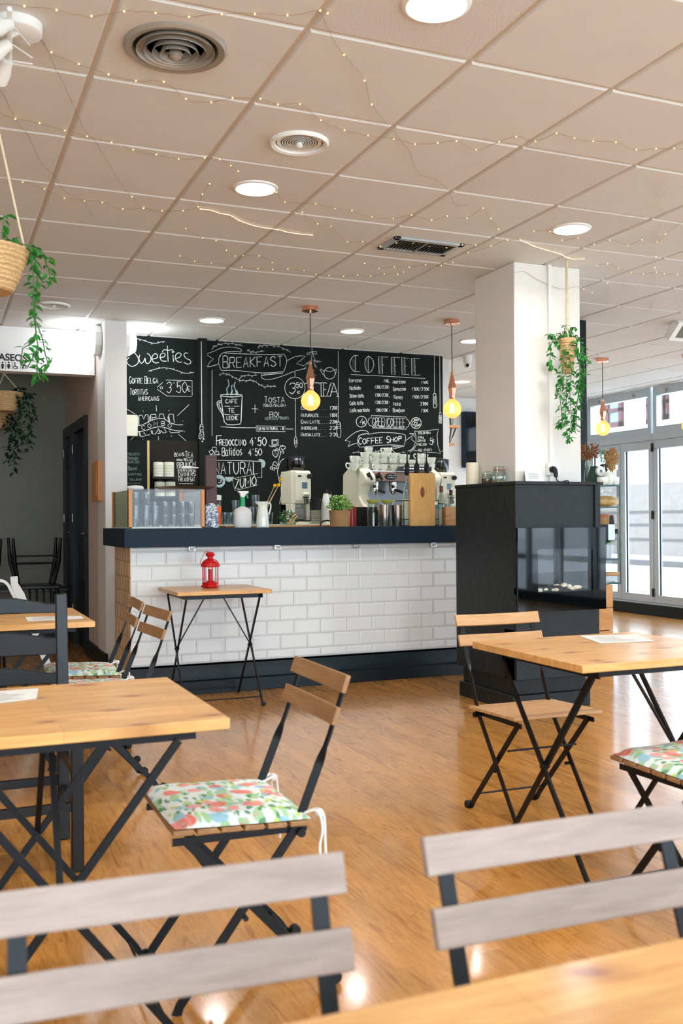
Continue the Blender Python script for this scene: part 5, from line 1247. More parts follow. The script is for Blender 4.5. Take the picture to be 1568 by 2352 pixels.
mk('flap', MB().prism([(-w_*.5,h_*.55),(w_*.5,h_*.05),(w_*.52,h_*.0),(w_*.1,0),(-w_*.5,h_*.1)], -.045, -.035), M['toile'], t, bevel=.003)
# orange box with a small glass jar
cx_, w_, h_ = span(498,509,1163,7.75,KT)
solo('orange_box', MB().box(-w_/2-.02,w_/2,-.04,.04,0,h_), M['orange'], 'bright orange box behind the toile pouch', 'box', (cx_, 7.8, KT), bevel=.003)
t = thing('storage_jar', 'glass jar with white top on the orange box', 'jar', (cx_-.0, 7.8, KT+h_)); mk('body', MB().lathe([(0,0),(.03,0),(.03,.07),(.025,.08)], n=20), M['bottle'], t); mk('lid', MB().lathe([(.028,.05),(.031,.05),(.031,.09),(0,.095)], n=20), M['white'], t)
# glasses on the back counter
for i, (x, y, k) in enumerate([(516,7.72,'f'),(530,7.7,'f'),(545,7.74,'f'),(524,7.85,'f'),(540,7.9,'f'),(575,7.72,'t'),(583,7.8,'t'),(592,7.9,'t'),(570,7.92,'t'),(618,7.75,'f')]):
    put_glass(k, P(x,1190,Y=y).x, y, KT+.001, 'clear glass on the back counter behind the spray bottle and jug', 'clear glasses on the back counter')
for x in (541, 587): put_glass('f', P(x,1190,Y=7.85).x, 7.85, KT+.001+.101 if x == 541 else KT+.001+.146, 'clear glass stacked on others on the back counter', 'clear glasses stacked on the back counter')
bpy.data.objects[-1] if False else None
# spray bottle
cx_, w_, h_ = span(536,577,1128,6.6,BT)
t = thing('spray_bottle', 'translucent spray bottle with green collar and white trigger head on the bar', 'spray bottle', (cx_+.0, 6.6, BT)); r_ = w_/2
mk('bottle', MB().lathe([(0,0),(r_*.9,0),(r_,.01),(r_,h_*.42),(r_*.85,h_*.5),(r_*.35,h_*.56),(r_*.28,h_*.6),(0,h_*.6)], n=28, sy=.7), M['frost'], t)
mk('collar', MB().lathe([(r_*.28,h_*.58),(r_*.3,h_*.58),(r_*.27,h_*.83),(0,h_*.83)], n=20), M['green'], t)
mk('spray_head', MB().prism([(-r_*.55,h_*.985),(-r_*.45,h_),(r_*.62,h_),(r_*.62,h_*.94),(r_*.38,h_*.93),(r_*.2,h_*.83),(-r_*.22,h_*.83),(-r_*.3,h_*.93)], -.012, .012), M['white'], t, bevel=.003)
mk('nozzle', MB().box(r_*.55,r_*.68,-.009,.009,h_*.94,h_), M['green'], t)
mk('trigger', MB().loft([(r_*.42,0,h_*.94),(r_*.5,0,h_*.86),(r_*.62,0,h_*.80)], (0,1,0), .012, .008), M['green'], t)
# white jug with three yellow flowers
cx_, w_, h_ = span(588,617,1152,6.6,BT)
t = thing('jug', 'white enamel jug on the bar holding yellow ball flowers', 'jug', (cx_, 6.6, BT)); r_ = w_/2
b = MB(); pr = [(0,0),(r_*1.0,0),(r_*1.02,.006),(r_*.86,h_*.5),(r_*.72,h_*.78),(r_*.72,h_*.85),(r_*.92,h_*.98),(r_*.95,h_),(r_*.9,h_*.99),(r_*.66,h_*.84),(0,h_*.8)]
b.lathe(pr, n=32)
b.v = [((x-.018*((-x)/r_) if (x < -r_*.5 and z > h_*.93) else x), y*(.6 if (x < -r_*.5 and z > h_*.93) else 1), z) for x, y, z in b.v]
mk('body', b, M['cerm'], t)
mk('handle', MB().tube(smooth3([(r_*.8,0,h_*.93),(r_*1.25,0,h_*.92),(r_*1.3,0,h_*.75),(r_*1.0,0,h_*.5)]), .005, 8), M['cerm'], t)
jx = cx_
for i, (x, y) in enumerate(((631,1115),(640,1114),(646,1101))):
    p = P(x,y,Y=6.6+.02*i); base = Vector((jx+.01*i,6.6,BT+h_*.6)); f_ = thing('ball_flower', ('yellow ball flower in the jug, lowest left one','yellow ball flower in the jug, lower right one','yellow ball flower in the jug, highest one')[i], 'flower', base, 0, 'yellow ball flowers in the jug')
    mk('stem', MB().tube([(0,0,0), p-base], .0022, 6), M['twig'], f_); mk('flower_head', rock(p-base, .0125, 16, 12, .05), M['yellow'], f_)
# bag of greens
cx_, w_, h_ = span(624,664,1170,7.2,BT)
t = thing('bag_of_greens', 'transparent bag with dried greens lying left of the tall grinder', 'bag', (cx_+.01, 7.05, BT))
b = MB()
for i in range(60): b.leaf((random.uniform(-w_*.4,w_*.4),random.uniform(-.03,.03),random.uniform(.015,h_*.75)), (random.uniform(-1,1),random.uniform(-.4,.4),random.uniform(-.3,.7)), (0,0,1), .05, .018)
mk('leaves', b, M['leaf'], t, fixn=False, smooth=False)
b = MB()
for i in range(10): a_ = Vector((random.uniform(-.01,.05),-.03,.02+random.random()*.03)); b.tube([a_, a_+Vector((.03+random.random()*.03,0,.05))], .004, 6)
mk('stalks', b, M['twig'], t); mk('wrapper', rock((0,0,h_*.47), h_*.5, 20, 12, .16, w_/h_*1.0, .5, .93), M['bottle'], t)
# chopping boards on the bar
a, b = P(505,1207,Y=6.75), P(750,1207,Y=6.75)
solo('chopping_board', MB().box(0, b.x-a.x, -.1, .1, 0, .012), M['boxw'], 'long wooden board lying on the bar behind the jug', 'board', (a.x+.05, 6.88, BT), bevel=.002)
a, b = P(541,1207,Y=6.5), P(604,1207,Y=6.5)
# ------------------------------------------------------------------ coffee grinder
def grinder(lab, cx, w, h, Y, zb, dpt=.26):
    t = thing('coffee_grinder', lab, 'coffee grinder', (cx, Y, zb)); hw = w/2; bh = h*.78
    k = .30*h
    b = MB().prism([(-hw*1.0,.03),(-hw,bh),(-hw+.03,bh),(hw,bh),(hw*.98,k),(hw*.72,k),(hw*.66,k-.02),(hw*.66,.03)], 0, dpt)
    b = MB(); b.box(-hw,hw,.0,dpt,k,bh)
    b.box(-hw,-hw+.035,0,dpt,.03,k).box(hw-.03,hw,0,dpt,.03,k).box(-hw,hw,dpt*.5,dpt,.03,k)
    mk('body', b, M['cream'], t, bevel=.006)
    b = MB().prism([(-.0,bh),(-.03,bh-.02),(-.03,k+.03),(0,k)], -hw*.62, hw*.98, 'x'); mk('front_panel', b, M['cream'], t, bevel=.004)
    mk('base_plate', MB().box(-hw-.01,hw+.07,-.06,dpt,0,.022), M['cream'], t, bevel=.004)
    mk('drip_tray', MB().box(-hw+.01,hw+.05,-.05,.1,.022,.032), M['steel_black'], t)
    hp = MB().lathe([(hw*.78,bh),(hw*1.0,bh+.03),(hw*1.02,h*.97),(hw*.98,h*.97),(hw*.95,bh+.032),(hw*.7,bh+.005)], (0,dpt*.45,0), 28)
    mk('bean_hopper', hp, M['darkglass'], t); mk('hopper_core', MB().lathe([(.03,bh),(.035,bh+.06),(.02,bh+.065),(0,bh+.065)], (0,dpt*.45,0), 16), M['cream'], t)
    mk('hopper_lid', MB().lathe([(hw*1.04,h*.965),(hw*1.04,h*.985),(hw*.5,h),(.02,h),(.02,h+.015),(0,h+.015)], (0,dpt*.45,0), 28), M['rubber'], t)
    mk('display', MB().box(hw*.02,hw*.58,-.034,-.028,bh*.66,bh*.78), M['screen'], t, bevel=.001)
    mk('knob', MB().lathe([(.02,0),(.02,.025),(.014,.03),(0,.03)], (hw*.78,-.03,bh*.89), 18, Matrix.Rotation(PI/2,3,'X')), M['rubber'], t)
    mk('slot', MB().box(-hw*.4,-hw*.05,-.034,-.029,bh*.88,bh*.91), M['rubber'], t)
    mk('spout', MB().prism([(-.08,bh*.56),(-.03,bh*.60),(-.03,bh*.50),(-.06,bh*.52)], hw*.05, hw*.62, 'x'), M['cream'], t, bevel=.002)
    f = MB(); f.box(hw*.1,hw*.6,-.075,-.03,bh*.49,bh*.505)
    for x in (.14,.3,.46): f.box(hw*x,hw*(x+.07),-.065,-.055,bh*.38,bh*.49)
    mk('portafilter_fork', f, M['rubber'], t)
    mk('motor_front', MB().box(-hw+.04,hw-.035,.05,.09,.04,k*.8).box(-hw+.045,hw-.04,.03,.05,k*.35,k*.45), M['steel'], t, bevel=.003)
    return t
cx_, w_, h_ = span(668,711,1046,7.72,KT)
grinder('tall cream coffee grinder with clear hopper left of the stacked cups', cx_, w_, h_, 7.72, KT)
cx_, w_, h_ = span(1004,1040,1052,7.72,KT)
grinder('second cream coffee grinder behind the bottles at the right end of the bar', cx_, w_*1.1, h_, 7.72, KT)
# cups by the grinder
def paper_cup(m, h, r): 
    return MB().lathe([(0,0),(r*.72,0),(r,h),(r*1.04,h),(r*1.04,h+.004),(r*.96,h),(r*.7,.004),(0,.004)], n=20)
X_ = P(730,1190,Y=7.6).x
for k in range(13):
    o = solo('saucer', MB().lathe([(0,0),(.03,0),(.048,.006),(.05,.0075),(.03,.003),(0,.003)], n=24), M['cream'] if k % 2 == 0 else M['cerm'], 'small cream saucer in the stack beside the tall grinder', 'saucer', (X_, 7.65, KT+k*.009), 'stacked saucers beside the grinder')
solo('paper_cup', paper_cup(0,.09,.045), M['rubber'], 'black paper cup standing upside down on the saucer stack', 'cup', (X_, 7.65, KT+.119))
X2 = P(752,1190,Y=7.75).x
for k in range(9): solo('paper_cup', MB().lathe([(0,0),(.03,0),(.036,.03),(.037,.03),(.031,.002),(0,.002)], n=18), M['labelp'] if k % 2 else M['steel_black'], 'paper cup in the dark and white nested stack', 'cup', (X2, 7.75, KT+k*.0315), 'nested paper cups beside the milk bottle')
X3 = P(764,1190,Y=7.5).x
t = thing('milk_bottle', 'white milk bottle with dark cap behind the potted plant', 'bottle', (X3, 7.5+.15, KT))
hb = P(764,1124,Y=7.65).z-KT
mk('body', MB().lathe([(0,0),(.04,0),(.042,.02),(.042,hb*.5),(.036,hb*.62),(.02,hb*.88),(.018,hb*.9),(0,hb*.9)], n=24), M['milk'], t); mk('cap', MB().lathe([(.021,hb*.88),(.021,hb),(0,hb)], n=20), M['steel_black'], t)
# dark strap/grip on the bar
X4 = P(738,1200,Y=6.75).x
t = thing('coffee_tamper_strap', 'black looped strap with handle on the bar left of the wicker pot', 'strap', (X4, 6.62, BT+.0)); mk('loop', MB().tube(smooth3([(-.06,0,.004),(-.05,0,.035),(0,0,.045),(.04,0,.03),(.05,0,.006)]), .006, 8), M['rubber'], t); mk('grip', MB().loft([(.05,0,.0),(.06,0,.03),(.055,0,.06)], (1,0,0), .03, .02), M['rubber'], t, bevel=.005)
# wicker pot with green plant
cx_, w_, h_ = span(757,803,1173,6.55,BT)
t = thing('potted_plant', 'small leafy plant with cream blossoms in a wicker pot on the bar', 'plant', (cx_, 6.55, BT)); r_ = w_/2
mk('wicker_pot', MB().lathe([(0,0),(r_*.9,0),(r_,h_),(r_*1.02,h_+.003),(r_*.92,h_),(r_*.9,h_*.9),(0,h_*.9)], n=32), M['wicker'], t)
hp_ = P(780,1138,Y=6.55).z-BT
lf, bl, st = MB(), MB(), MB()
for i in range(330):
    a = random.uniform(0,2*PI); e = random.uniform(.05,1); R_ = r_*1.18*e**.5; z = h_+ (hp_-h_)*(1-(e**.5)**2.4)*random.uniform(.55,1.05)+.004; p = Vector((R_*math.cos(a),R_*math.sin(a)*.9,z))
    lf.leaf(p, (math.cos(a)*.7,math.sin(a)*.7,random.uniform(-.1,.9)), (0,0,1), .026, .014)
    if i % 4 == 0: bl.ball(p+Vector((0,0,.01)), .0055, 6, 4)
    if i % 8 == 0: st.tube([(p.x*.3,p.y*.3,h_*.8), p], .0014, 4)
mk('leaves', lf, M['leafl'], t, smooth=False, fixn=False); mk('blossoms', bl, M['blossom'], t); mk('stems', st, M['stem'], t)
# red tin and dark box
X5 = P(810,1190,Y=7.1).x
solo('red_tin', MB().lathe([(0,0),(.035,0),(.035,.15),(.032,.153),(0,.153)], n=24), M['redp'], 'dark red tin right of the wicker pot', 'tin', (P(808,1190,Y=7.0).x, 7.0, BT))
solo('knock_box', MB().box(-.09,.09,-.08,.08,0,.15), M['rubber'], 'black knock box between the red tin and the shakers', 'box', (P(832,1190,Y=7.1).x+.01, 7.08, BT), bevel=.006)
# ------------------------------------------------------------------ espresso machine
YE = 7.75
ex0, ex1 = P(826,1150,Y=YE).x, P(1000,1150,Y=YE).x; W_ = ex1-ex0
zt = P(900,1080,Y=YE).z-KT; zpan = P(900,1082,Y=YE-.0).z-KT; zpl = P(900,1106,Y=YE).z-KT
t = thing('espresso_machine', 'large cream and steel espresso machine on the back counter', 'espresso machine', (ex0, YE, KT))
def side(x0, x1):
    q = [(-.10,.075),(-.115,zt*.30),(-.02,zt*.42),(.02,zt*.52),(-.03,zt*.70),(-.09,zt*.72),(-.13,zt*.78),(-.12,zt*.88),(-.05,zt*.98),(.04,zt*1.06),(.25,zt*1.06),(.38,zt*.95),(.40,.075)]
    return MB().prism(q, x0, x1, 'x')
mk('side_panel', side(0,.10), M['cream'], t, bevel=.015); mk('side_panel', side(W_-.07,W_), M['cream'], t, bevel=.015)
mk('rear_body', MB().box(.09,W_-.06,.15,.38,.08,zt*.99), M['steel'], t, bevel=.005)
mk('group_panel', MB().prism([(-.09,zpl+.0),(-.07,zt*.97),(.15,zt*.99),(.15,zpl)], .09, W_-.06, 'x'), mat('brushed_warm_steel', (170,150,144), .32, metal=.7), t, bevel=.004)
mk('back_splash', MB().box(.1,W_-.06,.12,.15,.09,zpl), mat('satin_back_splash', (120,122,124), .4, metal=.8), t)
mk('drip_tray', MB().box(.1,W_-.05,-.13,.3,.05,.085), M['chrome'], t, bevel=.003)
for x in (.06, W_-.05):
    for y in (-.05,.3): mk('foot', MB().lathe([(.02,0),(.02,.05),(.025,.055),(0,.055)], (x,y,0), 12), M['rubber'], t)
mk('base', MB().box(.02,W_-.02,-.1,.36,.045,.08), M['rubber'], t)
mk('cup_rail', MB().tube([(.17,-.05,zt*1.02),(.17,-.05,zt*1.12),(W_-.1,-.05,zt*1.12),(W_-.1,-.05,zt*1.02)], .004, 6), M['chrome'], t)
dpn = MB(); dpn.prism([(.55*W_-.1,zt*.98),(.55*W_-.07,zt*1.06),(W_-.1,zt*1.06),(W_-.1,zt*.98)], -.12, -.07); mk('display_panel', dpn, M['black'], t, bevel=.003)
leds = MB()
for i in range(10): leds.box(.5*W_+i*.025,.5*W_+i*.025+.012,-.124,-.12,zt*1.015,zt*1.03)
mk('indicator_lights', leds, M['wlamp'], t)
for px in (845,868):
    x = P(px,1095,Y=YE-.1).x-ex0
    k = MB().lathe([(.022,0),(.022,.02),(.016,.04),(.012,.045),(0,.045)], (x,-.085,zt*.88), 16, Matrix.Rotation(PI/2,3,'X')); k.loft([(x-.005,-.12,zt*.94),(x+.025,-.13,zt*.80)], (1,0,0), .018, .016)
    mk('steam_knob', k, M['rubber'], t, bevel=.002)
x = P(899,1097,Y=YE-.1).x-ex0
kp = MB().lathe([(.055,0),(.055,.008),(.048,.012),(0,.012)], (x,-.083,zt*.87), 28, Matrix.Rotation(PI/2,3,'X')@Matrix.Diagonal((1,.55,1))); mk('button_pad', kp, M['black'], t)
bt = MB()
for i in range(5):
    for j in range(2): bt.ball((x-.034+i*.017,-.097,zt*.87+.009-j*.018), .0055, 8, 6)
mk('buttons', bt, M['chrome'], t)
for px in (858, 900):
    x = P(px,1120,Y=YE).x-ex0
    mk('brew_group', MB().lathe([(.036,zpl-.005),(.038,zpl-.03),(.034,zpl-.045),(.03,zpl-.06),(.03,zpl-.075),(0,zpl-.078)], (x,-.02,0), 24), M['chrome'], t)
    pf = mk('portafilter', MB().lathe([(.034,zpl-.06),(.034,zpl-.085),(.02,zpl-.1),(.01,zpl-.115),(0,zpl-.116)], (x,-.02,0), 20), M['chrome'], t)
    mk('portafilter_handle', MB().tube([(x,-.055,zpl-.075),(x+.01,-.12,zpl-.085),(x+.015,-.18,zpl-.1)], [.009,.014,.012], 10), M['rubber'], pf)
x = P(861,1110,Y=YE-.1).x-ex0
mk('steam_wand', MB().tube(smooth3([(x-.02,-.09,zpl),(x+.0,-.11,zpl-.01),(x+.012,-.115,zpl-.06),(x+.02,-.11,zpl-.14)]), .006, 8), M['chrome'], t)
x = P(842,1130,Y=YE-.1).x-ex0
mk('water_gauge', MB().box(x-.012,x+.012,.1,.12,zpl*.42,zpl*.86), M['black'], t, bevel=.008)
# cups on the machine
cup = None
def coffee_cup(x, y, z, rz, lab, grp, sc=1, flip=False):
    global cup
    if cup is None:
        c0 = thing('coffee_cup', lab, 'cup', (x,y,z), rz, grp)
        mk('bowl', MB().lathe([(0,0),(.02,0),(.021,.004),(.034,.022),(.040,.056),(.041,.06),(.0385,.0595),(.032,.024),(0,.006)], n=24), M['cerm'], c0)
        mk('handle', MB().tube(smooth3([(-.037,0,.052),(-.060,0,.055),(-.066,0,.038),(-.055,0,.02),(-.033,0,.022)]), .005, 8), M['cerm'], c0)
        cup = c0; c = c0
    else: c = dup(cup, (x,y,z), rz, lab, grp)
    c.scale = (sc,)*3
    return c
ZK = KT+zt*1.06
rowpx = [(808,2,1.15),(838,3,1.0),(862,3,1.0),(880,3,1.0),(903,3,1.0),(924,3,.95),(945,2,.95),(965,3,1.0),(988,2,1.15)]
rows = [(.0,'front row'),(.12,'back row')]
zbase = P(860,1082,Y=YE+.03).z
for ri, (dy, rn) in enumerate(rows):
    for i, (px, n, sc) in enumerate(rowpx):
        x = P(px+(9 if ri else 0), 1070, Y=YE+.03+dy).x
        nn = n if ri == 0 else n+(1 if i in (1,3) else 0)
        zz = zbase if ri == 0 else zbase+.004
        if i == 0: x += .02
        for k in range(nn):
            coffee_cup(x+random.uniform(-.004,.004), YE+.03+dy+random.uniform(-.004,.004), zz+k*.050*sc, random.uniform(-.25,.9), 'white cup in the %s piled on the espresso machine' % rn, 'white cups piled on the espresso machine, %s' % rn, sc)
mk('cup_shelf', MB().box(.03,W_-.08,-.06,.33,zbase-KT-.006,zbase-KT-.0005), M['chrome'], bpy.data.objects['espresso_machine'])
# ------------------------------------------------------------------ shakers, bottles, syrup rack
def shaker(x0, x1, yt, Y, lab, m):
    cx, w, h = span(x0, x1, yt, Y, BT); r = w/2
    return solo('cocktail_shaker', MB().lathe([(0,0),(r*.78,0),(r*.8,.004),(r,h-.004),(r*1.02,h),(r*.97,h-.002),(r*.76,.006),(0,.006)], n=32), m, lab, 'shaker', (cx, Y, BT), 'steel shaker tins on the bar')
shaker(869,895,1159,6.62,'steel shaker tin between the lidded bottles','' or M['chrome']); shaker(899,925,1160,6.62,'steel shaker tin right of the second lidded bottle', M['chrome'])
def lidded(x0, x1, yt, Y, lab, fill):
    cx, w, h = span(x0, x1, yt, Y, BT); r = w/2; t = thing('lidded_bottle', lab, 'bottle', (cx, Y, BT), 0, 'glass bottles with olive lids')
    mk('glass_body', MB().lathe([(0,0),(r*.95,0),(r*.95,h*.8),(r*.9,h*.86),(r*.86,h*.9)], n=28), M['bottle'], t)
    mk('drink', MB().lathe([(0,.004),(r*.88,.004),(r*.88,h*.62),(0,h*.62)], n=24), fill, t)
    mk('lid', MB().lathe([(r*.75,h*.86),(r*.8,h*.88),(r*1.05,h*.95),(r*1.06,h),(r*.95,h*.985),(0,h*.985)], n=28), M['pyel'], t)
lidded(844,869,1148,6.75,'glass bottle with olive lid and dark drink, left of the shakers', M['rubber']); lidded(877,903,1148,6.78,'glass bottle with olive lid behind the steel shakers', M['frost'])
# plank screen with the pump bottles behind it
cx_, w_, h_ = span(940,997,1087,6.5,BT)
t = thing('plank_screen', 'upright knotty pine plank with a dark knot standing on the bar', 'board', (cx_, 6.5, BT))
mk('plank', MB().box(-w_/2,w_/2,-.012,.012,0,h_), M['plank'], t, bevel=.002)
k = MB()
kt_ = NT('dark_wood_knot'); v = kt_.coord((1,1,1)); kt_.link(kt_.ramp(kt_.noise(v,60,4,.6,1), [(.3,lin((84,36,14))),(.7,lin((150,78,34)))]), kt_.b.inputs['Base Color'])
def eye(cx, cz, a, b_, n=18): return [(cx+a*math.copysign(abs(math.cos(t*2*PI/n))**1.3, math.cos(t*2*PI/n)), cz+b_*math.sin(t*2*PI/n)) for t in range(n)]
k.prism(eye(-.003,h_*.64,.018,.040), -.0128, -.0122); mk('knot', k, kt_.mat, t)
k = MB()
for q in range(5):
    e = eye(-.003,h_*.63,.022+.013*q,.055+.028*q, 28)
    k.tube([(x,-.0118,z) for x, z in e if abs(x) < w_/2-.002], .0007, 4)
for q in (-1,1):
    for j in range(4):
        k.tube([(q*(w_/2-.008-.012*j),-.0118,.004),(q*(w_/2-.010-.013*j),-.0118,h_*.3)], .0009, 4)
mk('grain_lines', k, mat('darker_wood_grain', (204,146,80), .5), t)
rk = thing('wire_rack', 'black wire rack around the pump bottles behind the plank', 'rack', (cx_, 6.62, BT))
r0 = P(920,1150,Y=6.6).x-cx_; r1 = P(1000,1150,Y=6.6).x-cx_; f = MB()
for z in (.004, .05, .19):
    f.tube([(r0,-.07,z),(r1,-.07,z),(r1,.07,z),(r0,.07,z)], .003, 6, closed=True)
for x in [r0+(r1-r0)*i/6 for i in range(7)]: f.tube([(x,-.07,.004),(x,-.07,.19)], .0025, 6)
mk('wire_frame', f, M['rubber'], rk)
def pump(px, lab, dy):
    p = P(px,1118,Y=6.62+dy); hb = P(px,1085,Y=6.62+dy).z-BT; t = thing('syrup_bottle', lab, 'bottle', (p.x, 6.62+dy, BT), 0, 'syrup bottles with black pumps')
    mk('bottle', MB().lathe([(0,.001),(.036,.001),(.037,.01),(.037,hb*.56),(.03,hb*.66),(.014,hb*.82),(.013,hb*.96)], n=24), M['bottle'], t)
    mk('syrup', MB().lathe([(0,.004),(.033,.004),(.033,hb*.4),(0,hb*.4)], n=20), M['frost'], t)
    mk('label', MB().lathe([(.0375,hb*.12),(.0378,hb*.12),(.0378,hb*.5),(.0375,hb*.5)], n=24), M['labelp'], t)
    z1 = P(px,1069,Y=6.62+dy).z-BT; z2 = P(px,1036,Y=6.62+dy).z-BT
    mk('pump_head', MB().lathe([(.013,hb*.94),(.019,hb*.97),(.019,z1),(.014,z1+.012),(.006,z1+.025),(.0045,z2),(0,z2)], n=16).loft([(0,0,z2-.004),(-.03,0,z2-.002),(-.055,0,z2-.02)], (0,1,0), .009, .009), M['rubber'], t, bevel=0)
pump(935,'leftmost syrup bottle with black pump left of the plank',-.01); pump(957,'syrup bottle with black pump, middle of the three behind the plank',.03); pump(980,'syrup bottle with black pump, rightmost of the three behind the plank',.03)
# blue capped shaker bottle
cx_, w_, h_ = span(1000,1014,1158,6.62,BT)
t = thing('shaker_bottle', 'pale bottle with blue green cap right of the plank', 'bottle', (cx_, 6.62, BT)); r_ = w_/2*1.1
mk('body', MB().lathe([(0,.0),(r_*.7,0),(r_,.02),(r_,h_*.8),(0,h_*.8)], n=24), mat('speckled_pale_enamel', (190,194,176), .5, var=.15, vs=60), t); mk('cap', MB().lathe([(r_*1.02,h_*.78),(r_*1.02,h_*.86),(r_*.8,h_*.98),(0,h_)], n=24), M['seagreen'], t)
# wooden boxes and bottles at the right end
bx0, bx1 = P(1014,1190,Y=6.62).x, P(1053,1190,Y=6.62).x+.12
zb1 = P(1030,1163,Y=6.55).z-BT
for k_ in range(2):
    bb = MB(); z0_ = k_*(zb1/2)+.0005; z1_ = z0_+zb1/2-.002; w2, d2 = (bx1-bx0)/2, .1
    bb.box(-w2,w2,-d2,-d2+.012,z0_,z1_).box(-w2,w2,d2-.012,d2,z0_,z1_).box(-w2,-w2+.012,-d2+.012,d2-.012,z0_,z1_).box(w2-.012,w2,-d2+.012,d2-.012,z0_,z1_).box(-w2+.012,w2-.012,-d2+.012,d2-.012,z0_,z0_+.008)
    if k_: bb.box(-w2+.012,w2-.012,-d2+.012,d2-.012,z1_-.01,z1_)
    solo('wooden_box', bb, M['boxw'], ('pine box at the right end of the bar, lower of two','pine box at the right end of the bar, upper of two')[k_], 'box', ((bx0+bx1)/2, 6.66, BT), 'stacked pine boxes', bevel=.002)
def liquor(px, ytop, yb, Y, r, lab, capm, neck, m):
    zb_ = BT+zb1+.0005; p = P(px,ytop,Y=Y); h = p.z-zb_; t = thing('liquor_bottle', lab, 'bottle', (p.x, Y, zb_), 0, 'clear bottles on the pine boxes')
    mk('bottle', MB().lathe([(0,0),(r,0),(r,.012),(r*.95,h*.22),(r*.6,h*.34),(.013,h*.46),(.012,h*.62),(0,h*.62)], n=24), m, t)
    mk('drink', MB().lathe([(0,.003),(r*.86,.003),(r*.82,h*.12),(0,h*.12)], n=20), neck, t)
    mk('collar', MB().lathe([(.0145,h*.5),(.0145,h*.72),(.013,h*.74),(0,h*.74)], n=16), capm, t)
    mk('pourer', MB().lathe([(.011,h*.73),(.011,h*.85),(.005,h*.88),(.004,h),(0,h)], n=12), M['steel'], t)
liquor(1013,1099,1160,6.64,.034,'clear bottle with brown neck and steel pourer on the pine boxes',mat('brown_neck_foil',(120,60,34),.4),M['steel_black'],M['bottle'])
liquor(1035,1112,1160,6.66,.032,'clear bottle with dark red neck at the right end of the bar',mat('dark_red_neck_foil',(70,34,34),.4),M['frost'],M['bottle'])
# jars and small board by the sweets writing
def shelf_jar(px, y0, y1, lab):
    Y = 8.28; z0_ = P(px,y1,Y=Y).z; z1_ = P(px,y0,Y=Y).z; h = z1_-z0_; r = (P(px+11.6,y0,Y=Y).x-P(px-11.6,y0,Y=Y).x)/2
    t = thing('label_jar', lab, 'jar', (P(px,y0,Y=Y).x, Y, z0_), 0, 'jars with cream labels and black lids')
    mk('body', MB().lathe([(0,0),(r,0),(r,h*.85),(r*.9,h*.88),(0,h*.88)], n=28), M['white'], t)
    mk('label', MB().lathe([(r*1.005,h*.06),(r*1.012,h*.06),(r*1.012,h*.82),(r*1.005,h*.82)], n=28), M['labelp'], t)
    k = MB()
    for i in range(6):
        zz = h*(.2+.09*i); k.lathe([(r*1.014,zz),(r*1.016,zz),(r*1.016,zz+.002),(r*1.014,zz+.002)], n=28)
    mk('printed_lines', k, M['chalkdim'], t)
    mk('lid', MB().lathe([(r*.62,h*.85),(r*.64,h*.86),(r*.64,h),(0,h)], n=24), M['rubber'], t); return z0_
z1_ = shelf_jar(363.5,1057,1095,'jar with cream label and black lid, upper left of four'); shelf_jar(387.5,1057,1095,'jar with cream label and black lid, upper right of four')
z2_ = shelf_jar(366.5,1102,1140,'jar with cream label and black lid, lower left of four'); shelf_jar(390.5,1102,1140,'jar with cream label and black lid, lower right of four')
xa, xb = P(346,1098,Y=8.28).x, P(405,1098,Y=8.28).x
for z_, n_ in ((z1_,'upper'),(z2_,'lower')): solo('wall_shelf', MB().box(xa,xb,8.2,8.38,-.02,-.001), M['rubber'], '%s narrow black wall shelf under the label jars' % n_, 'shelf', (0,0,z_), 'black jar shelves', bevel=.002)
YL = 8.25; a, b = P(288,1135,Y=YL), P(343,1012,Y=YL)
t = thing('small_chalkboard', 'narrow framed chalkboard with faint writing beside the pier', 'chalkboard', (a.x, YL, a.z))
mk('board', MB().box(0.0,b.x-a.x-.02,0,.02,0,b.z-a.z), M['board'], t); mk('frame', MB().box(b.x-a.x-.02,b.x-a.x,-.004,.024,0,b.z-a.z), M['twig'], t, bevel=.002)
c = Chalk(Y=YL, w=.007)
for tx, x0_, y0_, x1_, h_ in (('FOCACCIA',272,1046,322,6),('Salada',293,1055,318,6),('QUESO',292,1064,320,6),('Bagel',294,1080,316,9),('COFFEE',294,1092,326,5),('TO LOVE',296,1104,326,5)): c.text(tx, x0_ if x0_ > 290 else 291, y0_, x1_, y0_, h_, .007)
c.stroke([(291,1110),(324,1110)], .006)
cc_ = c.mb; cc_.v = [(x-a.x, y-YL, z-a.z) for x, y, z in cc_.v]
mk('chalk_list', cc_, M['chalkdim'], t, smooth=False, fixn=False)
solo('wall_switch_box', MB().box(-.07,.06,-.05,0,-.09,.09), M['cream'], 'white box on the chalkboard wall beside the pier', 'box', (P(298,978,Y=8.39).x, 8.399, P(298,978,Y=8.39).z), bevel=.004)
sp = P(448,1074,Y=8.0)  # small white flattened oval with a thin stub
t = thing('hanging_oval', 'small white oval piece hanging before the brunch writing', 'white_oval', (sp.x, 8.29, P(448,1074,Y=8.29).z))
mk('white_oval', MB().ball((0,0,0), .05, 16, 8, 1.1, .5, .22), M['white'], t); mk('handle', MB().tube([(.05,0,0),(.1,0,-.002)], .006, 6), M['white'], t); mk('hook', MB().tube([(.1,0,0),(.1,.02,0)], .004, 6), M['chrome'], t)
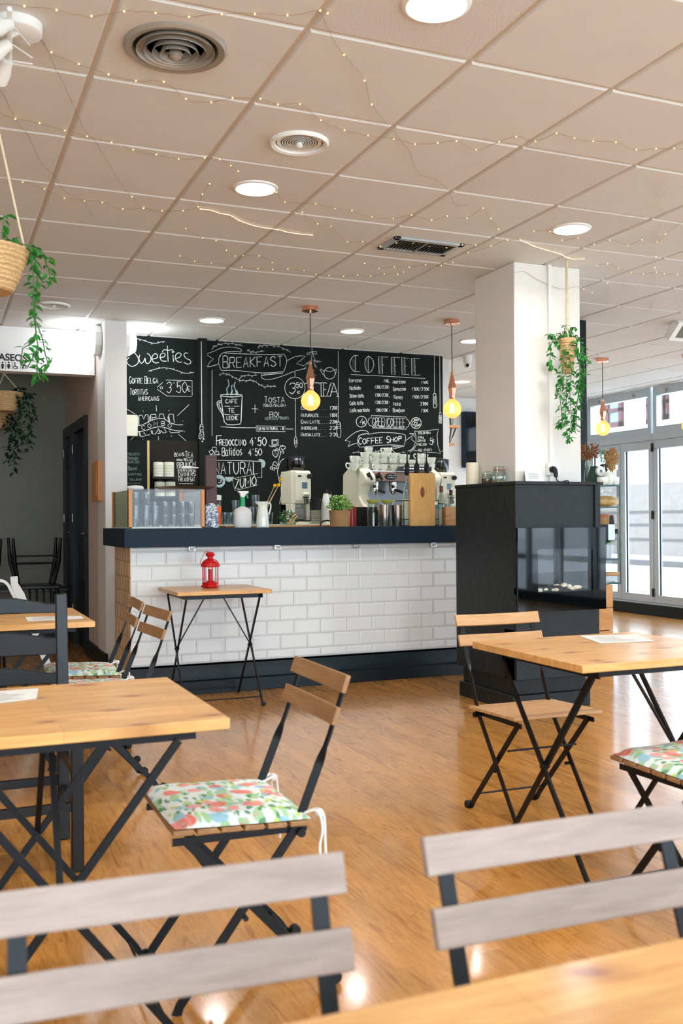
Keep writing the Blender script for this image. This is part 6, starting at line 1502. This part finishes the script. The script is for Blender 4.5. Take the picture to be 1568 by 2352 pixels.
# ================================================================== FIREPLACE
fx0, fx1, fy0, fy1 = 3.212, 3.815, 5.0, 5.72
FT = P(1180,1105,Y=fy0).z
fp = thing('fireplace', 'black slate fireplace block around the white column with a glass front', 'fireplace', (fx0, fy0, 0))
w_, d_ = fx1-fx0, fy1-fy0
cxx = 3.316-fx0; cyy = 5.155-fy0; cw = 3.803-fx0
b = MB().box(0,w_,0,.02,1.10,FT-.02).box(0,.02,.02,d_,.2,FT-.02).box(w_-.03,w_,.02,d_,.2,FT-.02).box(0,w_,.02,.13,.2,.5)
gz0, gz1 = P(1189,1408,Y=fy0-.03).z, P(1189,1213,Y=fy0-.03).z
b.box(0,w_,0,.02,.2,gz0+.15).box(0,.1,0,.02,gz0+.1,gz1)
mk('body', b, M['slate'], fp, bevel=.003)
mk('top_slab', MB().box(-.006,w_+.03,-.01,.145,FT-.02,FT).box(-.006,cxx-.002,.145,d_,FT-.02,FT).box(cw+.002-.0,w_+.03,.145,d_,FT-.02,FT), M['slate'], fp, bevel=.002)
mk('corner_strip', MB().box(w_-.035,w_+.004,-.012,0,gz1,FT-.02), M['slate'], fp)
mk('plinth', MB().box(.04,w_-.03,.1,d_-.02,.095,.2), M['slate'], fp, bevel=.003)
mk('plinth', MB().box(.02,w_-.02,.07,d_,0,.095), M['slate'], fp, bevel=.003)
gx0, gx1 = P(1189,1300,Y=fy0-.03).x-fx0, P(1391,1300,Y=fy0-.03).x-fx0
wx0, wx1 = P(1235,1300,Y=fy0-.03).x-fx0, P(1361,1300,Y=fy0-.03).x-fx0
wz0, wz1 = P(1235,1361,Y=fy0-.03).z, P(1235,1262,Y=fy0-.03).z
b = MB().box(gx0,wx0,-.03,-.018,gz0,gz1).box(wx1,gx1,-.03,-.018,gz0,gz1).box(wx0,wx1,-.03,-.018,gz0,wz0).box(wx0,wx1,-.03,-.018,wz1,gz1)
mk('glass_front', b, M['blackglass'], fp)['label'] = 'glossy black glass front'
mk('viewing_pane', MB().box(wx0,wx1,-.028,-.022,wz0,wz1), M['pane'], fp)
b = MB().box(wx0-.03,wx1+.03,.13,.14,wz0-.02,wz1+.03).box(wx0-.03,wx0-.02,-.018,.13,wz0-.02,wz1+.03).box(wx1+.02,wx1+.03,-.018,.13,wz0-.02,wz1+.03).box(wx0-.03,wx1+.03,-.018,.13,wz0-.02,wz0).box(wx0-.03,wx1+.03,-.018,.13,wz1+.02,wz1+.03)
mk('fire_box', b, M['black'], fp)
rs = random.Random(5); pb = []
for i in range(44):
    u = rs.uniform(.02,.98); x = wx0+(wx1-wx0)*u; r_ = rs.uniform(.011,.02); pile = math.exp(-((u-.55)/.22)**2)*.03
    pb.append((x, rs.uniform(.0,.07), wz0+r_*.6+rs.random()*pile, r_))
for i, (x, y, z, r_) in enumerate(sorted(pb)):
    o = solo('pebble', rock((0,0,0), r_, 10, 7, .12, 1.25, 1, .65, seed=i), M['pebble'], 'cream pebble lying behind the fireplace glass', 'pebble', (fx0+x, fy0+y, z), 'cream pebbles in the fireplace')
# objects on the fireplace
XT = 3.262
a = P(1086,1105,X=XT); zt_ = P(1086,1063,X=XT).z
r_ = .041
t = thing('pillar_candle', 'tall ivory pillar candle on the fireplace beside the column', 'candle', (a.x-.004, a.y, FT+.0005)); mk('wax', MB().lathe([(0,0),(r_,0),(r_,zt_-FT-.004),(r_*.9,zt_-FT),(r_*.5,zt_-FT-.008),(0,zt_-FT-.01)], n=32), M['candle'], t); mk('wick', MB().tube([(0,0,zt_-FT-.012),(.002,0,zt_-FT+.004)], .001, 5), M['rubber'], t)
def kjar(px, ytop, rpx, lab, fill, fm, lidm):
    a = P(px,1100,X=XT); h = P(px,ytop,X=XT).z-FT; r = rpx; t = thing('clip_jar', lab, 'jar', (a.x, a.y, FT+.0005), 0, 'glass clip jars on the fireplace')
    mk('glass_body', MB().lathe([(0,0),(r*.92,0),(r,.006),(r,h*.6),(r*.8,h*.76),(r*.8,h*.82)], n=28), M['bottle'], t); mk('content', MB().lathe([(0,.003),(r*.93,.003),(r*.93,h*fill),(0,h*fill)], n=24), fm, t)
    mk('lid', MB().lathe([(r*.86,h*.82),(r*.9,h*.84),(r*.9,h*.92),(r*.8,h),(0,h)], n=28), M['bottle'], t); mk('seal', MB().lathe([(r*.84,h*.78),(r*.93,h*.79),(r*.93,h*.83),(r*.84,h*.84)], n=28), lidm, t)
    mk('clip', MB().tube([(-r*.7,-r*.6,h*.6),(-r*.75,-r*.65,h*.95),(-r*.4,-r*.5,h*.9)], .0018, 6), M['chrome'], t)
kjar(1118,1083,.036,'low glass clip jar with brown grains between candle and tall jar',.4,mat('brown_grains',(130,90,60),.9,var=.3,vs=90),M['frost'])
kjar(1146,1072,.042,'taller glass clip jar with red seal beside the column edge',.12,mat('pale_grains',(190,170,140),.9),mat('red_seal',(190,90,60),.5))
a, b = P(1202,1104,Y=5.09), P(1244,1104,Y=5.09); h = P(1202,1080,Y=5.09).z-FT
t = thing('tent_card', 'folded grey card standing on the fireplace in front of the column', 'card', ((a.x+b.x)/2, 5.09, FT+.0005)); w2 = (b.x-a.x)/2
mk('card', MB().add([(-w2,-.025,0),(w2,-.025,0),(w2-.005,0,h),(-w2+.005,0,h),(-w2,.025,0),(w2,.025,0),(-w2,-.022,0),(w2,-.022,0)], [(0,1,2,3),(3,2,5,4)]), M['paper'], t, fixn=False)
k = MB(); 
for i in range(4): z_ = h*(.3+.15*i); y_ = -.025+.025*z_/h-.0006; k.add([(-w2*.6,y_,z_),(w2*.5,y_,z_),(w2*.5,y_,z_+.002),(-w2*.6,y_,z_+.002)], [(0,1,2,3)])
mk('printed_lines', k, M['chalkdim'], t, fixn=False)
a = P(1266,1078,Y=5.155)
t = thing('wall_socket', 'white double wall socket on the column above the fireplace', 'socket', (a.x, 5.154, a.z)); mk('plate', MB().box(-.045,.04,-.03,0,-.04,.04), M['white'], t, bevel=.004); mk('socket_face', MB().lathe([(.022,0),(.022,.004),(.018,.002),(0,.001)], (.005,-.03,0), 20, Matrix.Rotation(PI/2,3,'X')), M['white'], t)
a = P(1271,1078,Y=5.10)
t = thing('power_plug', 'black power plug with cable running down to the fireplace', 'plug', (a.x, 5.12, a.z)); mk('plug_body', MB().lathe([(.018,0),(.02,.012),(.016,.03),(.01,.038),(0,.038)], (0,0,0), 18, Matrix.Rotation(PI/2,3,'X')).loft([(0,-.03,.0),(.006,-.034,-.03),(.008,-.034,-.05)], (1,0,0), [.028,.022,.012], .016), M['rubber'], t)
mk('cable', MB().tube(smooth3([(.008,-.034,-.045),(.004,-.05,-.07),(.012,-.08,-.08),(.018,-.14,-.075),(.025,-.143,-.10)]), .004, 8), M['rubber'], t)
# thin standing item on the bar behind the fireplace edge
# ================================================================== RIGHT OF THE COLUMN
t = thing('tall_black_board', 'tall narrow black board standing behind the white column', 'board', (P(1341,900,Y=6.5).x-.05, 6.5, 0)); zz_ = P(1341,724,Y=6.5).z
mk('board', MB().box(-.25,.065,-.015,.015,.02,zz_), M['steel_black'], t, bevel=.003); mk('foot', MB().box(-.25,.065,-.12,.12,0,.02), M['steel_black'], t)
YC = 5.95; cxa = 4.15; cxb = P(1426,1240,Y=YC).x; ca, cb_ = P(1426,1355,Y=YC).z, P(1426,1116,Y=YC).z
cr = thing('wooden_crate', 'knotty wooden crate standing on the floor right of the fireplace', 'crate', (cxa, YC, 0)); wr = P(1408,1450,Y=YC-.02).x-cxa; hr = P(1408,1342,Y=YC-.02).z
b = MB()
for i in range(4): z_ = i*hr/4; b.box(0,wr,-.02,0,z_+.002,z_+hr/4-.003).box(0,wr,.38,.4,z_+.002,z_+hr/4-.003).box(wr-.02,wr,0,.38,z_+.002,z_+hr/4-.003).box(0,.02,0,.38,z_+.002,z_+hr/4-.003)
b.box(.02,wr-.02,0,.38,hr-.02,hr-.003)
mk('planks', b, M['crate'], cr, bevel=.002)
dc_ = thing('glass_shelf_unit', 'glass shelf unit with dark green edges on the wooden crate', 'shelf unit', (cxa, YC, hr)); W_ = cxb-cxa
zs = [P(1426,y,Y=YC).z-hr for y in (1354,1286,1227,1166,1116)]; zs[0] = max(zs[0], .0)
for z_ in zs:
    s_ = mk('glass_shelf', MB().box(0,W_,0,.36,z_,z_+.008), M['pane'], dc_)
    mk('glass_edge', MB().box(0,W_,-.003,0,z_-.001,z_+.009).box(W_,W_+.003,0,.36,z_-.001,z_+.009), M['seaglass'], s_)
for x, y in ((W_-.008,0),(W_-.008,.352),(0,0),(0,.352)): mk('upright', MB().box(x,x+.008,y,y+.008,0,zs[-1]), M['seaglass'], dc_)
mk('side_pane', MB().box(W_-.004,W_,.008,.352,.01,zs[-1]), M['pane'], dc_)
def onsh(k): return hr+zs[k]+.0085
def XS(px, y=YC+.12): return P(px,1200,Y=y).x
solo('bread_loaf', rock((0,0,.045), .045, 20, 12, .08, 2.6, 1.3, .95, 3), mat('wrapped_bread', (196,160,96), .35, var=.25, vs=40, coat=.5), 'wrapped loaf of bread on the second shelf of the glass unit', 'bread', (XS(1395), YC+.15, onsh(3)-.004))
t = thing('wicker_basket', 'tall wicker basket on the glass shelf under the bread', 'basket', (XS(1382), YC+.12, onsh(2))); mk('body', MB().lathe([(0,0),(.045,0),(.055,.13),(.052,.13),(.042,.005),(0,.005)], n=28), M['wicker'], t); mk('rim', MB().lathe([(.054,.125),(.06,.128),(.06,.142),(.05,.142)], n=28), mat('copper_brown_rim', (176,110,76), .6), t)
t = thing('black_stand', 'dark trapezoid coffee stand beside the wicker basket', 'stand', (XS(1399), YC+.14, onsh(2))); mk('body', MB().prism([(-.04,0),(.05,0),(.03,.135),(-.035,.135)], -.03, .03), M['steel_black'], t, bevel=.004); mk('tray', MB().box(-.045,.055,-.05,-.03,0,.03), M['rubber'], t)
YK = 5.5
t = thing('grey_metal_box', 'grey metal box with dark front hanging beside the fireplace glass', 'box', (4.0, YK, P(1400,1241,Y=YK).z)); wb_ = P(1412,1220,Y=YK).x-4.0; hb_ = P(1400,1204,Y=YK).z-P(1400,1241,Y=YK).z
mk('box_body', MB().box(-.06,wb_,0,.1,0,hb_), M['alu'], t, bevel=.003); mk('front', MB().box(-.06,wb_-.06,-.004,0,0,hb_), M['steel_black'], t); mk('bracket', MB().box(-.186,-.04,.03,.05,.02,.04), M['steel_black'], t)
t = thing('potted_plant', 'small green plant in a grey pot on the glass unit near the fireplace edge', 'plant', (XS(1398), YC+.15, onsh(1))); mk('pot', MB().lathe([(0,0),(.035,0),(.045,.1),(.042,.1),(0,.09)], n=24), M['alu'], t)
lf = MB()
for i in range(90): a_ = random.uniform(0,2*PI); lf.leaf((0,0,.1+random.random()*.03), (math.cos(a_),math.sin(a_),random.uniform(.1,1.6)), (0,0,1), random.uniform(.05,.085), .018)
mk('leaves', lf, M['leaf'], t, smooth=False, fixn=False)
solo('cutting_board', MB().box(-.12,.08,-.06,.06,0,.02), M['boxw'], 'small wooden cutting board on the lowest glass shelf', 'board', (XS(1398), YC+.14, onsh(0)+.05), bevel=.003)
t = thing('metal_tin', 'grey metal tin under the cutting board on the lowest glass shelf', 'tin', (XS(1396), YC+.14, onsh(0))); mk('body', MB().box(-.1,.06,-.05,.05,0,.0495), M['alu'], t, bevel=.004)
t = thing('glass_cylinder', 'pale green glass cylinder at the left of the lowest glass shelf', 'vase', (XS(1384), YC+.25, onsh(0))); mk('body', MB().lathe([(0,0),(.03,0),(.03,.2),(.028,.2),(.028,.004),(0,.004)], n=20), M['seagreen'], t)
t = thing('grey_bowl', 'grey bowl leaning at the right of the lowest glass shelf', 'bowl', (XS(1419), YC+.16, onsh(0)+.0)); mk('bowl', MB().lathe([(0,0),(.02,0),(.05,.04),(.055,.06),(.052,.06),(.045,.04),(0,.004)], n=24), M['steel'], t)
ZT_ = onsh(4)
def xt(px, y): return P(px,1110,Y=y).x
for i, (px, r, lab) in enumerate(((1383,.042,'white bowl on the glass unit, leftmost of three'),(1397,.04,'white jug shaped cup on the glass unit, middle of three'),(1411,.034,'small white bowl on the glass unit, rightmost of three'))):
    h = .062 if i != 1 else .10
    t = thing('white_bowl', lab, 'bowl', (xt(px,YC+.1), YC+.1, ZT_)); mk('bowl', MB().lathe([(0,0),(r*.55,0),(r*.9,h*.3),(r,h*.6),(r*(.95 if i != 1 else .6),h),(r*(.9 if i != 1 else .55),h),(r*.85,h*.4),(0,.006)], n=28), M['cerm'], t)
t = thing('tape_dispenser', 'dark green tape dispenser with a white tape roll on the glass unit', 'tape dispenser', (xt(1372,YC+.2), YC+.22, ZT_)); mk('stand', MB().prism([(-.08,0),(.09,0),(.08,.07),(.04,.14),(-.03,.15)], -.03, .03), M['dgreen'], t, bevel=.004)
rl = mk('tape_roll', MB().lathe([(.012,-.022),(.038,-.022),(.038,.022),(.012,.022),(.012,-.022)], (.01,-.03,.108), 32, Matrix.Rotation(PI/2,3,'X')), M['white'], t); mk('yellow_tab', MB().box(.02,.07,-.034,-.031,.02,.05), M['yellow'], t)
t = thing('glass_grinder', 'coffee grinder with clear glass hopper on the glass unit', 'coffee grinder', (xt(1386,YC+.3), YC+.28, ZT_)); mk('body', MB().box(-.04,.06,-.04,.04,0,.13).box(-.03,.1,-.03,.03,.12,.17), M['chrome'], t, bevel=.006)
mk('hopper', MB().lathe([(.015,.16),(.036,.185),(.042,.28),(.040,.28),(.034,.187)], n=24), M['bottle'], t); mk('neck', MB().lathe([(.02,.155),(.02,.172),(0,.172)], n=16), M['rubber'], t)
def drybunch(px, yb, yt, Yv, rw, lab, m, spread, vase):
    a = P(px,yb,Y=Yv); h = P(px,yt,Y=Yv).z-ZT_; t = thing('dried_flower_vase', lab, 'vase with dried flowers', (a.x, Yv, ZT_))
    mk('vase', MB().lathe([(0,0),(rw*.8,0),(rw,.02),(rw*.7,vase*.7),(rw*.62,vase),(rw*.58,vase),(0,.01)], n=24), M['bottle'], t)
    st, fl = MB(), MB()
    for i in range(130):
        a_ = random.uniform(0,2*PI); e = random.random()**.5; top = Vector((math.cos(a_)*spread*e, math.sin(a_)*spread*e, h*random.uniform(.72,1.0)-e*.02)); st.tube([(0,0,.02),(top.x*.15,top.y*.15,vase), top], .0012, 4)
        for j in range(5): q = top.lerp(Vector((top.x*.15,top.y*.15,vase)), .16*j*random.random()*1.4); fl.ball(q+Vector((random.uniform(-.008,.008),random.uniform(-.008,.008),random.uniform(-.01,.01))), random.uniform(.003,.0065), 5, 4)
    mk('stems', st, M['twig'], t); mk('flowers', fl, m, t)
drybunch(1405,1110,1028,YC+.2,.03,'glass vase with a full tan bunch of dried flowers on the glass unit',M['dry'],.06,.10)
drybunch(1349,1108,1016,YC+.3,.028,'tall glass vase with rust red dried flowers behind the column',M['rust'],.09,.2)
# ================================================================== FAR WALL
a, b = P(1066,945,Y=11.1), P(1100,1074,Y=11.1)
t = thing('wall_television', 'dark switched off television on the far white wall', 'television', (a.x, 11.19, b.z)); mk('casing', MB().box(0,b.x-a.x,-.09,0,0,a.z-b.z), M['navy'], t, bevel=.006); mk('screen', MB().box(.02,b.x-a.x-.02,-.094,-.09,.02,a.z-b.z-.02), M['blackglass'], t)
YS = 10.0
def PX(x, y): return P(x, y, Y=YS)
t = thing('angular_wall_shelf', 'angular wooden wall shelf on black brackets beyond the chalkboard', 'shelf', (4.74, YS, 0))
for y in (946,983,1024): z_ = PX(1030,y).z; mk('board', MB().box(0, PX(1049 if y == 983 else 1036,y).x-4.74, -.08, .08, z_, z_+.025), M['boxw'], t)
br = MB(); br.tube([PX(1031,946)-Vector((4.74,YS,0)), PX(1036,983)-Vector((4.74,YS,0)), PX(1030,1024)-Vector((4.74,YS,0)), PX(1040,1000)-Vector((4.74,YS,0)), PX(1046,984)-Vector((4.74,YS,0))], .008, 6); mk('bracket', br, M['rubber'], t)
p = PX(1036,983); solo('small_bottle', MB().lathe([(0,0),(.04,0),(.04,.08),(.012,.13),(.012,.16),(0,.16)], n=20), M['bottle'], 'small clear bottle on the angular wall shelf', 'bottle', (p.x, YS, p.z+.0255))
# ================================================================== CAMERA, LIGHT, LOOK
S = bpy.context.scene
cam_d = bpy.data.cameras.new('camera'); cam_o = bpy.data.objects.new('camera', cam_d); COL.objects.link(cam_o)
cam_o.matrix_world = Matrix.Translation(CAM) @ Matrix((CR, CU, -CF)).transposed().to_4x4()
cam_d.sensor_fit = 'VERTICAL'; cam_d.sensor_height = 36; cam_d.sensor_width = 24; cam_d.lens = F/2352*36
cam_d.dof.use_dof = True; cam_d.dof.focus_distance = 6.8; cam_d.dof.aperture_fstop = 5.6; cam_d.clip_end = 200; cam_d.clip_start = .05
S.camera = cam_o
w_ = bpy.data.worlds.new('sky'); S.world = w_; w_.use_nodes = True
bg = w_.node_tree.nodes['Background']; bg.inputs['Color'].default_value = (.71,.865,1,1); bg.inputs['Strength'].default_value = 9
for o in [q for q in bpy.data.objects if q.type == 'EMPTY']:                              # seen and added lamps behind the glowing panels
    if o.name.startswith('ceiling_downlight'):
        l = bpy.data.lights.new('downlight_beam', 'AREA'); l.shape = 'DISK'; l.size = .17; l.energy = 9; l.color = (1,.98,.95); l.spread = 2.8
        q = bpy.data.objects.new('downlight_beam', l); COL.objects.link(q); q.parent = o; q.location = (0,0,-.014)
    if o.name.startswith('pendant_lamp'):
        l = bpy.data.lights.new('bulb_glow', 'POINT'); l.shadow_soft_size = .02; l.energy = .55; l.color = (1,.7,.5)
        q = bpy.data.objects.new('bulb_glow', l); COL.objects.link(q); q.parent = o; fl = [c for c in o.children if c.name.startswith('glass_bulb')][0]
        zc = min(v.co.z for v in fl.data.vertices)+.07; q.location = (0,0,zc)
    if o.name.startswith('wall_lamp'):
        l = bpy.data.lights.new('wall_lamp_glow', 'POINT'); l.shadow_soft_size = .06; l.energy = 4; l.color = (.88,.95,1)
        q = bpy.data.objects.new('wall_lamp_glow', l); COL.objects.link(q); q.parent = o; q.location = (0,-.19,0)
# daylight entering by the street front and the shop window behind the photographer
def portal(n, loc, rot, sx, sy, e, c):
    l = bpy.data.lights.new(n, 'AREA'); l.shape = 'RECTANGLE'; l.size = sx; l.size_y = sy; l.energy = e; l.color = c; l.cycles.is_portal = True
    o = bpy.data.objects.new(n, l); COL.objects.link(o); o.location = loc; o.rotation_euler = rot; return o
portal('street_front_opening', (XW+.14, 4.1, 1.45), (0, PI/2, 0), 2.6, 13.3, 1, (1,1,1))
portal('shop_window_opening', (2.7, Y0-.14, 1.4), (PI/2, 0, 0), 10.5, 2.1, 1, (1,1,1))
S.view_settings.view_transform = 'Standard'; S.view_settings.look = 'None'; S.view_settings.gamma = 1; S.view_settings.use_curve_mapping = False
S.view_settings.exposure = -0.12
